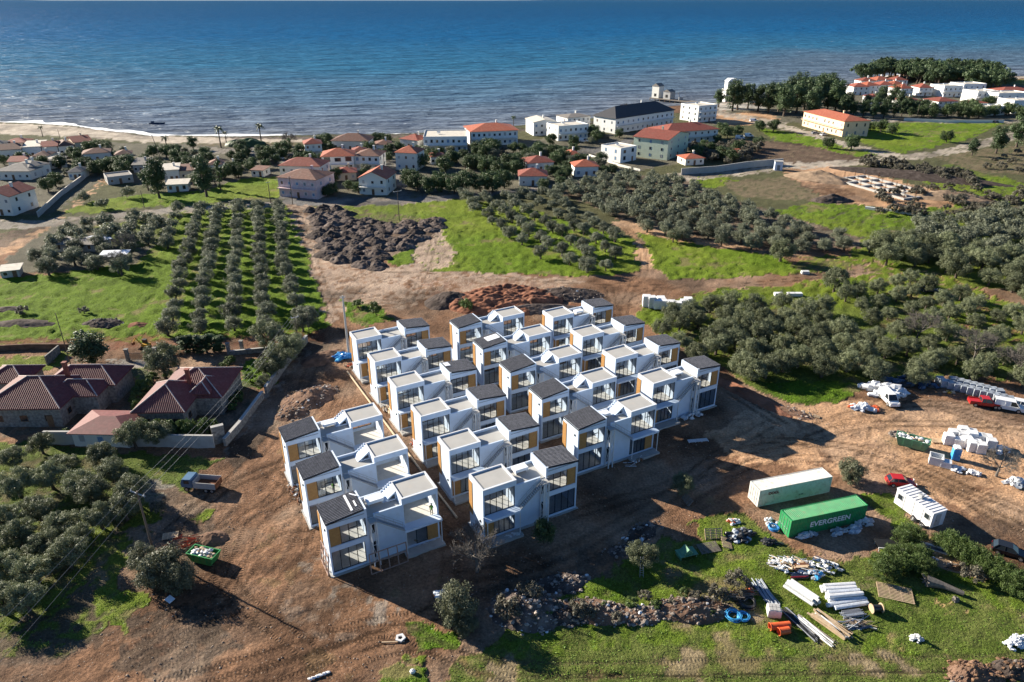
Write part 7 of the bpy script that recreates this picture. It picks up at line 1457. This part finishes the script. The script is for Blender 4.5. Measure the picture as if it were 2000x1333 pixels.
# stacked pipes, planks, pallets
def bundle(label, u, v, rz, L, rows, cols, r, mats, seed, name='pipe_bundle', cat='pipes', splay=.05, sq=False):
    x, y = G(u, v); rn = random.Random(seed); m = MB()
    for j in range(rows):
        for i in range(cols - j % 2):
            yy = (i - cols / 2 + (j % 2) * .5) * r * 2.1; z = r + j * r * 1.8; a = rn.gauss(0, splay); l = L * rn.uniform(.85, 1.05) / 2; o_ = rn.gauss(0, .12); d = Vector((math.cos(a), math.sin(a), 0)); c = Vector((o_, yy, z)); k = rn.randrange(len(mats))
            if sq: M = Matrix.Translation(c) @ Matrix.Rotation(a, 4, 'Z'); m.box(-l, l, -r, r, -r * .5, r * .5, k, M)
            else: m.tube([c - d * l, c + d * l], r, 7, k)
    o = m.build(name, mats); o.location = (x, y, 0.02); o.rotation_euler = (0, 0, rz); return tag(o, label, cat)
bundle('bundle of grey and white plastic pipes on the grass', 1495, 1160, -1.37, 4.4, 2, 10, .07, ['gray_wrap', 'white_bag', 'navy_plastic', 'gray_wrap'], 1); bundle('bundle of dark steel tubes beside the timber', 1563, 1220, -1.1, 5.2, 2, 9, .06, ['black_plastic', 'car_gray', 'black_plastic'], 2, splay=.04)
bundle('stack of grey scaffold tubes in the middle', 1592, 1232, -1.0, 5.0, 2, 7, .07, ['gray_metal', 'gray_wood', 'white_metal'], 3, splay=.04); bundle('loose stack of pale timber planks', 1622, 1222, -.95, 4.6, 3, 6, .11, ['pale_wood', 'pale_wood', 'white_metal'], 4, 'plank_stack', 'planks', .06, True)
bundle('bundle of blue-grey tubes lying near the cable drum', 1664, 1200, .18, 2.6, 3, 8, .06, ['gray_wrap', 'car_gray'], 5, splay=.02); pile('heap of short pale offcuts below the blue-grey tubes', 1670, 1222, 0, 1.4, .9, .5, 6, ['pale_wood', 'white_metal', 'navy_plastic'], 31, 'offcut_heap', 'offcuts', .1, .2, 46)
bundle('long white film-wrapped bundle of panels', 1567, 1163, -.92, 4.2, 3, 3, .2, ['clear_wrap', 'white_bag'], 6, 'wrapped_bundle', 'panels', .02); bundle('stack of long white wrapped insulation rolls, upper layer', 1640, 1158, .1, 4.6, 2, 5, .26, ['white_bag', 'clear_wrap'], 7, 'wrapped_rolls', 'rolls', .02); bundle('long white wrapped roll at the front of the insulation rolls', 1652, 1180, .16, 5.0, 1, 2, .28, ['clear_wrap', 'white_bag'], 8, 'wrapped_rolls', 'rolls', .05)
bundle('dark blue crate of narrow profiles beside the clear sack', 1560, 1125, .05, 2.2, 2, 8, .06, ['navy_plastic', 'lettering_red', 'black_plastic'], 9, splay=.01); bundle('reddish stack of boards behind the clear sack', 1562, 1110, .05, 1.9, 4, 6, .1, ['rust', 'pale_wood'], 10, 'plank_stack', 'planks', .06, True)
bundle('blue-white plank bundle beside the reed bank', 1820, 1070, -.55, 3.6, 2, 5, .1, ['navy_plastic', 'white_metal', 'clear_wrap'], 11, 'plank_stack', 'planks', .02, True); bundle('two black pipes lying above the orange funnel', 1460, 1136, -1.35, 2.6, 1, 3, .09, ['black_plastic'], 12, splay=.05)
for i, (u, v, rz, L, r) in enumerate([(1522, 1228, .12, 2.4, .42), (1530, 1238, .2, 1.3, .42)]):
    x, y = G(u, v); m = MB(); n = 18
    for s_, rr, inn in ((1, r, 0), (-1, r - .04, 1)):
        vs = [(sx * L / 2, rr * math.cos(2 * PI * k / n), rr * math.sin(2 * PI * k / n) + r) for sx in (-1, 1) for k in range(n)]; m.add(vs, [(k, (k + 1) % n, n + (k + 1) % n, n + k)[::s_] for k in range(n)])
    for sx in (-1, 1): vs = [(sx * L / 2, q * math.cos(2 * PI * k / n), q * math.sin(2 * PI * k / n) + r) for q in (r, r - .04) for k in range(n)]; m.add(vs, [(k, (k + 1) % n, n + (k + 1) % n, n + k) for k in range(n)])
    m.ring((-L / 2, 0, r), r + .02, .05, 18, 6, 0, Matrix.Rotation(PI / 2, 3, 'Y')); o = m.build('drain_pipe', 'orange_plastic'); o.location = (x, y, 0.02); o.rotation_euler = (0, 0, rz); tag(o, ['longer orange drain pipe lying on the meadow', 'shorter orange drain pipe in front of the longer one'][i], 'pipe')
def coil(label, u, v, R_, r, n, mt, seed):
    x, y = G(u, v); m = MB(); rn = random.Random(seed)
    for i in range(n): m.ring((rn.gauss(0, .06), rn.gauss(0, .06), r + i * r * .8), R_ * rn.uniform(.75, 1.05), r, 26, 6, 0, Matrix.Rotation(rn.gauss(0, .08), 3, 'X'))
    o = m.build('pipe_coil', mt); o.location = (x, y, 0.02); return tag(o, label, 'coil')
coil('coil of thick black pipe beside the rubble bank', 1458, 1180, .95, .1, 6, 'black_plastic', 1); coil('left bright blue hose coil on the grass', 1432, 1205, .85, .04, 12, 'cyan_plastic', 2); coil('right bright blue hose coil on the grass', 1452, 1207, .7, .04, 10, 'cyan_plastic', 3); coil('blue hose coil at the left end of the green container', 1510, 1032, .7, .05, 8, 'blue_plastic', 4); coil('black coil leaning at the white cabin', 1790, 1015, .7, .06, 7, 'black_plastic', 5); coil('second black coil at the foot of the white cabin', 1805, 1028, .6, .06, 6, 'black_plastic', 6)
x, y = G(1464, 1157); m = MB(); m.tube([(0, 0, 0), (0, 0, .5), (0, 0, .7)], [.55, .4, .12], 14); o = m.build('plastic_funnel', 'orange_plastic'); o.location = (x, y, 0); tag(o, 'orange plastic cone below the black pipes', 'cone')
x, y = G(1510, 1200); t = thing('bulk_bag', 'open white bulk bag of grey blocks on the meadow', 'bulk bag', (x, y, 0), -.15); link('bag', soft_block('bag', 1.5, 1.3, 1.1, 44, 'white_bag', 4), t); m = MB()
for i in range(3):
    for j in range(2): m.box(-.65 + i * .44, -.27 + i * .44, -.55 + j * .56, -.05 + j * .56, 1.0, 1.18)
m.build('blocks', 'graywall', t)
x, y = G(1710, 1195); t = thing('cable_drum', 'black cable drum lying on its rim on the meadow', 'cable drum', (x, y, 0), .1); m = MB(); m.tube([(-.6, 0, .55), (.6, 0, .55)], .42, 16); m.build('cable', 'black_plastic', t)
for s in (-1, 1): m = MB(); m.tube([(s * .62 - .04, 0, .55), (s * .62 + .04, 0, .55)], .58, 18); m.build('flange', 'pale_wood', t)
def wpallet(label, u, v, rz, w, d, n, tilt=(0, 0), z=0.0, mt='pale_wood'):
    x, y = G(u, v); m = MB(); M = Matrix.Translation((0, 0, z)) @ Matrix.Rotation(tilt[0], 4, 'X') @ Matrix.Rotation(tilt[1], 4, 'Y')
    for i in range(n): q = -d / 2 + d * i / (n - 1); m.box(-w / 2, w / 2, q - d / n * .3, q + d / n * .3, .12, .15, 0, M)
    for i in range(4): q = -w / 2 + .05 + (w - .1) * i / 3; m.box(q - .05, q + .05, -d / 2 - .05, d / 2 + .05, 0.0, .118, 0, M)
    o = m.build('wooden_pallet', mt); o.location = (x, y, .03); o.rotation_euler = (0, 0, rz); return tag(o, label, 'pallet')
wpallet('big slatted wooden pallet lying below the reed thicket', 1748, 1160, -.32, 4.0, 2.5, 11); wpallet('wooden pallet standing on edge at the earth patch', 1393, 1048, .05, 2.4, 1.5, 8, (.9, 0), .3); wpallet('pale pallet right of the earth patch', 1418, 1062, 1.45, 2.2, 1.2, 8, (.25, 0), .1); wpallet('green-tinged pallet in front of the earth patch', 1384, 1072, .25, 2.8, 1.6, 9, (.1, 0), .05, 'gray_wood'); wpallet('pallet leaning against the small olive in the house shadow', 1343, 980, -1.3, 2.0, 1.0, 7, (.9, 0), .3, 'gray_wood'); wpallet('pale pallet lying at the yard edge by the skip', 1828, 862, -.05, 1.8, 1.2, 8); wpallet('pale pallet among boards near the green skip', 333, 1048, .3, 2.0, 1.2, 7); wpallet('small pallet at the left of the grass edge by the villas', 1594, 815, -.5, 1.2, .8, 6)
wpallet('white ladder-like frame lying in the house shadow', 1363, 862, .15, 3.4, .8, 9, mt='white_metal')
x, y = G(1340, 1085); m = MB(); m.box(-1.3, 1.3, -.8, .8, .5, .56); m.box(-1.2, -1.1, -.7, .7, 0, .5); m.box(1.1, 1.2, -.7, .7, 0, .5); m.prism([(-.8, .561), (.8, .561), (0, 1.4)], 1, -.6, .6); o = m.build('covered_bench', 'faded_green'); o.location = (x, y, 0); o.rotation_euler = (0, 0, .3); tag(o, 'dark green tarpaulin over a trestle in the shaded grass', 'tarpaulin')
x, y = G(1253, 1128); m = MB()
for s in (-.22, .22): m.tube([(s, 0, 0), (s * .7, .9, 2.6)], .035, 5)
for i in range(8): m.tube([(-.22 + i * .008, .1 + i * .1, .3 + i * .28), (.22 - i * .008, .1 + i * .1, .3 + i * .28)], .025, 5)
o = m.build('ladder', 'gray_metal'); o.location = (x, y, 0); tag(o, 'metal ladder leaning on the small pale olive tree', 'ladder')
x, y = G(1735, 1072); t = thing('trestle_table', 'dark steel trestle table at the edge of the reed thicket', 'table', (x, y, 0), -.1); MB().box(-1.7, 1.7, -.9, .9, .75, .82).build('tabletop', 'black', t); MB().box(-1.75, 1.75, -1.0, -.903, .7, .88).build('edge', 'white_metal', t)
for a in (-1.5, 1.5):
    for b in (-.75, .75): MB().box(a - .05, a + .05, b - .05, b + .05, 0, .748).build('leg', 'gray_metal', t)
x, y = G(1840, 1150); m = MB(); m.tube([(-1.6, .8, .4), (0, 0, .42), (1.9, -1.2, .25)], [.75, .42, .3], 9); rn = random.Random(2)
for i in range(9): a = i * .7; m.tube([(-1.5, .8, .4), (-2.0 + rn.uniform(-.3, .3), .9 + math.cos(a) * 1.0, .5 + math.sin(a) * .8)], [.25, .05], 5)
o = m.build('fallen_trunk', 'gray_bark'); o.location = (x, y, 0.1); tag(o, 'fallen grey tree trunk with its root plate on the meadow', 'trunk')
x, y = G(1865, 1175); m = MB(); m.blob((0, 0, .3), .45, .35, .4, 4, 0, .3); o = m.build('tree_stump', 'gray_bark'); o.location = (x, y, 0); tag(o, 'small grey stump right of the fallen trunk', 'stump')
x, y = G(782, 1248); m = MB(); n = 5; vs = [(q * math.cos(k * 2 * PI / n), q * math.sin(k * 2 * PI / n), z) for q, z in ((.62, 0), (.62, .2), (.3, .2), (.3, 0)) for k in range(n)]; m.add(vs, [(a * n + k, a * n + (k + 1) % n, (a + 1) * n + (k + 1) % n, (a + 1) * n + k) for a in range(3) for k in range(n)]); o = m.build('concrete_ring', 'white_bag'); o.location = (x, y, .03); tag(o, 'pale five-sided concrete ring on the bare earth', 'concrete ring')
x, y = G(768, 1255); m = MB(); m.box(-1.3, 1.3, -.06, .06, .02, .1); o = m.build('timber_beam', 'pale_wood'); o.location = (x, y, .03); o.rotation_euler = (0, 0, .05); tag(o, 'short timber lying beside the concrete ring', 'beam')
x, y = G(806, 1315); m = MB(); m.blob((0, 0, .25), .32, .28, .28, 8, 0, .12); o = m.build('boulder', 'white_bag'); o.location = (x, y, 0); tag(o, 'pale round boulder on the bottom grass patch', 'boulder')
for i in range(6): u = 606 + i * 7; x, y = G(u, 1328 - i * 2.6); m = MB(); m.blob((0, 0, .08), .28, .18, .12, i, 0, .3, 4, 7); o = m.build('paving_stone', 'white_bag'); o.location = (x, y, .03); tag(o, 'pale stone in the short line at the bottom left of centre', 'stone', 'line of pale stones')
x, y = G(332, 1172); m = MB(); m.box(-.55, .55, -.4, .4, .03, .09); o = m.build('white_board', 'sheet_white'); o.location = (x, y, .05); o.rotation_euler = (.15, 0, -.6); tag(o, 'pale lilac board lying in the shade by the pole bush', 'board')
# foundation site far right
x, y = G(1625, 352); x2, y2 = G(1765, 392); th = math.atan2(y2 - y, x2 - x); L = math.dist((x, y), (x2, y2)); t = thing('building_foundation', 'concrete foundation frame with rusty starter bars in the far pit', 'foundation', (x, y, 0), th); m = MB()
for k in range(4): m.box(0, L, k * 5.5, k * 5.5 + .8, -.2, .7)
for k in range(6): q = k * (L - .8) / 5; [m.box(q, q + .8, j * 5.5 + .801, j * 5.5 + 5.499, -.2, .697) for j in range(3)]
m.build('ground_beam', 'concrete', t)
for k in range(6):
    for j in range(4):
        m = MB(); q = k * (L - .8) / 5 + .4
        for a in (-.15, .15):
            for b in (-.15, .15): m.tube([(q + a, j * 5.5 + .4 + b, .6), (q + a, j * 5.5 + .4 + b, 3.0)], .05, 4)
        m.build('starter_bars', 'rust', t)
x, y = G(1519, 332); t = thing('kiosk', 'small white transformer kiosk at the end of the grey wall', 'kiosk', (x, y, 0), -.2); MB().box(-1.6, 1.6, -1.4, 1.4, -.2, 3.6).build('wall', 'white_render', t); MB().box(-1.8, 1.8, -1.6, 1.6, 3.603, 3.8).build('roof', 'concrete', t); MB().box(-.6, .6, -1.46, -1.403, 0, 2.2).build('door', 'shutter', t)
x, y = G(1745, 415); m = MB(); m.box(-9, 9, -.5, .5, -.1, .8); o = m.build('concrete_trough', 'white_bag'); o.location = (x, y, 0); o.rotation_euler = (0, 0, -.55); tag(o, 'long white concrete trough below the far foundation', 'trough')
for u, v, lb in [(232, 708, 0), ]: pass
# ------------------------------------------------------------------ site bits on and around the villas
def frame_rack(label, key, x0, y0, w, h, n, rz=0.0, lean=.12, mt='frame_timber'):
    m = MB()
    for i in range(n + 1): q = w * i / n; m.tube([(q, 0, 0), (q, h * lean, h)], .085, 5)
    for z in (0, .55, 1.0): m.tube([(0, h * lean * z, h * z), (w, h * lean * z, h * z)], .08, 5)
    o = m.build('frame_rack', mt); o.location = hl(key, x0, y0, .1); o.rotation_euler = (0, 0, HTH + rz); return tag(o, label, 'frame')
frame_rack('brown timber frame leaning before the nearest unglazed villa', 'A0', 4.4, -2.2, 4.9, 2.9, 4); frame_rack('thin timber frame against the sunlit side of the nearest villa', 'A0', -.5, 3.6, 3.4, 3.0, 3, -PI / 2, .1)
def sheet(label, key, x0, y0, z, w, d, tilt=0, mt='sheet_white', rz=0.0, h=.05, name='roof_sheet', cat='sheet'):
    o = MB().box(-w / 2, w / 2, -d / 2, d / 2, 0, h).build(name, mt); o.location = hl(key, x0, y0, z); o.rotation_euler = (0, tilt, HTH + rz); return tag(o, label, cat)
tz = lambda x: 8.70 - (HW - x - 9.6) / (HW - 9.6) * .53 + .1     # roof height in mirrored (tiled block at left) villas
sl = -math.atan(.53 / 5.15)
sheet('white plank on the tiled roof of the nearest villa', 'A0', 3.5, 2.2, tz(3.5) + .02, .28, 3.4, sl); sheet('short white board on the tiled roof of the nearest villa', 'A0', 4.2, 1.6, tz(4.2) + .02, .2, 1.2, sl); sheet('slanting white board near the ridge of the nearest villa roof', 'A0', 4.5, 3.4, tz(4.5) + .02, .2, 1.1, sl, rz=.7)
sheet('large white sheet on the tiled roof of the fourth middle villa', 'C3', 3.2, 2.6, tz(3.2) + .03, 2.6, 1.8, sl); sheet('white sheet on the roof of the fourth villa in the long row', 'B3', 10.4, 3.0, 8.78, 1.0, 1.4, .1, name='roof_sheet')
def roof_box(label, key, x0, y0, z, w, d, h):
    t = thing('roof_box', label, 'roof box', hl(key, x0, y0, z), HTH); MB().box(-w / 2, w / 2, -d / 2, d / 2, .35, h).build('box', 'sheet_white', t)
    for a in (-1, 1): MB().box(a * w * .4 - .05, a * w * .4 + .05, -d / 2 + .1, d / 2 - .1, 0, .35).build('leg', 'white_metal', t)
roof_box('white box on the link roof of the nearest villa', 'A0', 7.0, 2.7, 7.07, 2.2, 1.3, .8); roof_box('white box on the link roof of the third left villa', 'A2', 7.1, 2.9, 7.07, 2.0, 1.2, .7); roof_box('white box on the link roof of the nearest middle villa', 'C0', 6.6, 2.8, 7.07, 1.8, 1.2, .7); roof_box('white box on the link roof of the nearest right villa', 'D0', 7.2, 2.6, 7.07, 1.8, 1.4, .6); roof_box('white box on the link roof of the nearest long-row villa', 'B0', 7.2, 3.0, 7.07, 2.0, 1.2, .8); roof_box('white box on the link roof of the farthest right villa', 'D3', 7.4, 2.0, 7.07, 1.8, 1.2, .7)
x = hl('C1', 6.8, 1.4, 7.08); wp = MB(); [wp.box(-.8, .8, -.5 + i * .25, -.36 + i * .25, .1, .14) for i in range(5)]; [wp.box(q - .05, q + .05, -.55, .65, 0, .098) for q in (-.7, 0, .7)]; o = wp.build('wooden_pallet', 'gray_wood'); o.location = x; o.rotation_euler = (0, 0, HTH); tag(o, 'grey pallet on the link roof of the second middle villa', 'pallet')
for key, lb in (('A0', 'nearest'), ('A1', 'second')):
    pass
pts = [hl('B5', -1.3, 4), hl('B4', -1.3, 0), hl('B2', -1.3, 2), hl('B0', -1.2, 6)]; m = MB(); m.tube([(p[0], p[1], .2) for p in pts], .16, 8); tag(m.build('drain_line', 'pale_wood'), 'long pale drain pipe along the left side of the long villa row', 'pipe')
pile('building waste in the alley beside the long villa row', 758, 800, 2.0, 1.6, 1.0, .5, 20, ['white_bag', 'pale_wood', 'rubble'], 40, kmin=.15, kmax=.4, sticks=12); pile('rubble and boards at the corner of the second left villa', 815, 870, 2.0, 1.6, 1.0, .5, 20, ['white_bag', 'orange_plastic', 'rubble'], 41, kmin=.15, kmax=.4, sticks=12)
pile('broken masonry along the sunlit foot of the left villas', 575, 960, 2.1, 2.8, .6, .4, 40, ['rubble', 'white_bag', 'rust'], 42, kmin=.1, kmax=.28, sticks=8); pile('white sacks and planks before the right villas', 1350, 815, .4, 2.6, .8, .5, 22, ['white_bag', 'clear_wrap'], 43, kmin=.2, kmax=.45); pile('paint pots at the foot of the middle villa posts', 1240, 905, .4, 2.2, .7, .4, 16, ['rust', 'white_bag', 'rubble'], 44, kmin=.12, kmax=.3, sticks=6)
# ------------------------------------------------------------------ two workers in hi-vis vests
def person(label, loc, rz, arm=(.5, .2), s=1.0):
    t = thing('person', label, 'person', loc, rz)
    J = [((0, 0, .95), .14), ((0, 0, 1.15), .135), ((0, 0, 1.38), .16), ((0, 0, 1.5), .06), ((0, .01, 1.6), .085), ((0, .015, 1.72), .09),
         ((.1, 0, .9), .095), ((.12, .03, .5), .065), ((.13, 0, .09), .045), ((.13, .16, .04), .04), ((-.1, 0, .9), .095), ((-.12, .05, .5), .065), ((-.13, .02, .09), .045), ((-.13, .18, .04), .04),
         ((.2, 0, 1.42), .065), ((.27, .02, 1.15), .048), ((.24, .2 + arm[0] * .1, 1.0), .036), ((-.2, 0, 1.42), .065), ((-.27, .03, 1.15), .048), ((-.22, .22, 1.05 + arm[1]), .036)]
    E = [(0, 1), (1, 2), (2, 3), (3, 4), (4, 5), (0, 6), (6, 7), (7, 8), (8, 9), (0, 10), (10, 11), (11, 12), (12, 13), (2, 14), (14, 15), (15, 16), (2, 17), (17, 18), (18, 19)]
    me = bpy.data.meshes.new('p'); me.from_pydata([j[0] for j in J], E, []); ob = bpy.data.objects.new('p', me); C.objects.link(ob)
    md = ob.modifiers.new('s', 'SKIN'); sd = ob.modifiers.new('d', 'SUBSURF'); sd.levels = 1
    for i, j in enumerate(J): me.skin_vertices[0].data[i].radius = (j[1], j[1]); me.skin_vertices[0].data[i].use_root = i == 0
    dg = bpy.context.evaluated_depsgraph_get(); m2 = bpy.data.meshes.new_from_object(ob.evaluated_get(dg)); bpy.data.objects.remove(ob)
    b = MB(); b.v = [tuple(v.co) for v in m2.vertices]; b.f = [tuple(p.vertices) for p in m2.polygons]
    b.m = [0 if (sum(b.v[i][2] for i in f) / len(f)) > 1.5 or (abs(b.v[f[0]][0]) > .17 and b.v[f[0]][1] > .13 and b.v[f[0]][2] > .8) else 1 for f in b.f]
    for hnd in (16, 19):
        p = Vector(J[hnd][0]); sg = 1 if p.x > 0 else -1
        for k in range(4): q = p + Vector((sg * (-.024 + k * .016), .03, 0)); b.tube([q, q + Vector((0, .055, -.012)), q + Vector((0, .085 - abs(k - 1.4) * .008, -.045))], [.0095, .008, .006], 5, 0)
        b.tube([p + Vector((-sg * .02, .0, 0)), p + Vector((-sg * .055, .04, -.02)), p + Vector((-sg * .05, .07, -.035))], [.011, .009, .007], 5, 0)
    for sx in (-.033, .033): b.blob((sx, .098, 1.69), .012, .008, .008, 1, 2, 0, 4, 6)
    b.tube([(0, .095, 1.69), (0, .125, 1.655), (0, .098, 1.645)], [.008, .017, .008], 5, 0); b.box(-.028, .028, .094, .102, 1.615, 1.622, 2)
    b.build('body', ['skin', 'dark_cloth', 'black'], t, smooth=True)
    v = MB(); n = 14; rows = [(.9, .175, .155), (1.1, .165, .15), (1.3, .2, .165), (1.44, .19, .14), (1.5, .1, .09)]; vs = [(a * math.cos(2 * PI * k / n), c_ * math.sin(2 * PI * k / n), z) for z, a, c_ in rows for k in range(n)]
    v.add(vs, [(r * n + k, r * n + (k + 1) % n, (r + 1) * n + (k + 1) % n, (r + 1) * n + k) for r in range(4) for k in range(n)]); v.build('vest', 'hivis', t, smooth=True)
    h = MB(); h.blob((0, .01, 1.76), .105, .12, .085, 1, 0, 0.01, 6, 12); h.tube([(0, .02, 1.745), (0, .02, 1.755)], .135, 14); h.build('helmet', 'dark_cloth', t, smooth=True); return t
person('worker in a green hi-vis vest standing at the edge of the open upper room', hl('A0', 13.9, .35, 4.1), HTH + PI - .6)
person('worker in a green hi-vis vest working inside the window of the second left villa', hl('A1', 3.9, .75, 4.1), HTH + 2.2, (.2, .35)); t = thing('step_ladder', 'dark step ladder standing beside the worker in the window', 'ladder', hl('A1', 2.6, .8, 4.1), HTH); m = MB()
for s in (-1, 1):
    for y_ in (-.5, .5): m.tube([(s * .3, y_, 0), (s * .18, 0, 1.9)], .03, 5)
m.build('frame', 'black', t); m = MB(); [m.box(-.28 + k * .02, .28 - k * .02, -.46 + k * .09, -.36 + k * .09, .3 + k * .36, .33 + k * .36) for k in range(5)]; m.build('treads', 'gray_metal', t)
print('PEOPLE ok')
